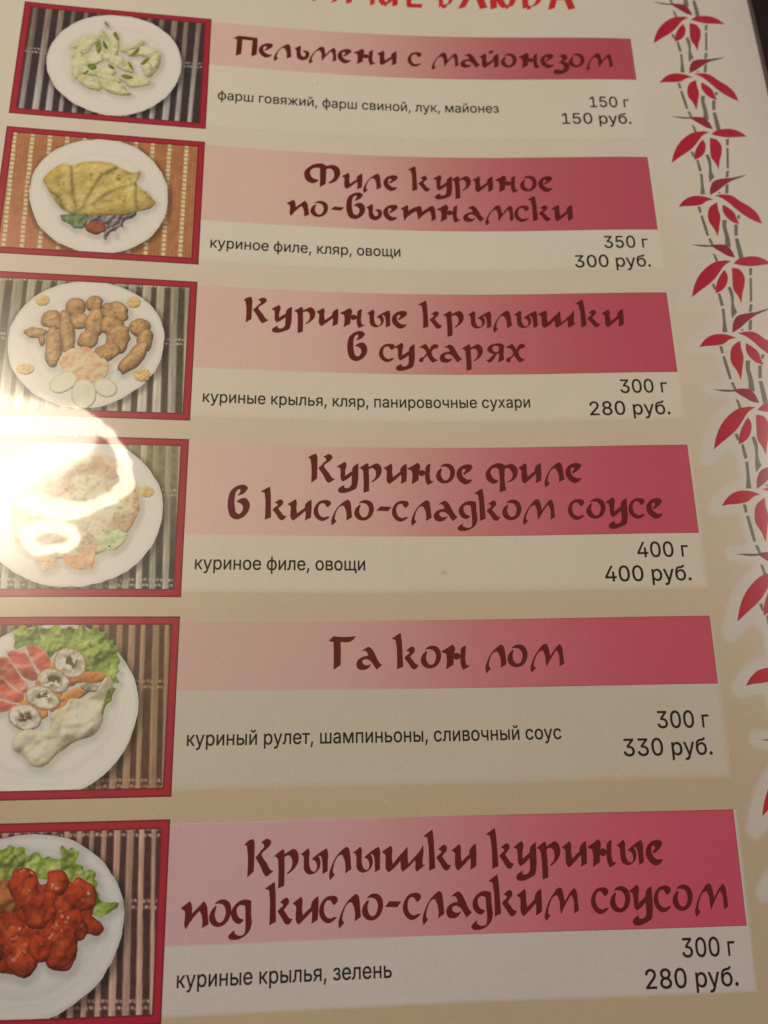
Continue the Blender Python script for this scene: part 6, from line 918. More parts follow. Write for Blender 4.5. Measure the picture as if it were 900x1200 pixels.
"-4936 1989 -4934 1992 -4929 1996 -4924 1999 -4922 2002 -4925 2004 -4931 2006 -4937 2007 -4941 2010 -4941 2014 -4939 2019 -4937 2023 -4936 2026 -4940 2028 -4947 2027 -4953 2026 -4958 2027 -4960 2030 -4962 2035 -4963 2040 -4964 2043 -4969 2043 -4974 2040 -4979 2037 -4985 2035 -4989 2038 -4992 2042 -4996 2046 -5000 2047 -5003 2045 -5006 2041 -5010 2037 -5013 2034 -5019 2034 -5025 2037 -5030 2039 -5034 2039 -5036 2036 -5036 2031 -5037 2026 -5038 2023 -5043 2021 -5050 2021 -5057 2021 -5060 2020 -5059 2017 -5057 2012 -5054 2008 -5054 2004 -5057 2001 -5063 1999 -5069 1997 -5071 1994 -5069 1991 -5064 1989 -5059 1986 -5056 1983 -5057 1979 -5061 1975 -5064 1971 -5065 1968 -5062 1966 -5056 1966 -5049 1965 -5044 1963 -5044 1959 -5044 1954 -5044 1950 -5044 1946 -5040 1946 -5034 1948 -5027 1950 -5022 1950 -5019 1947 -5016 1942 -5014 1938 -5011 1936 -5007 1937 -5003 1940 -4998 1944 -4993 1946 -4989 1945 -4984 1941 -4979 1938 -4975 1937 -4972 1940 -4970 1945 -4968 1950 -4966 1953 -4960 1954 -4954 1952 -4948 1951 -4944 1952 -4943 1955 -4944 1960 -4945 1964 -4945 1968 -4941 1971 -4934 1972 -4928 1973 -4925 1975 -4926 1978 -4930 1982 -4934 1985"
],
[
3,
"plate",
"plate",
"-5076 2826 -5038 2785 -4997 2746 -4953 2711 -4907 2681 -4852 2656 -4794 2637 -4733 2624 -4673 2613 -4603 2607 -4533 2605 -4463 2609 -4393 2616 -4344 2623 -4296 2632 -4248 2643 -4202 2659 -4158 2679 -4115 2704 -4074 2732 -4036 2762 -4006 2789 -3977 2819 -3950 2850 -3925 2883 -3900 2921 -3877 2961 -3857 3002 -3841 3044 -3830 3088 -3823 3134 -3820 3180 -3820 3225 -3823 3276 -3830 3326 -3842 3376 -3857 3424 -3876 3471 -3899 3516 -3926 3560 -3956 3601 -3990 3639 -4028 3675 -4068 3707 -4110 3736 -4155 3761 -4203 3781 -4253 3798 -4302 3812 -4354 3823 -4407 3831 -4461 3834 -4514 3835 -4564 3834 -4614 3831 -4664 3824 -4712 3813 -4755 3799 -4797 3781 -4838 3760 -4878 3738 -4919 3715 -4958 3691 -4996 3664 -5031 3635 -5066 3599 -5099 3559 -5128 3517 -5154 3474 -5182 3419 -5205 3362 -5222 3303 -5232 3243 -5235 3184 -5231 3124 -5220 3064 -5203 3008 -5179 2959 -5148 2913 -5113 2868"
],
[
3,
"cutlet",
"battered_fillet",
"-4985 3104 -4957 3068 -4915 3038 -4868 3011 -4823 2983 -4769 2939 -4714 2894 -4659 2852 -4600 2817 -4539 2790 -4475 2767 -4410 2752 -4345 2750 -4306 2755 -4266 2764 -4227 2778 -4193 2797 -4166 2820 -4143 2847 -4121 2877 -4101 2908 -4079 2946 -4058 2986 -4041 3027 -4026 3069 -4018 3093 -4010 3118 -4004 3144 -4001 3169 -4004 3209 -4014 3250 -4029 3290 -4046 3329 -4067 3366 -4091 3402 -4117 3436 -4147 3467 -4178 3496 -4211 3523 -4247 3546 -4285 3565 -4323 3577 -4363 3585 -4404 3590 -4444 3595 -4503 3603 -4561 3609 -4619 3611 -4677 3606 -4720 3597 -4764 3586 -4805 3570 -4843 3549 -4872 3526 -4900 3498 -4924 3467 -4943 3435 -4958 3399 -4968 3360 -4975 3320 -4980 3281 -4987 3235 -4993 3189 -4994 3144"
],
[
3,
"carrot",
"carrot_strips",
"-4766 3606 -4756 3591 -4733 3579 -4705 3570 -4680 3568 -4655 3573 -4628 3586 -4606 3604 -4594 3624 -4593 3636 -4594 3648 -4596 3661 -4599 3672 -4615 3691 -4639 3704 -4669 3713 -4702 3719 -4707 3705 -4713 3690 -4718 3676 -4725 3663 -4736 3647 -4750 3632 -4762 3618"
],
[
3,
"carrot",
"carrot_strips",
"-4551 3605 -4539 3591 -4511 3584 -4477 3581 -4446 3576 -4412 3564 -4375 3549 -4343 3540 -4322 3546 -4317 3560 -4315 3580 -4315 3602 -4316 3623 -4318 3640 -4321 3656 -4325 3673 -4329 3690 -4352 3694 -4374 3698 -4396 3700 -4418 3700 -4449 3695 -4480 3686 -4508 3672 -4529 3653 -4537 3641 -4544 3629 -4549 3616"
],
[
3,
"greens",
"green_leaf",
"-4074 3406 -4074 3415 -4079 3425 -4086 3437 -4091 3448 -4095 3457 -4098 3466 -4101 3474 -4105 3482 -4111 3491 -4119 3498 -4126 3506 -4134 3513 -4144 3522 -4154 3532 -4164 3540 -4175 3545 -4186 3545 -4198 3543 -4210 3539 -4222 3536 -4235 3535 -4249 3536 -4261 3535 -4270 3531 -4274 3523 -4274 3512 -4274 3500 -4277 3490 -4284 3481 -4295 3473 -4304 3465 -4308 3457 -4303 3448 -4290 3440 -4276 3431 -4265 3421 -4261 3408 -4259 3393 -4256 3379 -4251 3370 -4239 3368 -4224 3372 -4207 3378 -4191 3380 -4179 3376 -4167 3370 -4155 3365 -4145 3365 -4138 3370 -4132 3378 -4127 3386 -4120 3393 -4108 3397 -4094 3399 -4081 3401"
],
[
3,
"carrotgear",
"carrot_flower",
"-3900 3046 -3898 3049 -3893 3053 -3889 3056 -3887 3059 -3890 3061 -3896 3063 -3902 3064 -3905 3067 -3905 3071 -3903 3075 -3902 3080 -3902 3083 -3905 3084 -3911 3083 -3917 3082 -3922 3083 -3924 3087 -3925 3092 -3926 3096 -3928 3099 -3932 3099 -3937 3096 -3942 3093 -3947 3092 -3951 3094 -3955 3098 -3958 3102 -3962 3103 -3965 3101 -3968 3097 -3971 3092 -3974 3090 -3979 3090 -3985 3092 -3990 3094 -3994 3094 -3995 3091 -3995 3086 -3996 3082 -3997 3078 -4002 3076 -4008 3076 -4014 3076 -4017 3075 -4017 3071 -4014 3067 -4011 3063 -4011 3059 -4014 3056 -4019 3053 -4025 3051 -4027 3048 -4025 3046 -4020 3043 -4015 3040 -4012 3037 -4013 3033 -4016 3029 -4020 3025 -4021 3022 -4017 3020 -4011 3020 -4005 3020 -4001 3018 -4000 3014 -4000 3009 -4001 3004 -4000 3001 -3996 3001 -3990 3003 -3984 3005 -3979 3005 -3976 3002 -3974 2997 -3971 2993 -3969 2991 -3965 2992 -3961 2996 -3957 3000 -3952 3002 -3948 3000 -3943 2997 -3938 2994 -3935 2993 -3932 2996 -3931 3001 -3929 3005 -3927 3009 -3922 3010 -3915 3008 -3910 3007 -3906 3008 -3906 3011 -3907 3016 -3908 3021 -3908 3025 -3904 3027 -3898 3029 -3892 3030 -3889 3032 -3890 3035 -3894 3038 -3898 3042"
],
[
4,
"plate",
"plate",
"-5017 4264 -4989 4241 -4959 4219 -4928 4200 -4896 4183 -4859 4169 -4819 4158 -4779 4150 -4739 4143 -4687 4135 -4635 4131 -4582 4129 -4530 4129 -4480 4131 -4430 4134 -4380 4141 -4334 4153 -4288 4174 -4244 4200 -4203 4230 -4164 4263 -4130 4295 -4098 4330 -4069 4367 -4041 4405 -4015 4444 -3990 4484 -3968 4526 -3950 4569 -3938 4609 -3928 4649 -3921 4691 -3918 4732 -3918 4776 -3921 4820 -3928 4864 -3938 4907 -3951 4955 -3968 5003 -3989 5050 -4013 5094 -4041 5135 -4072 5175 -4107 5212 -4144 5246 -4185 5276 -4229 5304 -4276 5328 -4323 5348 -4378 5367 -4435 5381 -4494 5391 -4552 5396 -4606 5395 -4662 5389 -4717 5380 -4771 5368 -4821 5357 -4871 5343 -4919 5327 -4963 5304 -5009 5270 -5051 5228 -5088 5182 -5121 5134 -5152 5076 -5176 5014 -5195 4950 -5209 4885 -5219 4823 -5225 4759 -5226 4695 -5220 4633 -5208 4580 -5191 4527 -5170 4475 -5145 4426 -5118 4382 -5088 4340 -5054 4300"
],
[
4,
"lettuce",
"lettuce_leaf",
"-4890 4158 -4877 4165 -4863 4170 -4851 4172 -4841 4170 -4835 4164 -4830 4155 -4825 4145 -4820 4139 -4806 4138 -4789 4145 -4771 4155 -4753 4159 -4737 4157 -4722 4151 -4706 4145 -4690 4143 -4675 4147 -4661 4155 -4646 4162 -4632 4165 -4618 4160 -4605 4150 -4591 4140 -4578 4135 -4563 4138 -4549 4146 -4534 4154 -4519 4157 -4506 4154 -4492 4148 -4478 4141 -4464 4139 -4451 4145 -4438 4154 -4426 4163 -4414 4166 -4404 4161 -4394 4151 -4385 4141 -4375 4136 -4363 4141 -4350 4153 -4337 4166 -4324 4173 -4310 4170 -4295 4162 -4281 4154 -4269 4153 -4261 4160 -4255 4171 -4249 4182 -4242 4191 -4228 4194 -4212 4192 -4196 4191 -4184 4196 -4181 4204 -4179 4215 -4177 4226 -4174 4234 -4160 4238 -4142 4237 -4124 4234 -4113 4238 -4114 4248 -4119 4261 -4125 4276 -4126 4288 -4119 4297 -4106 4305 -4093 4312 -4087 4321 -4089 4331 -4096 4342 -4102 4353 -4105 4363 -4098 4374 -4084 4384 -4070 4394 -4063 4404 -4067 4414 -4075 4424 -4083 4435 -4087 4445 -4084 4456 -4077 4466 -4070 4477 -4068 4487 -4074 4495 -4084 4503 -4095 4511 -4101 4519 -4097 4532 -4084 4547 -4073 4561 -4070 4568 -4077 4569 -4088 4567 -4100 4563 -4111 4560 -4129 4551 -4145 4540 -4161 4528 -4178 4518 -4211 4509 -4248 4505 -4282 4499 -4309 4484 -4321 4463 -4329 4437 -4336 4409 -4348 4386 -4369 4364 -4394 4344 -4421 4329 -4450 4319 -4473 4316 -4499 4315 -4523 4319 -4546 4327 -4562 4340 -4577 4358 -4591 4375 -4605 4383 -4623 4374 -4639 4349 -4656 4321 -4676 4301 -4699 4291 -4724 4285 -4749 4282 -4774 4283 -4795 4291 -4817 4304 -4837 4315 -4851 4315 -4858 4303 -4860 4281 -4860 4256 -4862 4233 -4868 4214 -4875 4195 -4882 4177"
],
[
4,
"tomatow",
"tomato_slice",
"-4771 4287 -4759 4285 -4748 4284 -4737 4283 -4726 4284 -4709 4287 -4691 4293 -4675 4300 -4660 4309 -4644 4321 -4631 4335 -4618 4351 -4606 4367 -4594 4383 -4581 4401 -4572 4418 -4569 4436 -4571 4448 -4575 4461 -4581 4473 -4589 4481 -4600 4488 -4615 4491 -4630 4491 -4644 4489 -4659 4480 -4673 4466 -4685 4448 -4697 4431 -4709 4416 -4721 4400 -4733 4383 -4743 4366 -4751 4347 -4759 4327 -4765 4307"
],
[
4,
"tomatow",
"tomato_slice",
"-4914 4328 -4898 4325 -4883 4322 -4867 4320 -4851 4320 -4832 4322 -4812 4326 -4794 4332 -4777 4341 -4764 4352 -4752 4367 -4742 4383 -4732 4399 -4719 4418 -4707 4439 -4695 4459 -4685 4480 -4676 4495 -4665 4511 -4658 4526 -4659 4537 -4666 4543 -4677 4548 -4690 4551 -4702 4553 -4719 4551 -4736 4545 -4753 4537 -4768 4528 -4788 4511 -4806 4490 -4822 4468 -4839 4446 -4854 4430 -4868 4414 -4882 4398 -4893 4380 -4900 4368 -4905 4355 -4910 4341"
],
[
4,
"tomatow",
"tomato_slice",
"-5051 4411 -5040 4399 -5021 4389 -4997 4382 -4974 4376 -4959 4373 -4943 4370 -4928 4370 -4913 4372 -4897 4381 -4883 4396 -4870 4413 -4857 4430 -4838 4453 -4820 4478 -4803 4504 -4784 4528 -4769 4542 -4752 4555 -4738 4569 -4731 4585 -4732 4599 -4736 4616 -4742 4631 -4750 4640 -4768 4642 -4792 4629 -4818 4609 -4842 4591 -4864 4576 -4885 4559 -4906 4542 -4927 4526 -4949 4514 -4972 4503 -4994 4491 -5012 4476 -5026 4461 -5039 4443 -5049 4426"
],
[
4,
"tomatow",
"tomato_slice",
"-5071 4524 -5056 4510 -5031 4499 -5003 4493 -4979 4493 -4961 4500 -4943 4513 -4927 4528 -4910 4542 -4888 4561 -4868 4580 -4846 4599 -4824 4615 -4804 4624 -4783 4630 -4764 4637 -4754 4648 -4753 4662 -4755 4677 -4761 4693 -4768 4704 -4783 4711 -4803 4710 -4826 4707 -4847 4703 -4872 4697 -4897 4689 -4921 4679 -4946 4669 -4967 4662 -4990 4656 -5011 4648 -5028 4636 -5049 4612 -5066 4580 -5075 4548"
],
[
4,
"tomatow",
"tomato_slice",
"-5055 4684 -5041 4675 -5016 4673 -4987 4674 -4961 4677 -4936 4683 -4911 4692 -4887 4702 -4862 4710 -4846 4713 -4828 4715 -4813 4717 -4806 4722 -4809 4730 -4818 4740 -4830 4750 -4842 4758 -4860 4768 -4879 4774 -4899 4778 -4919 4781 -4944 4782 -4971 4780 -4995 4774 -5016 4763 -5032 4746 -5046 4723 -5055 4700"
],
[
4,
"crust",
"roll_crust",
"-4390 4587 -4397 4592 -4405 4594 -4415 4595 -4424 4596 -4433 4598 -4442 4600 -4451 4601 -4460 4600 -4472 4597 -4484 4593 -4495 4586 -4506 4580 -4517 4573 -4528 4565 -4538 4557 -4547 4548 -4554 4539 -4560 4529 -4566 4519 -4572 4509 -4578 4500 -4584 4490 -4590 4481 -4592 4470 -4593 4462 -4593 4454 -4591 4445 -4588 4438 -4583 4432 -4577 4426 -4571 4422 -4564 4419 -4553 4417 -4542 4420 -4530 4424 -4519 4428 -4508 4433 -4498 4438 -4487 4444 -4476 4449 -4465 4455 -4452 4460 -4441 4466 -4431 4474 -4424 4483 -4417 4493 -4412 4504 -4407 4514 -4401 4524 -4396 4533 -4392 4543 -4389 4553 -4388 4562 -4387 4571 -4388 4580"
],
[
4,
"crust",
"roll_crust",
"-4470 4699 -4476 4704 -4484 4707 -4493 4708 -4502 4710 -4512 4711 -4522 4711 -4532 4710 -4541 4709 -4553 4704 -4564 4698 -4574 4692 -4585 4685 -4596 4680 -4608 4675 -4619 4670 -4629 4663 -4638 4655 -4647 4646 -4654 4637 -4661 4627 -4666 4618 -4670 4609 -4673 4600 -4675 4591 -4678 4582 -4680 4573 -4682 4564 -4680 4557 -4675 4552 -4667 4549 -4659 4546 -4651 4544 -4642 4541 -4633 4539 -4624 4538 -4615 4538 -4602 4540 -4590 4545 -4578 4552 -4566 4559 -4555 4566 -4545 4574 -4535 4582 -4525 4591 -4516 4600 -4507 4608 -4499 4617 -4492 4627 -4486 4636 -4480 4645 -4474 4655 -4471 4665 -4469 4674 -4468 4683 -4468 4692"
],
[
4,
"crust",
"roll_crust",
"-4569 4811 -4574 4817 -4582 4822 -4591 4826 -4599 4830 -4608 4833 -4617 4835 -4626 4837 -4636 4838 -4646 4839 -4657 4840 -4667 4839 -4677 4838 -4689 4835 -4699 4830 -4710 4824 -4720 4819 -4731 4813 -4742 4808 -4751 4802 -4760 4795 -4766 4787 -4772 4780 -4777 4771 -4780 4762 -4783 4755 -4786 4746 -4787 4738 -4787 4730 -4785 4723 -4782 4716 -4778 4709 -4773 4703 -4766 4698 -4757 4693 -4747 4691 -4738 4689 -4726 4688 -4713 4690 -4701 4692 -4689 4695 -4676 4698 -4663 4701 -4651 4705 -4639 4710 -4628 4716 -4617 4723 -4606 4731 -4597 4740 -4590 4748 -4583 4757 -4578 4766 -4573 4776 -4571 4785 -4568 4794 -4568 4803"
],
[
4,
"crust",
"roll_crust",
"-4299 4528 -4302 4539 -4308 4549 -4316 4559 -4325 4566 -4336 4570 -4349 4571 -4362 4571 -4375 4573 -4387 4576 -4398 4580 -4410 4584 -4421 4585 -4434 4582 -4446 4577 -4459 4570 -4470 4563 -4481 4555 -4490 4547 -4500 4538 -4507 4528 -4513 4518 -4519 4507 -4523 4497 -4527 4486 -4531 4474 -4535 4463 -4537 4451 -4536 4441 -4533 4431 -4527 4421 -4519 4413 -4511 4405 -4502 4399 -4492 4394 -4481 4390 -4470 4387 -4458 4383 -4445 4380 -4433 4378 -4421 4379 -4408 4382 -4395 4388 -4383 4396 -4371 4404 -4362 4412 -4353 4421 -4344 4430 -4337 4440 -4330 4450 -4323 4460 -4317 4470 -4312 4481 -4307 4492 -4302 4505 -4299 4517"
],
[
4,
"crust",
"roll_crust",
"-4156 4531 -4157 4536 -4160 4541 -4164 4546 -4168 4550 -4175 4555 -4183 4558 -4192 4560 -4200 4563 -4209 4566 -4219 4569 -4228 4571 -4238 4573 -4250 4575 -4262 4575 -4274 4574 -4286 4573 -4298 4571 -4309 4569 -4320 4567 -4330 4564 -4341 4561 -4352 4559 -4361 4555 -4366 4549 -4367 4545 -4367 4539 -4366 4534 -4364 4529 -4362 4525 -4359 4521 -4355 4517 -4352 4513 -4348 4508 -4344 4504 -4339 4500 -4334 4496 -4325 4492 -4314 4490 -4304 4488 -4293 4487 -4281 4486 -4268 4486 -4256 4486 -4244 4487 -4233 4489 -4221 4490 -4210 4493 -4199 4497 -4192 4500 -4185 4504 -4178 4508 -4172 4513 -4167 4517 -4162 4522 -4158 4527"
],
[
4,
"crust",
"roll_crust",
"-4269 4607 -4268 4611 -4269 4616 -4270 4622 -4272 4627 -4277 4634 -4285 4641 -4294 4647 -4303 4653 -4311 4660 -4320 4667 -4329 4674 -4339 4680 -4352 4686 -4365 4692 -4379 4696 -4393 4700 -4404 4703 -4416 4706 -4428 4708 -4440 4709 -4448 4710 -4457 4710 -4466 4709 -4474 4708 -4479 4706 -4485 4704 -4490 4702 -4494 4698 -4495 4694 -4496 4690 -4496 4685 -4495 4680 -4491 4672 -4484 4666 -4475 4660 -4466 4654 -4457 4647 -4447 4640 -4437 4634 -4427 4628 -4414 4622 -4401 4616 -4388 4611 -4375 4606 -4362 4602 -4349 4597 -4336 4594 -4322 4593 -4316 4594 -4309 4596 -4302 4598 -4296 4600 -4288 4601 -4280 4602 -4273 4603"
],
[
4,
"crust",
"roll_crust",
"-4359 4719 -4359 4723 -4362 4727 -4365 4732 -4369 4736 -4372 4741 -4376 4746 -4379 4751 -4384 4755 -4394 4761 -4405 4764 -4418 4767 -4430 4769 -4442 4772 -4454 4776 -4466 4778 -4479 4780 -4491 4782 -4503 4784 -4516 4785 -4528 4784 -4536 4783 -4545 4782 -4552 4780 -4558 4775 -4559 4772 -4560 4768 -4561 4764 -4562 4760 -4564 4756 -4567 4752 -4569 4749 -4570 4745 -4567 4739 -4560 4734 -4551 4730 -4543 4726 -4532 4721 -4521 4717 -4509 4714 -4498 4711 -4486 4709 -4475 4707 -4463 4706 -4451 4705 -4441 4704 -4431 4703 -4420 4703 -4410 4703 -4400 4703 -4390 4702 -4380 4702 -4371 4706 -4367 4708 -4363 4712 -4360 4715"
],
[
4,
"roll",
"roll_slice",
"-4318 4478 -4322 4489 -4330 4500 -4338 4510 -4347 4518 -4358 4525 -4370 4530 -4383 4533 -4396 4536 -4409 4536 -4423 4535 -4437 4533 -4450 4530 -4464 4526 -4478 4522 -4491 4517 -4503 4510 -4514 4501 -4525 4491 -4534 4479 -4542 4467 -4548 4455 -4554 4442 -4558 4429 -4560 4416 -4559 4405 -4557 4393 -4553 4381 -4549 4370 -4545 4358 -4540 4346 -4535 4335 -4528 4326 -4518 4319 -4506 4313 -4494 4310 -4481 4307 -4467 4305 -4454 4305 -4440 4306 -4427 4308 -4413 4312 -4399 4317 -4385 4324 -4373 4331 -4362 4340 -4351 4351 -4342 4362 -4335 4374 -4329 4386 -4326 4399 -4323 4412 -4320 4426 -4318 4439 -4316 4452 -4316 4465"
],
[
4,
"roll",
"roll_slice",
"-4434 4599 -4437 4607 -4441 4616 -4446 4623 -4452 4630 -4461 4636 -4471 4641 -4482 4644 -4493 4646 -4506 4647 -4520 4646 -4533 4644 -4547 4641 -4561 4637 -4576 4633 -4590 4628 -4603 4621 -4615 4613 -4626 4604 -4637 4594 -4646 4584 -4654 4574 -4663 4563 -4669 4553 -4672 4541 -4673 4532 -4672 4523 -4669 4513 -4665 4504 -4661 4497 -4655 4490 -4649 4483 -4642 4477 -4633 4471 -4625 4465 -4615 4461 -4606 4458 -4593 4456 -4579 4457 -4565 4459 -4552 4462 -4537 4465 -4523 4470 -4508 4475 -4495 4482 -4484 4490 -4473 4499 -4463 4509 -4454 4520 -4445 4530 -4437 4540 -4430 4550 -4426 4562 -4426 4571 -4428 4580 -4430 4590"
],
[
4,
"roll",
"roll_slice",
"-4482 4722 -4485 4730 -4491 4739 -4499 4746 -4507 4752 -4517 4757 -4529 4761 -4541 4763 -4553 4765 -4566 4767 -4579 4768 -4593 4768 -4606 4767 -4620 4764 -4634 4759 -4648 4753 -4662 4747 -4676 4741 -4690 4734 -4704 4727 -4715 4717 -4723 4708 -4730 4698 -4735 4686 -4739 4675 -4742 4665 -4743 4655 -4744 4645 -4742 4635 -4739 4627 -4733 4619 -4727 4611 -4720 4605 -4711 4599 -4701 4594 -4690 4590 -4679 4588 -4666 4585 -4652 4585 -4638 4586 -4624 4587 -4610 4590 -4595 4595 -4581 4600 -4568 4607 -4557 4615 -4546 4623 -4536 4633 -4526 4642 -4518 4651 -4509 4660 -4502 4670 -4495 4680 -4490 4690 -4485 4701 -4481 4712"
],
[
4,
"roll",
"roll_slice",
"-4613 4848 -4615 4858 -4619 4868 -4624 4878 -4629 4886 -4638 4892 -4648 4897 -4660 4901 -4671 4905 -4683 4909 -4696 4912 -4709 4914 -4721 4915 -4735 4912 -4749 4908 -4762 4902 -4775 4895 -4788 4889 -4800 4882 -4812 4875 -4823 4866 -4831 4857 -4839 4846 -4845 4836 -4849 4824 -4852 4814 -4853 4803 -4853 4793 -4852 4782 -4850 4772 -4848 4761 -4844 4751 -4839 4743 -4830 4736 -4819 4731 -4807 4727 -4795 4724 -4783 4721 -4770 4720 -4757 4719 -4744 4719 -4730 4721 -4715 4723 -4702 4727 -4688 4732 -4676 4738 -4664 4746 -4652 4754 -4642 4764 -4635 4774 -4628 4784 -4622 4795 -4618 4806 -4615 4817 -4613 4827 -4613 4838"
],
[
4,
"mushroom",
"mushroom_piece",
"-4201 4616 -4201 4619 -4203 4622 -4206 4626 -4209 4628 -4214 4631 -4219 4634 -4225 4635 -4231 4636 -4238 4638 -4245 4639 -4252 4640 -4260 4640 -4268 4640 -4276 4639 -4284 4638 -4292 4636 -4299 4635 -4307 4633 -4314 4631 -4321 4628 -4327 4625 -4332 4622 -4337 4619 -4341 4615 -4343 4612 -4345 4608 -4346 4605 -4347 4601 -4347 4597 -4346 4594 -4345 4590 -4343 4587 -4339 4584 -4334 4582 -4327 4580 -4321 4579 -4314 4577 -4307 4576 -4299 4575 -4292 4575 -4284 4576 -4276 4577 -4268 4579 -4260 4580 -4252 4582 -4245 4584 -4238 4587 -4232 4589 -4225 4592 -4219 4594 -4213 4597 -4209 4601 -4206 4604 -4203 4608 -4201 4612"
],
[
4,
"sauce",
"cream_sauce",
"-4798 5032 -4800 5014 -4798 4994 -4793 4973 -4785 4955 -4775 4941 -4762 4929 -4748 4918 -4734 4909 -4708 4906 -4680 4911 -4651 4917 -4623 4919 -4601 4917 -4578 4913 -4558 4907 -4543 4897 -4536 4875 -4539 4845 -4544 4813 -4539 4787 -4521 4769 -4495 4756 -4469 4743 -4449 4725 -4446 4717 -4443 4708 -4440 4700 -4436 4693 -4418 4683 -4394 4683 -4367 4687 -4341 4686 -4321 4682 -4301 4678 -4281 4672 -4264 4663 -4251 4653 -4240 4641 -4229 4628 -4219 4615 -4212 4603 -4205 4591 -4198 4579 -4191 4567 -4184 4556 -4177 4545 -4169 4536 -4161 4531 -4151 4533 -4139 4540 -4127 4550 -4119 4560 -4114 4578 -4116 4601 -4122 4626 -4129 4649 -4138 4673 -4150 4696 -4162 4720 -4170 4744 -4172 4772 -4170 4800 -4168 4829 -4171 4856 -4180 4881 -4193 4907 -4209 4930 -4227 4949 -4254 4965 -4285 4975 -4319 4983 -4350 4994 -4385 5014 -4419 5036 -4452 5060 -4484 5085 -4505 5107 -4525 5132 -4546 5154 -4570 5168 -4589 5172 -4610 5173 -4630 5171 -4649 5166 -4668 5154 -4684 5135 -4700 5114 -4717 5096 -4739 5080 -4764 5066 -4785 5051"
],
[
4,
"dill",
"dill_sprig",
"-4153 4648 -4151 4639 -4148 4630 -4144 4622 -4139 4616 -4128 4610 -4114 4607 -4101 4606 -4092 4609 -4091 4617 -4097 4632 -4106 4649 -4112 4665 -4113 4675 -4113 4686 -4114 4696 -4117 4705 -4124 4712 -4132 4717 -4140 4722 -4148 4729 -4158 4747 -4163 4768 -4165 4792 -4165 4816 -4172 4812 -4178 4809 -4183 4804 -4187 4800 -4190 4787 -4185 4770 -4177 4753 -4171 4736 -4169 4726 -4168 4716 -4167 4706 -4166 4696 -4163 4684 -4160 4672 -4157 4660"
],
[
5,
"plate",
"plate",
"-4761 5650 -4716 5644 -4670 5640 -4624 5639 -4578 5639 -4543 5641 -4508 5644 -4473 5649 -4438 5655 -4402 5663 -4367 5673 -4331 5684 -4297 5698 -4264 5714 -4231 5733 -4200 5753 -4170 5775 -4139 5800 -4109 5828 -4081 5857 -4055 5888 -4031 5919 -4009 5951 -3988 5985 -3971 6020 -3958 6052 -3948 6084 -3939 6117 -3933 6150 -3930 6189 -3930 6228 -3934 6267 -3939 6305 -3947 6348 -3958 6390 -3972 6431 -3989 6471 -4009 6510 -4031 6548 -4056 6584 -4084 6618 -4115 6651 -4150 6681 -4186 6709 -4224 6736 -4264 6762 -4306 6786 -4350 6807 -4394 6824 -4440 6837 -4488 6845 -4536 6850 -4584 6852 -4641 6852 -4699 6849 -4755 6841 -4809 6827 -4875 6801 -4940 6766 -4999 6723 -5049 6674 -5090 6614 -5122 6545 -5147 6471 -5167 6398 -5182 6328 -5193 6258 -5197 6186 -5194 6116 -5186 6054 -5172 5991 -5152 5930 -5125 5875 -5092 5825 -5051 5778 -5006 5737 -4956 5704 -4911 5684 -4862 5669 -4812 5658"
],
[
5,
"lettuce",
"lettuce_leaf",
"-4966 5762 -4944 5744 -4914 5731 -4880 5722 -4847 5721 -4837 5723 -4827 5726 -4817 5729 -4808 5729 -4796 5723 -4786 5712 -4775 5701 -4765 5697 -4755 5700 -4745 5707 -4735 5715 -4724 5721 -4709 5723 -4692 5722 -4676 5722 -4662 5725 -4654 5735 -4647 5749 -4640 5761 -4631 5767 -4624 5766 -4616 5761 -4607 5756 -4599 5753 -4582 5754 -4564 5759 -4547 5768 -4536 5780 -4533 5786 -4531 5793 -4529 5800 -4526 5805 -4519 5804 -4509 5797 -4499 5789 -4489 5785 -4478 5788 -4466 5795 -4454 5803 -4442 5807 -4429 5807 -4416 5804 -4404 5800 -4397 5793 -4398 5786 -4402 5777 -4406 5767 -4407 5758 -4405 5748 -4400 5738 -4394 5729 -4387 5725 -4380 5727 -4372 5734 -4363 5742 -4355 5745 -4348 5742 -4340 5736 -4333 5730 -4326 5727 -4318 5730 -4310 5738 -4302 5746 -4294 5750 -4288 5748 -4282 5746 -4276 5743 -4271 5743 -4266 5748 -4262 5758 -4261 5769 -4261 5780 -4266 5793 -4276 5807 -4285 5819 -4288 5830 -4279 5837 -4262 5841 -4245 5845 -4233 5853 -4230 5862 -4230 5872 -4229 5880 -4226 5885 -4221 5885 -4214 5882 -4207 5878 -4201 5876 -4185 5879 -4169 5887 -4156 5900 -4148 5914 -4148 5922 -4149 5932 -4151 5941 -4150 5950 -4145 5956 -4138 5961 -4131 5966 -4126 5972 -4125 5982 -4127 5993 -4130 6004 -4131 6015 -4127 6027 -4120 6038 -4113 6048 -4105 6059 -4098 6070 -4090 6081 -4082 6092 -4072 6100 -4058 6106 -4043 6110 -4027 6112 -4011 6112 -3997 6111 -3984 6109 -3971 6106 -3957 6102 -3967 6115 -3977 6127 -3989 6138 -4001 6148 -4010 6152 -4019 6156 -4029 6159 -4038 6164 -4049 6171 -4059 6181 -4070 6189 -4081 6195 -4096 6197 -4112 6195 -4128 6191 -4142 6186 -4161 6165 -4172 6134 -4181 6100 -4195 6070 -4227 6037 -4267 6008 -4310 5985 -4354 5965 -4426 5947 -4503 5942 -4581 5943 -4659 5943 -4740 5948 -4825 5961 -4901 5962 -4950 5936 -4967 5898 -4979 5848 -4980 5799"
],
[
5,
"redwing",
"sauce_glaze",
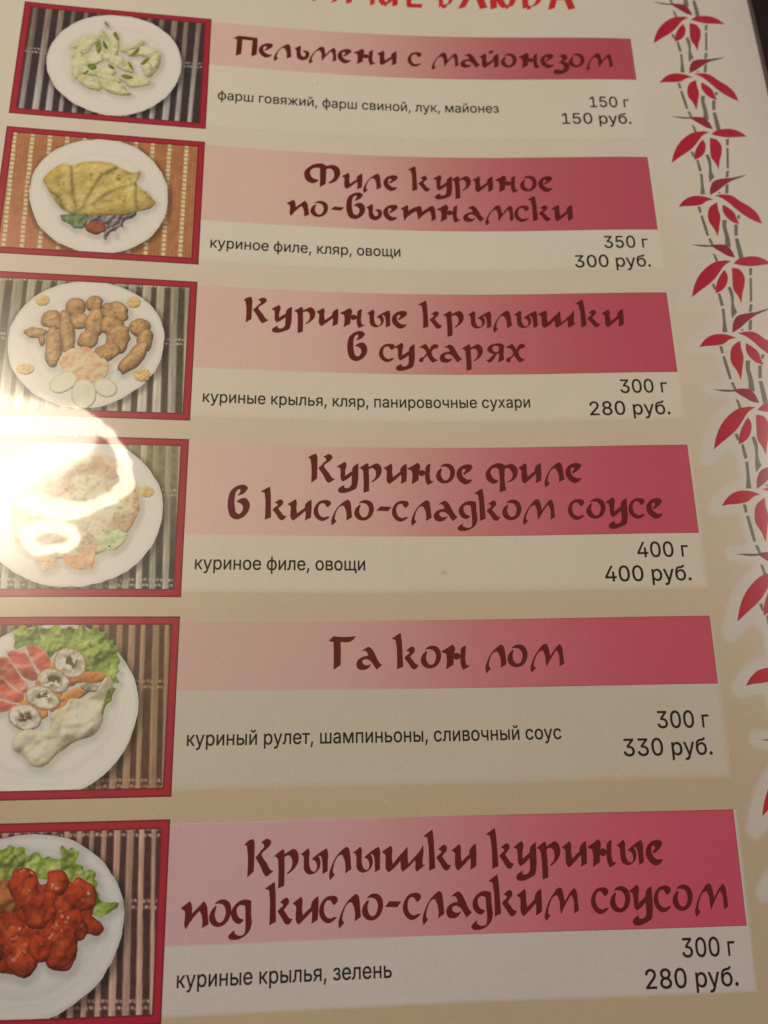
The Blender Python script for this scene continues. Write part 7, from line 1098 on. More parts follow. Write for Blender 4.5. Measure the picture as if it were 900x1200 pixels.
"-4953 5907 -4902 5915 -4837 5939 -4776 5956 -4736 5941 -4731 5926 -4728 5908 -4725 5890 -4718 5877 -4705 5868 -4688 5863 -4669 5860 -4651 5859 -4625 5863 -4600 5872 -4576 5885 -4556 5902 -4547 5919 -4541 5939 -4534 5958 -4523 5968 -4514 5969 -4502 5968 -4491 5966 -4483 5962 -4479 5948 -4485 5927 -4490 5905 -4489 5890 -4477 5882 -4459 5879 -4439 5879 -4421 5880 -4400 5883 -4379 5889 -4360 5898 -4346 5911 -4340 5922 -4336 5936 -4333 5949 -4327 5959 -4311 5963 -4291 5960 -4269 5955 -4248 5954 -4232 5959 -4216 5966 -4200 5975 -4186 5985 -4169 5997 -4153 6011 -4140 6027 -4132 6044 -4130 6063 -4134 6085 -4141 6107 -4146 6129 -4148 6150 -4150 6171 -4152 6193 -4155 6214 -4158 6236 -4161 6260 -4168 6281 -4179 6297 -4189 6302 -4200 6304 -4211 6307 -4220 6313 -4226 6320 -4230 6330 -4233 6341 -4236 6351 -4241 6378 -4243 6406 -4245 6435 -4250 6462 -4256 6481 -4262 6500 -4271 6517 -4283 6529 -4295 6534 -4310 6536 -4326 6535 -4342 6534 -4369 6531 -4396 6525 -4421 6515 -4441 6500 -4448 6489 -4453 6476 -4459 6464 -4467 6455 -4481 6449 -4498 6446 -4515 6446 -4527 6450 -4532 6464 -4529 6485 -4525 6509 -4527 6529 -4536 6543 -4548 6557 -4562 6568 -4577 6575 -4598 6577 -4621 6570 -4645 6560 -4668 6552 -4728 6541 -4791 6532 -4849 6520 -4898 6499 -4987 6374 -5031 6182 -5023 6000"
],
[
5,
"redwing",
"glazed_wing",
"-4781 6111 -4780 6125 -4781 6139 -4782 6153 -4784 6167 -4786 6180 -4789 6195 -4792 6208 -4799 6219 -4807 6225 -4816 6230 -4827 6235 -4837 6238 -4847 6242 -4856 6245 -4866 6248 -4875 6250 -4886 6252 -4898 6253 -4909 6253 -4919 6251 -4931 6246 -4942 6238 -4952 6229 -4960 6219 -4968 6206 -4974 6192 -4980 6178 -4985 6163 -4990 6149 -4994 6135 -4998 6120 -5002 6106 -5009 6088 -5016 6070 -5020 6052 -5020 6035 -5014 6023 -5006 6010 -4996 5999 -4985 5990 -4975 5985 -4963 5981 -4952 5978 -4941 5974 -4931 5968 -4922 5961 -4912 5955 -4903 5953 -4892 5955 -4881 5960 -4870 5968 -4860 5975 -4849 5981 -4839 5988 -4829 5995 -4820 6004 -4812 6015 -4805 6028 -4800 6042 -4795 6055 -4790 6069 -4786 6083 -4783 6097"
],
[
5,
"redwing",
"glazed_wing",
"-4678 6071 -4676 6084 -4676 6097 -4677 6110 -4679 6122 -4682 6132 -4686 6143 -4690 6152 -4696 6161 -4702 6168 -4709 6173 -4715 6179 -4722 6185 -4729 6193 -4736 6202 -4743 6209 -4750 6212 -4758 6210 -4766 6202 -4775 6192 -4783 6184 -4791 6179 -4800 6174 -4808 6168 -4815 6162 -4822 6152 -4827 6141 -4831 6129 -4836 6117 -4841 6105 -4846 6092 -4850 6080 -4853 6067 -4855 6053 -4855 6039 -4855 6025 -4852 6012 -4848 6002 -4843 5992 -4837 5983 -4830 5974 -4825 5967 -4819 5959 -4812 5953 -4805 5947 -4798 5943 -4790 5939 -4782 5936 -4774 5935 -4766 5935 -4757 5938 -4749 5941 -4740 5944 -4731 5949 -4721 5954 -4712 5960 -4705 5967 -4700 5979 -4699 5994 -4699 6010 -4696 6025 -4692 6037 -4687 6048 -4681 6059"
],
[
5,
"redwing",
"glazed_wing",
"-4703 6338 -4703 6352 -4703 6367 -4705 6381 -4710 6394 -4718 6404 -4727 6412 -4737 6421 -4747 6429 -4754 6441 -4760 6453 -4767 6464 -4775 6472 -4786 6475 -4799 6476 -4813 6475 -4825 6472 -4837 6469 -4848 6464 -4860 6458 -4871 6454 -4884 6450 -4897 6446 -4910 6442 -4921 6437 -4932 6427 -4942 6416 -4951 6403 -4959 6390 -4965 6377 -4970 6362 -4974 6347 -4976 6331 -4977 6317 -4976 6302 -4973 6287 -4969 6273 -4964 6261 -4957 6249 -4949 6238 -4940 6227 -4932 6217 -4923 6206 -4914 6196 -4903 6189 -4891 6184 -4878 6182 -4865 6181 -4851 6181 -4838 6183 -4825 6186 -4811 6191 -4799 6196 -4786 6202 -4773 6210 -4761 6218 -4750 6227 -4740 6238 -4730 6251 -4722 6264 -4715 6278 -4710 6292 -4706 6307 -4704 6322"
],
[
5,
"redwing",
"glazed_wing",
"-4542 5998 -4539 6011 -4535 6024 -4531 6038 -4527 6051 -4521 6068 -4514 6085 -4510 6101 -4512 6116 -4518 6124 -4526 6130 -4535 6137 -4543 6144 -4549 6155 -4555 6167 -4560 6177 -4568 6183 -4578 6184 -4590 6180 -4603 6174 -4614 6167 -4625 6158 -4634 6147 -4643 6135 -4653 6124 -4664 6116 -4676 6110 -4687 6103 -4696 6094 -4704 6081 -4710 6066 -4714 6051 -4720 6035 -4728 6019 -4739 6003 -4747 5987 -4750 5971 -4747 5959 -4741 5948 -4734 5936 -4729 5925 -4726 5912 -4724 5898 -4721 5885 -4715 5877 -4707 5875 -4696 5875 -4685 5876 -4674 5875 -4665 5871 -4656 5865 -4647 5859 -4638 5856 -4627 5861 -4617 5871 -4606 5884 -4596 5896 -4584 5904 -4571 5912 -4559 5920 -4550 5930 -4545 5945 -4544 5962 -4544 5980"
],
[
5,
"redwing",
"glazed_wing",
"-4326 5984 -4329 5993 -4334 6001 -4339 6009 -4344 6017 -4347 6025 -4351 6034 -4355 6041 -4360 6048 -4366 6052 -4373 6056 -4381 6059 -4388 6061 -4395 6064 -4403 6066 -4411 6068 -4418 6068 -4426 6067 -4433 6064 -4441 6060 -4448 6056 -4457 6052 -4465 6048 -4473 6043 -4479 6037 -4483 6028 -4485 6018 -4486 6007 -4487 5996 -4487 5987 -4488 5978 -4488 5968 -4488 5959 -4487 5949 -4486 5940 -4485 5930 -4482 5922 -4477 5916 -4471 5911 -4464 5906 -4458 5900 -4452 5895 -4446 5888 -4441 5883 -4434 5879 -4427 5878 -4420 5878 -4412 5879 -4404 5880 -4397 5882 -4389 5884 -4382 5886 -4375 5889 -4369 5894 -4363 5901 -4358 5907 -4353 5914 -4347 5921 -4341 5929 -4335 5936 -4331 5944 -4328 5954 -4326 5964 -4325 5975"
],
[
5,
"redwing",
"glazed_wing",
"-4127 6083 -4128 6093 -4129 6105 -4132 6115 -4137 6124 -4145 6130 -4155 6135 -4166 6138 -4177 6142 -4186 6146 -4196 6150 -4205 6154 -4215 6156 -4226 6159 -4238 6161 -4250 6161 -4260 6159 -4269 6153 -4276 6143 -4283 6132 -4292 6124 -4302 6119 -4315 6115 -4326 6111 -4334 6104 -4339 6095 -4341 6085 -4342 6073 -4342 6062 -4344 6052 -4345 6042 -4345 6032 -4343 6023 -4339 6014 -4333 6007 -4327 5999 -4321 5992 -4315 5984 -4310 5976 -4304 5968 -4298 5961 -4289 5953 -4280 5944 -4271 5938 -4261 5934 -4251 5936 -4239 5942 -4228 5950 -4217 5957 -4207 5961 -4197 5965 -4187 5970 -4178 5975 -4170 5981 -4162 5988 -4154 5996 -4148 6004 -4144 6013 -4140 6023 -4137 6032 -4134 6042 -4132 6052 -4129 6062 -4128 6073"
],
[
5,
"redwing",
"glazed_wing",
"-4068 6277 -4070 6282 -4074 6288 -4078 6293 -4083 6298 -4088 6302 -4095 6306 -4102 6309 -4109 6312 -4118 6314 -4127 6315 -4136 6315 -4145 6315 -4155 6315 -4165 6313 -4174 6311 -4184 6308 -4193 6305 -4201 6300 -4209 6295 -4217 6290 -4225 6286 -4233 6281 -4241 6276 -4248 6271 -4252 6265 -4256 6259 -4259 6253 -4262 6246 -4264 6240 -4266 6234 -4267 6227 -4267 6221 -4266 6216 -4264 6210 -4261 6204 -4258 6199 -4254 6193 -4249 6188 -4244 6183 -4238 6179 -4228 6178 -4217 6180 -4206 6184 -4195 6186 -4185 6185 -4175 6183 -4165 6182 -4156 6184 -4148 6188 -4141 6195 -4134 6202 -4127 6209 -4119 6213 -4111 6217 -4103 6221 -4095 6226 -4090 6232 -4085 6238 -4080 6244 -4076 6251 -4073 6257 -4070 6264 -4069 6270"
],
[
5,
"redwing",
"glazed_wing",
"-4297 6138 -4296 6147 -4294 6156 -4294 6165 -4296 6173 -4300 6179 -4307 6185 -4314 6190 -4320 6196 -4325 6204 -4329 6213 -4334 6221 -4340 6227 -4348 6230 -4358 6231 -4369 6231 -4379 6230 -4389 6229 -4399 6227 -4409 6225 -4418 6221 -4424 6214 -4430 6205 -4435 6197 -4441 6189 -4452 6184 -4464 6181 -4476 6177 -4482 6171 -4481 6163 -4477 6154 -4471 6143 -4468 6133 -4468 6126 -4468 6118 -4469 6110 -4469 6102 -4469 6093 -4468 6083 -4466 6074 -4462 6067 -4455 6063 -4446 6060 -4436 6059 -4426 6058 -4418 6056 -4409 6056 -4401 6055 -4392 6054 -4381 6050 -4370 6045 -4360 6041 -4351 6041 -4345 6048 -4342 6059 -4338 6072 -4333 6083 -4325 6089 -4316 6093 -4307 6098 -4301 6104 -4298 6112 -4297 6120 -4297 6129"
],
[
5,
"redwing",
"glazed_wing",
"-4598 6270 -4600 6281 -4603 6292 -4607 6302 -4611 6312 -4616 6321 -4622 6330 -4628 6338 -4635 6346 -4644 6353 -4653 6360 -4662 6366 -4672 6372 -4683 6379 -4695 6387 -4707 6393 -4719 6395 -4732 6392 -4745 6386 -4758 6377 -4770 6367 -4779 6360 -4788 6352 -4797 6344 -4805 6336 -4814 6328 -4823 6321 -4831 6313 -4839 6305 -4848 6295 -4856 6285 -4863 6274 -4865 6264 -4862 6255 -4855 6245 -4847 6236 -4841 6226 -4838 6214 -4838 6202 -4838 6190 -4835 6180 -4827 6171 -4817 6163 -4805 6156 -4794 6152 -4781 6150 -4767 6151 -4754 6152 -4740 6154 -4726 6154 -4713 6154 -4700 6155 -4687 6158 -4675 6163 -4664 6171 -4654 6179 -4644 6188 -4633 6196 -4622 6204 -4612 6213 -4605 6224 -4601 6234 -4599 6246 -4598 6259"
],
[
5,
"redwing",
"glazed_wing",
"-4356 6305 -4359 6316 -4367 6327 -4376 6338 -4383 6349 -4386 6362 -4387 6375 -4390 6388 -4395 6398 -4406 6404 -4420 6406 -4435 6407 -4450 6410 -4462 6414 -4474 6420 -4487 6424 -4499 6427 -4513 6426 -4526 6423 -4540 6418 -4554 6413 -4568 6409 -4583 6405 -4596 6400 -4608 6392 -4617 6382 -4625 6371 -4631 6358 -4637 6346 -4643 6334 -4650 6321 -4654 6309 -4656 6297 -4653 6286 -4647 6275 -4640 6264 -4633 6254 -4627 6244 -4622 6234 -4616 6225 -4609 6216 -4601 6207 -4592 6199 -4582 6191 -4572 6185 -4559 6180 -4546 6176 -4533 6173 -4519 6172 -4504 6170 -4488 6169 -4472 6170 -4458 6173 -4447 6181 -4436 6192 -4427 6205 -4417 6216 -4407 6226 -4397 6236 -4388 6246 -4380 6256 -4372 6268 -4364 6280 -4358 6293"
],
[
5,
"redwing",
"glazed_wing",
"-4419 6194 -4426 6203 -4435 6211 -4444 6219 -4453 6227 -4461 6237 -4469 6248 -4477 6257 -4486 6263 -4496 6265 -4506 6264 -4517 6262 -4528 6261 -4538 6261 -4548 6261 -4558 6261 -4568 6260 -4578 6256 -4588 6252 -4598 6246 -4605 6239 -4609 6229 -4610 6217 -4611 6204 -4612 6192 -4614 6180 -4617 6168 -4620 6156 -4621 6145 -4620 6131 -4617 6117 -4612 6104 -4607 6092 -4599 6081 -4590 6070 -4580 6061 -4569 6052 -4559 6046 -4548 6040 -4537 6035 -4526 6031 -4515 6027 -4504 6023 -4493 6020 -4482 6018 -4470 6015 -4458 6014 -4446 6013 -4435 6016 -4425 6022 -4416 6030 -4408 6040 -4403 6049 -4403 6063 -4408 6077 -4413 6093 -4414 6107 -4410 6117 -4404 6128 -4398 6138 -4395 6148 -4398 6160 -4403 6172 -4411 6184"
],
[
5,
"redwing",
"glazed_wing",
"-4177 6255 -4175 6266 -4175 6277 -4176 6288 -4178 6299 -4181 6310 -4185 6322 -4190 6333 -4196 6341 -4206 6346 -4219 6348 -4232 6349 -4245 6350 -4255 6352 -4266 6354 -4277 6356 -4287 6357 -4299 6357 -4310 6355 -4321 6353 -4332 6351 -4344 6347 -4356 6343 -4367 6337 -4376 6330 -4382 6321 -4386 6310 -4389 6298 -4393 6287 -4398 6278 -4404 6268 -4408 6258 -4412 6248 -4414 6237 -4415 6225 -4415 6214 -4412 6204 -4407 6195 -4399 6187 -4390 6180 -4382 6173 -4373 6166 -4365 6159 -4357 6153 -4348 6148 -4337 6146 -4326 6145 -4314 6146 -4303 6145 -4290 6143 -4277 6139 -4264 6137 -4253 6138 -4243 6145 -4235 6156 -4228 6168 -4221 6179 -4215 6188 -4209 6197 -4204 6207 -4198 6216 -4192 6226 -4186 6235 -4181 6245"
],
[
5,
"redwing",
"glazed_wing",
"-4237 6400 -4241 6413 -4248 6425 -4255 6436 -4263 6448 -4268 6461 -4273 6475 -4278 6487 -4286 6498 -4295 6504 -4305 6509 -4316 6514 -4327 6516 -4337 6518 -4347 6518 -4358 6517 -4368 6516 -4380 6517 -4392 6517 -4404 6516 -4414 6513 -4424 6506 -4432 6495 -4440 6482 -4445 6469 -4449 6455 -4450 6440 -4450 6424 -4451 6409 -4455 6394 -4461 6378 -4465 6363 -4466 6348 -4462 6335 -4454 6322 -4445 6309 -4438 6295 -4433 6277 -4431 6258 -4427 6240 -4418 6229 -4407 6225 -4394 6225 -4380 6226 -4366 6226 -4355 6227 -4344 6227 -4334 6228 -4323 6230 -4312 6232 -4301 6235 -4291 6238 -4281 6243 -4271 6252 -4263 6262 -4255 6273 -4250 6284 -4247 6298 -4247 6314 -4249 6329 -4249 6345 -4246 6359 -4241 6373 -4237 6387"
],
[
5,
"redwing",
"glazed_wing",
"-4502 6417 -4500 6430 -4500 6444 -4501 6458 -4503 6471 -4506 6483 -4510 6494 -4515 6506 -4521 6516 -4528 6525 -4535 6534 -4544 6541 -4553 6548 -4562 6554 -4573 6560 -4583 6564 -4594 6566 -4606 6566 -4618 6564 -4630 6561 -4642 6556 -4653 6550 -4663 6543 -4673 6535 -4683 6528 -4694 6520 -4706 6512 -4716 6503 -4723 6493 -4726 6481 -4727 6467 -4727 6454 -4728 6441 -4734 6427 -4742 6414 -4749 6401 -4752 6388 -4750 6376 -4747 6364 -4741 6352 -4735 6341 -4727 6332 -4719 6324 -4709 6317 -4700 6311 -4690 6306 -4679 6301 -4668 6297 -4657 6296 -4646 6296 -4634 6298 -4622 6302 -4611 6305 -4599 6309 -4587 6313 -4575 6318 -4564 6324 -4553 6332 -4542 6342 -4533 6352 -4524 6363 -4517 6376 -4511 6389 -4506 6403"
],
[
5,
"redwing",
"glazed_wing",
"-4415 6387 -4414 6395 -4413 6403 -4412 6411 -4413 6418 -4415 6425 -4419 6432 -4423 6438 -4428 6444 -4433 6451 -4439 6457 -4446 6462 -4453 6466 -4461 6469 -4470 6471 -4479 6472 -4488 6473 -4498 6473 -4507 6472 -4517 6470 -4525 6466 -4532 6461 -4539 6454 -4544 6446 -4550 6438 -4554 6432 -4559 6425 -4563 6418 -4567 6411 -4571 6404 -4576 6397 -4579 6390 -4581 6382 -4581 6375 -4579 6368 -4576 6360 -4574 6353 -4573 6345 -4571 6337 -4569 6329 -4567 6321 -4562 6312 -4557 6303 -4551 6296 -4543 6291 -4534 6290 -4523 6292 -4512 6296 -4502 6299 -4493 6301 -4484 6304 -4475 6306 -4467 6310 -4459 6314 -4452 6320 -4446 6325 -4439 6331 -4430 6336 -4421 6341 -4413 6346 -4408 6353 -4407 6361 -4410 6369 -4413 6378"
]
]
HEAD = [(-3.216, -3.003), (-2.917, -2.702), (-2.65, -2.485), (-2.459, -2.232), (-2.18, -1.987), (-1.978, -1.758), (-1.687, -1.492), (-1.35, -1.173), (-1.137, -0.835), (-0.808, -0.532), (-0.478, -0.228), (-0.201, 0.085)]
HEADY = -2.2660

MARKS = [[-2.594, -1.233], [-1.543, 3.708], [-4.518, 2.572], [-4.481, 2.616], [-4.427, 2.618], [-4.085, 2.998], [-4.215, 3.507]]
# ------------------------------------------------------------------ page sheet
PERIOD = 1.4975; ROWS = FIT['y']; HT = FIT['h']; XL = FIT['xL']; XP = FIT['xP']; XR = 0.62
L_POLY = {k: poly_of(v) for k, v in LEAVES.items()}
S_POLY = {k: [poly_of(q) for q in v.split('|')] for k, v in STALKS.items()}
XEDGE = 2.14; YTOP = -3.35; YBOT = 7.45; XLEFT = -5.85
# distance to the bamboo print over one period, for the pale halo round it
hx = np.arange(.55, 2.16, .013); hy = np.arange(0, PERIOD, .013)
HX, HY = np.meshgrid(hx, hy)
def grow(p, k): return p.mean(0)+(p-p.mean(0))*k
allp = [q+[0, s*PERIOD] for s in (0, 1, 2, 3) for q in [grow(p, 1.38) for p in L_POLY.values()]+sum(S_POLY.values(), [])]
HD = -np.maximum.reduce([sdf([p], HX, HY) for p in allp])   # >0 outside
allq = [q+[0, s*PERIOD] for s in (0, 1, 2, 3) for q in list(L_POLY.values())+sum(S_POLY.values(), [])]
HS = -np.maximum.reduce([sdf([p], HX, HY) for p in allq])
def halo_d(X, Y):
    return np.where(X < .62, 1.0, _hd(X, Y, HS))
def halo(X, Y):
    return np.where(X < .62, 0, 1-sstep(.045, .09, _hd(X, Y, HD)))
def _hd(X, Y, HD):
    fx = np.clip((X-hx[0])/.013, 0, len(hx)-1.001); fy = (Y % PERIOD)/.013
    i = fx.astype(int); j = np.floor(fy).astype(int) % len(hy); j2 = (j+1) % len(hy)
    u = fx-i; v = np.clip(fy-np.floor(fy), 0, 1)
    d = (HD[j, i]*(1-u)+HD[j, i+1]*u)*(1-v)+(HD[j2, i]*(1-u)+HD[j2, i+1]*u)*v
    return d
CREAM = ink(191, 176, 154); PEACH = ink(187, 166, 141); TAN = ink(168, 145, 115); BRIGHT = ink(179, 165, 152)  # paper and panel tones: printed gradient with some light falloff worked in
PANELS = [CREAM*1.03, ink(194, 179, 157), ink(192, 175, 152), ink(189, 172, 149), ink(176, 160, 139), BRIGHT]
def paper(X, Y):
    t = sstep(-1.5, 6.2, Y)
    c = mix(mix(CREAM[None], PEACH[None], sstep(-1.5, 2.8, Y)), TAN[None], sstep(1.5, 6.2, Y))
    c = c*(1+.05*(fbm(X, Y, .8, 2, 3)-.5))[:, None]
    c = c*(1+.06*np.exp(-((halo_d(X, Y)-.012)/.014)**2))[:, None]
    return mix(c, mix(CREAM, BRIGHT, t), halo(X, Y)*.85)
def panel_col(k):
    y0 = ROWS[k]+FIT['bt']; y1 = ROWS[k]+HT-.03; x1 = XR+.035
    white = PANELS[k]
    def f(X, Y):
        e = np.minimum(x1-X, y1-Y); t = sstep(0, .03 if k == 5 else .05, e)
        return mix(paper(X, Y), white[None]*(1+.03*(fbm(X, Y, 1.2, 2, 4)-.5))[:, None], t)
    return f, (XP, x1, y0, y1)
def spans(*seg):
    o = []
    for a, b, r in seg: o += list(np.arange(a, b-1e-9, r))
    return np.array(o+[seg[-1][1]])
xs = spans((XLEFT, -3.9, .013), (-3.9, .66, .06), (.66, XEDGE, .014))
ys = spans((YTOP, 1.8, .024), (1.8, 3.9, .013), (3.9, YBOT, .024))
X, Y, F = grid(xs, ys)
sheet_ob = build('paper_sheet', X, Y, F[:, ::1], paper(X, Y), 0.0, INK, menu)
# the edge and back of the card, and the clear margin of film along its right side
def solid(name, x0, x1, y0, y1, t0, t1, mat, parent, nx=40, ny=60):
    xs = np.linspace(x0, x1, nx); ys = np.linspace(y0, y1, ny)
    X, Y, F = grid(xs, ys); n = len(X)
    Pa, _ = page_point(X, Y, t1); Pb, _ = page_point(X, Y, t0)
    i = np.arange(n).reshape(ny, nx)
    faces = F.tolist()+[[q+n for q in f[::-1]] for f in F.tolist()]
    loop = list(i[0, :])+list(i[1:, -1])+list(i[-1, -2::-1])+list(i[-2:0:-1, 0])
    for a, b in zip(loop, loop[1:]+loop[:1]): faces.append([int(a), int(b), int(b+n), int(a+n)])
    me = bpy.data.meshes.new(name); me.from_pydata(np.concatenate([Pa, Pb]).tolist(), [], [[int(v) for v in f] for f in faces])
    me.polygons.foreach_set('use_smooth', np.zeros(len(me.polygons), bool)); me.materials.append(mat)
    return link(bpy.data.objects.new(name, me), parent)
def simple(name, col, rough, coat=0.0, noise=0.0, scale=40):
    m = bpy.data.materials.new(name); m.use_nodes = True; b = m.node_tree.nodes['Principled BSDF']
    b.inputs['Roughness'].default_value = rough; b.inputs['Coat Weight'].default_value = coat
    n = m.node_tree.nodes.new('ShaderNodeTexNoise'); n.inputs['Scale'].default_value = scale; n.inputs['Detail'].default_value = 5
    t = m.node_tree.nodes.new('ShaderNodeTexCoord'); m.node_tree.links.new(t.outputs['Object'], n.inputs['Vector'])
    r = m.node_tree.nodes.new('ShaderNodeValToRGB')
    r.color_ramp.elements[0].position = .3; r.color_ramp.elements[1].position = .7
    r.color_ramp.elements[0].color = (*(np.array(col)*(1-noise)), 1); r.color_ramp.elements[1].color = (*(np.array(col)*(1+noise)), 1)
    m.node_tree.links.new(n.outputs['Fac'], r.inputs['Fac']); m.node_tree.links.new(r.outputs['Color'], b.inputs['Base Color'])
    return m
solid('card_back', XLEFT, XEDGE-.004, YTOP, YBOT, -.022, -.003, simple('card_edge', (.42, .36, .28), .6, 0, .1, 300), menu)
FILM = simple('clear_film_margin', (.13, .085, .075), .28, 1.0, .35, 500)
solid('film_margin', XEDGE-.002, XEDGE+.080, YTOP, YBOT, -.016, -.004, FILM, menu, 5, 120)

# ------------------------------------------------------------------ text panels and banners
BAN_L = ink(192, 158, 140); BAN_L4 = ink(180, 146, 130); BAN_L5 = ink(180, 140, 136); BAN_M = ink(178, 110, 104); BAN_R0 = ink(162, 66, 73); BAN_R1 = ink(176, 66, 83)
def banner_col(k):
    y0 = ROWS[k]+FIT['bt']; y1 = FIT['bb'][k]
    def f(X, Y):
        t = (X-XP)/(XR-XP)
        t2 = t+.05*(fbm(X, Y, .9, 2, 20+k)-.5)
        c = mix(mix((BAN_L, BAN_L, BAN_L, BAN_L, BAN_L4, BAN_L5)[k][None], BAN_M[None], sstep(.05, .85, t2)), (BAN_R0*(1-k/5)+BAN_R1*k/5)[None], sstep(.25, 1.0, t2))
        e = np.minimum(XR-X, np.minimum(Y-y0, y1-Y))
        c = c*(1-.38*(1-sstep(.0, .010, e))*sstep(.35, .8, t))[:, None]
        return mix(c, CREAM[None], .35*(1-sstep(0, .012, e))*(1-sstep(.2, .5, t)))
    return f
for k in range(6):
    f, (a, b, c, d) = panel_col(k)
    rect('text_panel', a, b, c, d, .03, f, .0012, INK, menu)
for k in range(6):
    y0 = ROWS[k]+FIT['bt']; y1 = FIT['bb'][k]
    xs = np.concatenate([np.linspace(XP, XR-.02, 90), [XR-.014, XR-.010, XR-.005, XR]])
    ys = np.concatenate([[y0, y0+.005, y0+.010, y0+.014], np.linspace(y0+.02, y1-.02, 14), [y1-.014, y1-.010, y1-.005, y1]])
    X, Y, F = grid(xs, ys)
    ban = build('name_banner', X, Y, F, banner_col(k)(X, Y), .0024, INK, menu)
    if k == 0: BANNERS = []
    BANNERS.append(ban)

# ------------------------------------------------------------------ lettering
GC = {}
def embolden(q, e):
    """ink spread: push a contour outwards (outer contours clockwise or not, judged from the first)"""
    a = q-np.roll(q, 1, 0); b = np.roll(q, -1, 0)-q
    a /= np.linalg.norm(a, axis=1, keepdims=True)+1e-9; b /= np.linalg.norm(b, axis=1, keepdims=True)+1e-9
    t = a+b; t /= np.linalg.norm(t, axis=1, keepdims=True)+1e-9
    n = np.stack([t[:, 1], -t[:, 0]], -1)
    return q+n*e*SPREAD_SIGN
SPREAD_SIGN = 1
_q = poly_of(SANS['г'][1].split('|')[0])
if np.sum(_q[:, 0]*np.roll(_q[:, 1], -1)-_q[:, 1]*np.roll(_q[:, 0], -1)) < 0: SPREAD_SIGN = -1
def glyph(ch, table, sans=False):
    key = (ch, sans)
    if key not in GC:
        src = table[ch][1] if sans else table[ch]
        ps = [poly_of(s) for s in src.split('|')] if src else []
        if not ps: GC[key] = (np.zeros((0, 2)), [])
        elif sans: GC[key] = cdt([embolden(p, .0095) for p in ps], True)
        else: GC[key] = cdt(ps, False)
    return GC[key]
TEXT_DARK = ink(86, 14, 10); TEXT_BLACK = ink(26, 18, 14)
def letters(name, items, col, off, parent, flipy=False, wob=0.0):
    """items: (glyph verts, faces, x, baseline, sx, sy)"""
    VX, VY, FF = [], [], []; n = 0
    for V, Fc, x, y, sx, sy in items:
        if not len(V): continue
        px = x+V[:, 0]*sx; py = y+V[:, 1]*sy*(-1 if flipy else 1)
        W = np.stack([px, py], -1)
        VX.append(px); VY.append(py); FF += [[q+n for q in t] for t in orient(W, Fc)]; n += len(V)
    VX = np.concatenate(VX); VY = np.concatenate(VY)
    c = np.tile(col, (len(VX), 1))*(1+.25*(fbm(VX, VY, 5, 2, 9)-.5))[:, None]
    return build(name, VX, VY, np.array(FF), c, off, INK, parent)
row_of = {'1': 0, '2': 1, '3': 2, '4': 3, '5': 4, '6': 5}
for key, txt, by, sx, xpos in TITLE_LINES:
    its = [(*glyph(ch, TITLE_GLYPHS), x, by, sx, 1.0) for ch, x in zip(txt.replace(' ', ''), xpos)]
    letters('dish_name', its, TEXT_DARK, .0040, BANNERS[row_of[key[0]]])
for r, kind, txt, x0, x1, by in SMALL:
    if kind == 'i': x0 = -3.547
    else: x1 = .510
    adv = 0; pos = []
    for ch in txt:
        pos.append(adv); adv += SANS[ch][0]/1000
    V0, _ = glyph(txt[0], SANS, True); V1, _ = glyph(txt[-1], SANS, True)
    lo = V0[:, 0].min(); hi = pos[-1]+V1[:, 0].max()
    sx = (x1-x0)/(hi-lo); sy = .2535 if kind != 'i' else sx/.885
    its = [(*glyph(ch, SANS, True), x0+(p-lo)*sx, by, sx, sy) for ch, p in zip(txt, pos)]
    letters({'i': 'ingredient_text', 'w': 'weight_text', 'p': 'price_text'}[kind], its, TEXT_BLACK, .0030, menu, True)
# heading, cut by the upper edge of the photograph: ГОРЯЧИЕ БЛЮДА in broad-pen capitals
def pen(*strokes, w=.26, h=.06):
    """strokes of a slanted broad nib as a union of quads"""
    ps = []
    for s in strokes:
        s = np.array(s, float)
        for a, b in zip(s[:-1], s[1:]):
            o = np.array([w/2, -h/2]) if abs(b[0]-a[0]) < 3*abs(b[1]-a[1]) else np.array([.03, -.06])
            q = np.array([a-o, a+o, b+o, b-o])
            if np.sum(q[:, 0]*np.roll(q[:, 1], -1)-q[:, 1]*np.roll(q[:, 0], -1)) < 0: q = q[::-1]
            ps.append(q)
    return cdt(ps, True)
def arc(cx, cy, rx, ry, a0, a1, n=12):
    return [(cx+rx*math.cos(math.radians(a)), cy+ry*math.sin(math.radians(a))) for a in np.linspace(a0, a1, n)]
CAP = {'Г': pen([(.15, -1), (.15, 0)], [(.1, -.97), (.75, -.97)]), 'О': pen(arc(.5, -.5, .4, .46, 0, 360, 22)),
 'Р': pen([(.15, -1), (.15, 0)], arc(.2, -.72, .5, .25, -90, 90)), 'Я': pen([(.8, -1), (.8, 0)], arc(.75, -.7, .5, .25, 270, 90), [(.6, -.45), (.1, 0)]),
 'Ч': pen([(.15, -1), (.2, -.55), (.7, -.45)], [(.75, -1), (.75, 0)]), 'И': pen([(.15, -1), (.15, -.15), (.3, -.02), (.45, -.05), (.8, -.4)], [(.8, -1), (.8, 0)]),
 'Е': pen([(.15, -1), (.15, -.03)], [(.1, -.97), (.8, -.97)], [(.15, -.5), (.65, -.5)], [(.1, -.03), (.85, -.03)]),
 'Б': pen([(.15, -1), (.15, -.03)], [(.1, -.97), (.7, -.97)], arc(.2, -.3, .55, .27, -90, 90)),
 'Л': pen([(.5, -1), (.35, -.4), (.08, 0)], [(.5, -1), (.85, 0)]), 'Ю': pen([(.12, -1), (.12, 0)], [(.12, -.5), (.35, -.5)], arc(.62, -.5, .28, .46, 0, 360, 20)),
 'Д': pen([(.15, -1), (.15, -.03)], arc(.2, -.5, .6, .47, -90, 90)), 'А': pen([(.5, -1), (.1, 0)], [(.5, -1), (.85, 0)], [(.25, -.35), (.75, -.35)])}
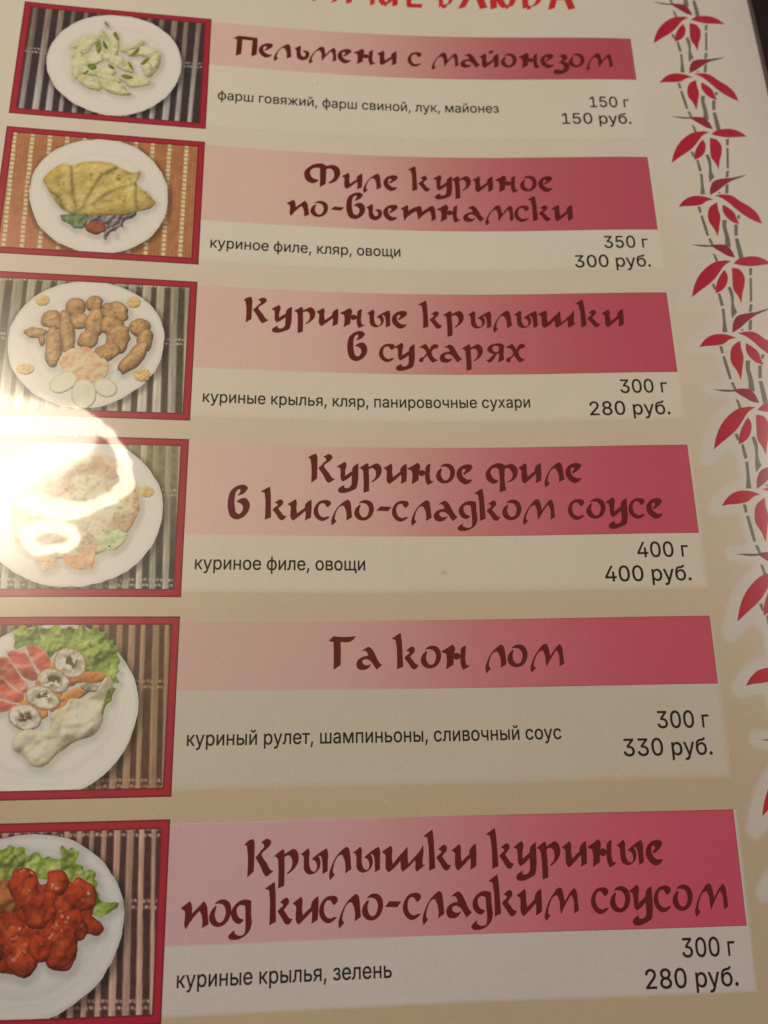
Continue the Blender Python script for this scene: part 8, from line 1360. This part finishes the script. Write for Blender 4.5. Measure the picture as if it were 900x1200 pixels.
hy_ = HEADY; its = []
for ch, (a, b) in zip('ГОРЯЧИЕБЛЮДА', HEAD):
    V, Fc = CAP[ch]; its.append((V, Fc, a, hy_+.0, (b-a)*1.0, .42))
letters('page_heading', its, ink(176, 34, 34), .0030, menu)

# ------------------------------------------------------------------ bamboo border
LEAF_RED = ink(158, 20, 38); LEAF_DARK = ink(128, 30, 38); STALK = ink(100, 92, 80); TIP = ink(92, 66, 60)
def const(c, tip=None, seed=0, span=None):
    def f(X, Y):
        k = (1+.22*(fbm(X, Y, 9, 2, seed)-.5))[:, None]
        col = np.tile(c, (len(X), 1))
        return col*k
    return f
def densify(q, n=2): return q
for s in range(-1, 6):
    dy = s*PERIOD
    drift = -.002*s
    for grp, stem, names in (('A', 'sprigA', ('bigA', 'smallA', 'downA', 'rightA')), ('B', 'sprigB', ('leftB', 'downB', 'smallB', 'rightB'))):
        mv = lambda q: q+[drift, dy]
        if max(mv(L_POLY[n_])[:, 1].max() for n_ in names) > YBOT: continue
        root = flat_shape('bamboo_sprig', [mv(L_POLY[stem])], const(LEAF_DARK, seed=s), .0030, INK, menu)
        flat_shape('leaf_tip', [mv(L_POLY['tip'+grp])], const(TIP), .0030, INK, root)
        for nme in names:
            flat_shape('leaf', [mv(L_POLY[nme])], const(LEAF_RED, seed=s+3), .0030, INK, root)
    for nme, ps in S_POLY.items():
        q = [p+[drift, dy] for p in ps]
        if max(p[:, 1].max() for p in q) > YBOT: continue
        flat_shape('bamboo_stalk', q, const(STALK, seed=s+8), .0020, INK, menu)

# ------------------------------------------------------------------ dish photographs
FW = .066
RED = ink(148, 26, 42); RED_D = ink(88, 14, 28)
def frame_col(k):
    x0, x1, y0, y1 = XL, XP, ROWS[k], ROWS[k]+HT
    def f(X, Y):
        e = np.minimum(np.minimum(X-x0, x1-X), np.minimum(Y-y0, y1-Y))
        t = np.maximum(1-sstep(.006, .016, e), sstep(FW-.018, FW-.004, e))
        c = mix(RED[None], RED_D[None], t*.85)
        return c*(1+.12*(fbm(X, Y, 6, 2, k)-.5))[:, None]
    return f
def bars(V, f, x0): return V
PLQ = {pk: poly_of(p) for pk, kd, nm, p in FOOD if kd == 'plate'}
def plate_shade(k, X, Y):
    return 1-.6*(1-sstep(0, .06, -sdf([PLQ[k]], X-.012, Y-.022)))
def mat_slats(k, per, shear, cl_top, cl_bot, cd, stitches, phase=0.0, duty=.52, fan=0.0, cd_top=None):
    x0, y0 = XL, ROWS[k]
    def f(X, Y):
        u = X-x0; v = (Y-y0)/HT
        t = (u+shear*(v-.5)+fan*(u-.9)*(v-.5))/per+phase
        idn = np.floor(t); fr = t-idn
        h = _LAT[(idn.astype(int)*13+k*31) % 256, 5]
        h2 = _LAT[(idn.astype(int)*29+k*7) % 256, 9]
        wl = duty*(.74+.42*h2)+.10*(fbm(X*.0+idn*3.3, Y, 2.2, 2, k)-.5)
        on = sstep(0, .09, fr)*(1-sstep(wl-.06, wl+.04, fr))
        g = fbm(X*5, Y*.5, 14, 3, k+1)
        light = mix(cl_top[None], cl_bot[None], sstep(.0, 1, v+.25*(g-.5)))*(.72+.5*h)[:, None]*(.72+.56*g)[:, None]
        hi = np.exp(-((fr-.16)/.06)**2)*.35
        light = light*(1+hi)[:, None]
        dark = mix((cd if cd_top is None else cd_top)[None], cd[None], sstep(.1, .85, v))*(.7+.7*fbm(X, Y, 30, 2, k+4))[:, None]
        c = mix(dark, light, on)
        for sv in stitches:
            for dd in (-.016, .016):
                wob = .006*np.sin(X*6+k)
                d = np.abs(v-sv-dd-wob-.004*np.sin(t*2*np.pi))
                st = (1-sstep(.003, .011, d))*(.35+.65*(fr > wl))
                dots = sstep(.35, .6, .5+.5*np.sin(X*2*np.pi/.031+dd*90))*.75+.25
                c = mix(c, (cl_bot*1.45)[None], st*dots*(.35+.7*fbm(X, Y, 60, 1, 2)))
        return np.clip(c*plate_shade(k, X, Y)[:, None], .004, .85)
    return f
def mat_ladder(k):
    x0, y0 = XL, ROWS[k]
    warm = ink(176, 118, 74); dk = ink(124, 70, 42); rung = ink(208, 180, 134)
    def f(X, Y):
        u = X-x0; v = (Y-y0)/HT
        per = .1505; t = (u-.035*(v-.5)*2*(1-u/1.76)*.5)/per+.55
        fr = t-np.floor(t)
        fine = .5+.5*np.sin(Y*2*np.pi/.0165+fbm(X, Y, 7, 2, 1)*2)
        thr = .5+.5*np.sin(X*2*np.pi/.03)
        c = mix(dk[None], warm[None], np.clip(.25+.5*fine*thr+.5*(fbm(X, Y, 20, 3, 2)-.2), 0, 1))
        side = np.where((fr > .32) & (fr < .98), 1, .95)
        c = mix(c, ink(190, 120, 96)[None], .5*(1-sstep(.0, .6, u/1.76))*sstep(.3, .8, fbm(X, Y, 3, 2, 8)))
        rn = .5+.5*np.sin(Y*2*np.pi/.047)
        on = sstep(.03, .07, fr)*(1-sstep(.26, .30, fr))
        c = mix(c, rung[None]*(.85+.3*fbm(X, Y, 40, 2, 3))[:, None], on*sstep(.02, .22, rn))
        c = mix(c, dk[None], on*(1-sstep(.0, .15, rn))*.7)
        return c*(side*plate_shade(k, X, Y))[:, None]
    return f
W = ink
MATS = [
 mat_slats(0, .117, .02, W(112, 92, 78), W(148, 138, 130), W(50, 38, 36), (.44,), .35, .5, .02),
 mat_ladder(1),
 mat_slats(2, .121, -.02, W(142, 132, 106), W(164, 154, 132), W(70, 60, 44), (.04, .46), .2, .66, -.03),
 mat_slats(3, .100, -.02, W(148, 136, 100), W(154, 148, 126), W(56, 50, 36), (.36, .92), .1, .58, -.03, W(120, 108, 78)),  # slats and gaps paler towards the top: glare haze put into the colour
 mat_slats(4, .0925, .0, W(146, 116, 86), W(150, 118, 88), W(80, 54, 38), (.39, .93), .0, .56, -.06),
 mat_slats(5, .0905, .0, W(156, 122, 102), W(162, 130, 112), W(66, 40, 34), (.06, .42, .90), .75, .50, -.07)]

def plate_col(k, base, seed):
    fq = [poly_of(p) for pk, kd, nm, p in FOOD if pk == k and kd not in ('plate', 'cucumber', 'carrotgear')]
    def f(X, Y, d):
        n = fbm(X, Y, 1.6, 3, seed)
        rim = np.exp(-((d-.16)/.035)**2)*.07+np.exp(-((d-.010)/.010)**2)*.16-np.exp(-((d-.045)/.02)**2)*.03
        sh = np.maximum.reduce([sdf([q], X-.012, Y-.02) for q in fq])
        rim = rim+.24*(1-sstep(-.002, .055, -sh))+.04*np.exp(-((d-.105)/.008)**2)-.05*np.exp(-((d-.125)/.01)**2)
        c = base[None]*(1.0+.05*(n-.5)-rim)[:, None]
        return np.clip(c, 0, .88)
    return f
RELIEF = {  # dome radius, dome height, bump frequency, bump height, gloss: how the food in the printed picture catches its flash
 'dumpling': (.06, .30, 9, .30, .10), 'omelette': (.10, .30, 8, .30, .03), 'wing': (.07, .50, 14, .38, .03), 'redwing': (.07, .42, 10, .5, .35),
 'lettuce': (.03, .25, 9, 1.0, .05), 'tomatow': (.04, .30, 7, .5, .25), 'crust': (.04, .5, 12, .35, .05), 'roll': (.04, .35, 12, .35, .05),
 'sauce': (.07, .45, 6, .45, .2), 'cutlet': (.08, .3, 10, .3, .0), 'cabbage': (.03, .4, 24, .9, .1), 'salad': (.03, .4, 14, .7, .1),
 'tomato': (.05, .6, 14, .5, .3), 'carrot': (.03, .25, 18, .35, .0), 'carrotgear': (.02, .5, 30, .4, 0), 'cucumber': (.015, .3, 10, .1, 0),
 'mushroom': (.03, .6, 20, .6, 0), 'greens': (.04, .3, 16, .4, 0), 'dill': (.015, .3, 30, .4, 0)}
def with_relief(kind, seed, q, base):
    R_, H_, fr, bh, gl = RELIEF[kind]; e = .006
    def height(X, Y):
        d = np.clip(sdf([q], X, Y)/R_, 0, 1)
        return H_*R_*np.sqrt(1-(1-d)**2)+bh*(fbm(X, Y, fr, 3, seed)-.5)/fr*1.6
    def f(X, Y, d):
        c = base(X, Y, d)
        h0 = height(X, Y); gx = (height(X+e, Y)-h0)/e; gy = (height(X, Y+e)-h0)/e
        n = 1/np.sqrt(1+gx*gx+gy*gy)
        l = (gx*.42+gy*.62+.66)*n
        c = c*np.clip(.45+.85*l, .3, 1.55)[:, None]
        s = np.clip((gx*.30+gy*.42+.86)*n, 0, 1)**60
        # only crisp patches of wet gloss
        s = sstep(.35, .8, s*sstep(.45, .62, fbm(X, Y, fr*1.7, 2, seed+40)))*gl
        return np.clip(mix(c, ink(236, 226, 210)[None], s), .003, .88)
    return f
def food_col(kind, seed, cen, rad):
    r = np.random.RandomState(seed)
    def f(X, Y, d):
        n = fbm(X, Y, 9, 4, seed); n2 = fbm(X, Y, 26, 3, seed+3); n3 = fbm(X, Y, 4, 2, seed+7)
        rim = sstep(0, .05, d); rim2 = sstep(0, .10, d)
        top = np.clip(.5-(Y-cen[1])/(2*rad[1]+1e-6)*.9, 0, 1)     # printed modelling of the food in the photo
        if kind == 'dumpling':
            c = mix(W(168, 158, 100)[None], W(200, 194, 148)[None], np.clip(.2+sstep(0, .07, d)*.8*(.4+n), 0, 1))
            c = mix(c, W(210, 205, 170)[None], .6*np.exp(-((X-cen[0]+.02)**2/(rad[0]**2*.5)+(Y-cen[1]+.02)**2/(rad[1]**2*.5)))*n)
            c = mix(c, W(158, 148, 62)[None], sstep(.56, .78, n2)*.35)
        elif kind == 'dill':
            c = mix(W(70, 76, 34)[None], W(132, 140, 56)[None], n2)
        elif kind == 'omelette':
            c = mix(W(150, 122, 56)[None], W(192, 168, 98)[None], np.clip(.1+.9*n+.35*top-.25, 0, 1)*(.35+.65*rim))
            for q in FOLDS: 
                dd = line_dist(q, X, Y)
                c = c*(1-.52*np.exp(-(dd/.014)**2))[:, None]
                c = mix(c, W(205, 184, 116)[None], .35*np.exp(-((dd-.05)/.03)**2))
            c = mix(c, W(96, 62, 30)[None], sstep(.70, .80, n2)*.55)
            c = mix(c, W(170, 140, 88)[None], sstep(.55, .7, fbm(X, Y, 40, 2, 5))*sstep(.0, .4, (Y-cen[1])/rad[1])*.5)
        elif kind == 'salad': c = mix(W(66, 78, 44)[None], W(124, 138, 92)[None], n2)
        elif kind == 'cabbage':
            s_ = .5+.5*np.sin((X*1.2+Y)*60+n*14)
            c = mix(W(66, 54, 58)[None], W(168, 158, 148)[None], s_*n2*1.2)
        elif kind == 'tomato': c = mix(W(124, 60, 40)[None], W(176, 100, 72)[None], n*rim)
        elif kind == 'wing':
            c = mix(W(120, 84, 50)[None], W(184, 142, 92)[None], np.clip(sstep(0, .035, d)*(.3+n*.7)+(top-.5)*.5+.05, 0, 1))
            c = mix(c, W(200, 160, 104)[None], sstep(.5, .8, n3)*.5*rim)
            c = mix(c, W(116, 78, 42)[None], sstep(.58, .75, n2)*.45)
        elif kind == 'carrot':
            c = mix(W(214, 148, 104)[None], W(220, 178, 140)[None], n2)
            c = mix(c, W(206, 124, 84)[None], sstep(.55, .7, n)*.6)
        elif kind == 'carrotgear': c = mix(W(214, 166, 104)[None], W(206, 150, 86)[None], rim*n*1.2)
        elif kind == 'cucumber':
            c = mix(W(166, 168, 124)[None], W(200, 198, 160)[None], sstep(.004, .018, d))
            c = mix(c, W(192, 194, 158)[None], (.5+.5*np.sin(d*150))*.3*sstep(.05, .1, d))
        elif kind == 'cutlet':
            c = mix(W(204, 168, 124)[None], W(222, 198, 160)[None], np.clip(n*1.1, 0, 1)*rim)
            c = mix(c, W(140, 104, 66)[None], sstep(.62, .75, n2)*.5)
            c = mix(c, W(148, 100, 60)[None], sstep(.5, .62, fbm(X, Y, 6, 2, 77))*.45)
        elif kind == 'greens': c = mix(W(150, 160, 110)[None], W(186, 186, 140)[None], n)
        elif kind == 'lettuce':
            vein = np.abs(fbm(X, Y, 7, 3, seed+1)-.5)*2
            c = mix(W(78, 96, 30)[None], W(146, 156, 72)[None], np.clip(.15+n*.9+.25*rim-.1, 0, 1))
            c = mix(c, W(188, 192, 122)[None], (1-sstep(.0, .16, vein))*.45)
            c = mix(c, W(58, 78, 26)[None], sstep(.55, .75, n2)*.55)
            c = mix(c, W(116, 136, 48)[None], (1-rim)*.6)
        elif kind == 'tomatow':
            c = mix(W(160, 60, 46)[None], W(192, 98, 78)[None], n)
            c = mix(c, W(206, 140, 118)[None], (1-sstep(.0, .02, d))*.55)
            a = (X*.45+Y)*38+n3*7
            c = mix(c, W(226, 148, 122)[None], sstep(.5, 1, np.sin(a))*.4)
            c = mix(c, W(142, 44, 34)[None], sstep(.6, 1, -np.sin(a))*.45)
        elif kind == 'crust': c = mix(W(150, 84, 40)[None], W(206, 136, 74)[None], np.clip(n*1.1, 0, 1))
        elif kind == 'roll':
            q = ((X-cen[0])/rad[0])**2+((Y-cen[1])/rad[1])**2
            c = mix(W(212, 202, 176)[None], W(190, 174, 136)[None], sstep(.3, .9, n))
            c = mix(c, W(86, 70, 50)[None], np.clip(sstep(.40, .56, n2)*1.4*np.exp(-q*2.6), 0, 1))
            c = mix(c, W(150, 98, 52)[None], (1-sstep(.0, .022, d))*.9)
            sp = np.abs(np.sqrt(q)+.12*n-.55); c = mix(c, W(168, 156, 112)[None], (1-sstep(.0, .08, sp))*.6)
        elif kind == 'mushroom': c = mix(W(80, 66, 54)[None], W(168, 156, 136)[None], n2)
        elif kind == 'sauce':
            c = mix(W(172, 158, 126)[None], W(198, 186, 158)[None], np.clip(.2+n*.9, 0, 1)*(.4+.6*rim2))
            c = mix(c, W(166, 158, 116)[None], sstep(.62, .7, fbm(X, Y, 12, 3, 4))*.35)
            c = mix(c, W(120, 116, 64)[None], np.clip(sstep(.74, .84, n2), 0, 1)*.4)
        elif kind == 'redwing':
            hue = r.rand(); a = W(84, 22, 12); b = W(164, 56, 24) if hue < .78 else W(160, 98, 54)
            m1 = fbm(X+.04*n2, Y, 5.5, 3, 11)
            c = mix(a[None], b[None], np.clip(.15+sstep(0, .03, d)*.2+m1*.75+(top-.5)*.5, 0, 1))
            c = mix(c, W(178, 92, 46)[None], sstep(.52, .75, n)*.5*rim2)
            c = mix(c, W(84, 20, 12)[None], sstep(.6, .72, n2)*.45)
            c = mix(c, W(90, 22, 14)[None], (1-sstep(.0, .018, d))*.45)
            c = mix(c, W(232, 190, 160)[None], sstep(.86, .9, fbm(X, Y, 26, 2, seed+9))*.5*rim)
        else: c = np.tile(W(150, 120, 90), (len(X), 1))
        return np.clip(c*(.96+.08*fbm(X, Y, 60, 1, 1))[:, None], .004, .86)
    return f
FOLDS = [np.array([[-4.81, -0.043], [-4.79, 0.11], [-4.767, 0.261], [-4.727, 0.389]]), np.array([[-4.419, -0.066], [-4.536, 0.023], [-4.607, 0.171], [-4.671, 0.384]]), np.array([[-4.231, 0.086], [-4.382, 0.151], [-4.499, 0.238], [-4.593, 0.347]]), np.array([[-4.23, 0.099], [-4.228, 0.215], [-4.214, 0.341]]), np.array([[-4.978, 0.228], [-4.903, 0.272], [-4.842, 0.393]])]
PLATE_COL = [W(226, 220, 200), W(218, 210, 190), W(224, 220, 206), W(220, 217, 208), W(198, 190, 180), W(184, 176, 166)]
for k in range(6):
    x0, x1, y0, y1 = XL, XP, ROWS[k], ROWS[k]+HT
    # frame as a ring of four strips in one mesh
    xs = np.concatenate([np.linspace(x0, x0+FW, 9), np.linspace(x0+FW, x1-FW, 60)[1:-1], np.linspace(x1-FW, x1, 9)])
    ys = np.concatenate([np.linspace(y0, y0+FW, 9), np.linspace(y0+FW, y1-FW, 50)[1:-1], np.linspace(y1-FW, y1, 9)])
    X, Y, F = grid(xs, ys)
    cxm = X[F].mean(1); cym = Y[F].mean(1)
    keep = ~((cxm > x0+FW) & (cxm < x1-FW) & (cym > y0+FW) & (cym < y1-FW))
    ph = build('dish_photo', X, Y, F[keep], frame_col(k)(X, Y), .0024, PHOTO, menu)
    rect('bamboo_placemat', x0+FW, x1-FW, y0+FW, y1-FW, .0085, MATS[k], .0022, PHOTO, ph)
    clip = (x0+FW, x1-FW, y0+FW, y1-FW)
    o = .0034
    for j, (pk, kind, name, poly) in enumerate(FOOD):
        if pk != k: continue
        q = poly_of(poly); lo, hi = q.min(0), q.max(0); cen = (lo+hi)/2; rad = (hi-lo)/2
        if kind == 'plate':
            # thin shadow line of the plate is part of the printed picture
            sheet('plate', [q], .013, plate_col(k, PLATE_COL[k], k), o, PHOTO, ph, clip, .014, k)
        else:
            rg = {'lettuce': .05, 'dill': .01, 'carrot': .03, 'wing': .02, 'redwing': .025, 'sauce': .02, 'cutlet': .03, 'cabbage': .05, 'salad': .03}.get(kind, .008)
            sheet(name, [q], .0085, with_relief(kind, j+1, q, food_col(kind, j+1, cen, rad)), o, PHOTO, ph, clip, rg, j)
        o += .00055

# a few specks and a smudge on the used page
for (x, y), rr, cc in zip(MARKS, (.010, .030, .012, .010, .010, .011, .012), (ink(160, 144, 116), ink(178, 162, 136), *[ink(70, 60, 40)]*5)):
    a = np.linspace(0, 2*np.pi, 11)[:-1]; k_ = 1+.3*np.sin(a*3+x*9)
    flat_shape('speck', [np.stack([x+rr*k_*np.cos(a), y+rr*.55*k_*np.sin(a)], -1)], const(cc), .0060, INK, menu)

# ------------------------------------------------------------------ the table under the menu
bm = bpy.data.meshes.new('table_top')
zt = min(v for v in (page_point(*np.meshgrid(np.linspace(XLEFT, XEDGE, 20), np.linspace(YTOP, YBOT, 20)), -.03)[0][..., 2].ravel()))-.0015
vs = []; fs = []
a, b = 1.6, 1.2
prof = [(-a, -b), (a, -b), (a, b), (-a, b)]
for z, e in ((zt, .006), (zt-.004, 0), (zt-.03, 0)):
    vs += [(x-math.copysign(e, x), y-math.copysign(e, y), z) for x, y in prof]
fs = [[0, 1, 2, 3], [11, 10, 9, 8]]+[[l*4+(i+1) % 4, l*4+i, (l+1)*4+i, (l+1)*4+(i+1) % 4][::-1] for l in (0, 1) for i in range(4)]
bm.from_pydata(vs, [], fs); bm.materials.append(simple('dark_table_wood', (.010, .0016, .0014), .5, 0, .5, 30))
link(bpy.data.objects.new('table_top', bm), None, 'structure')
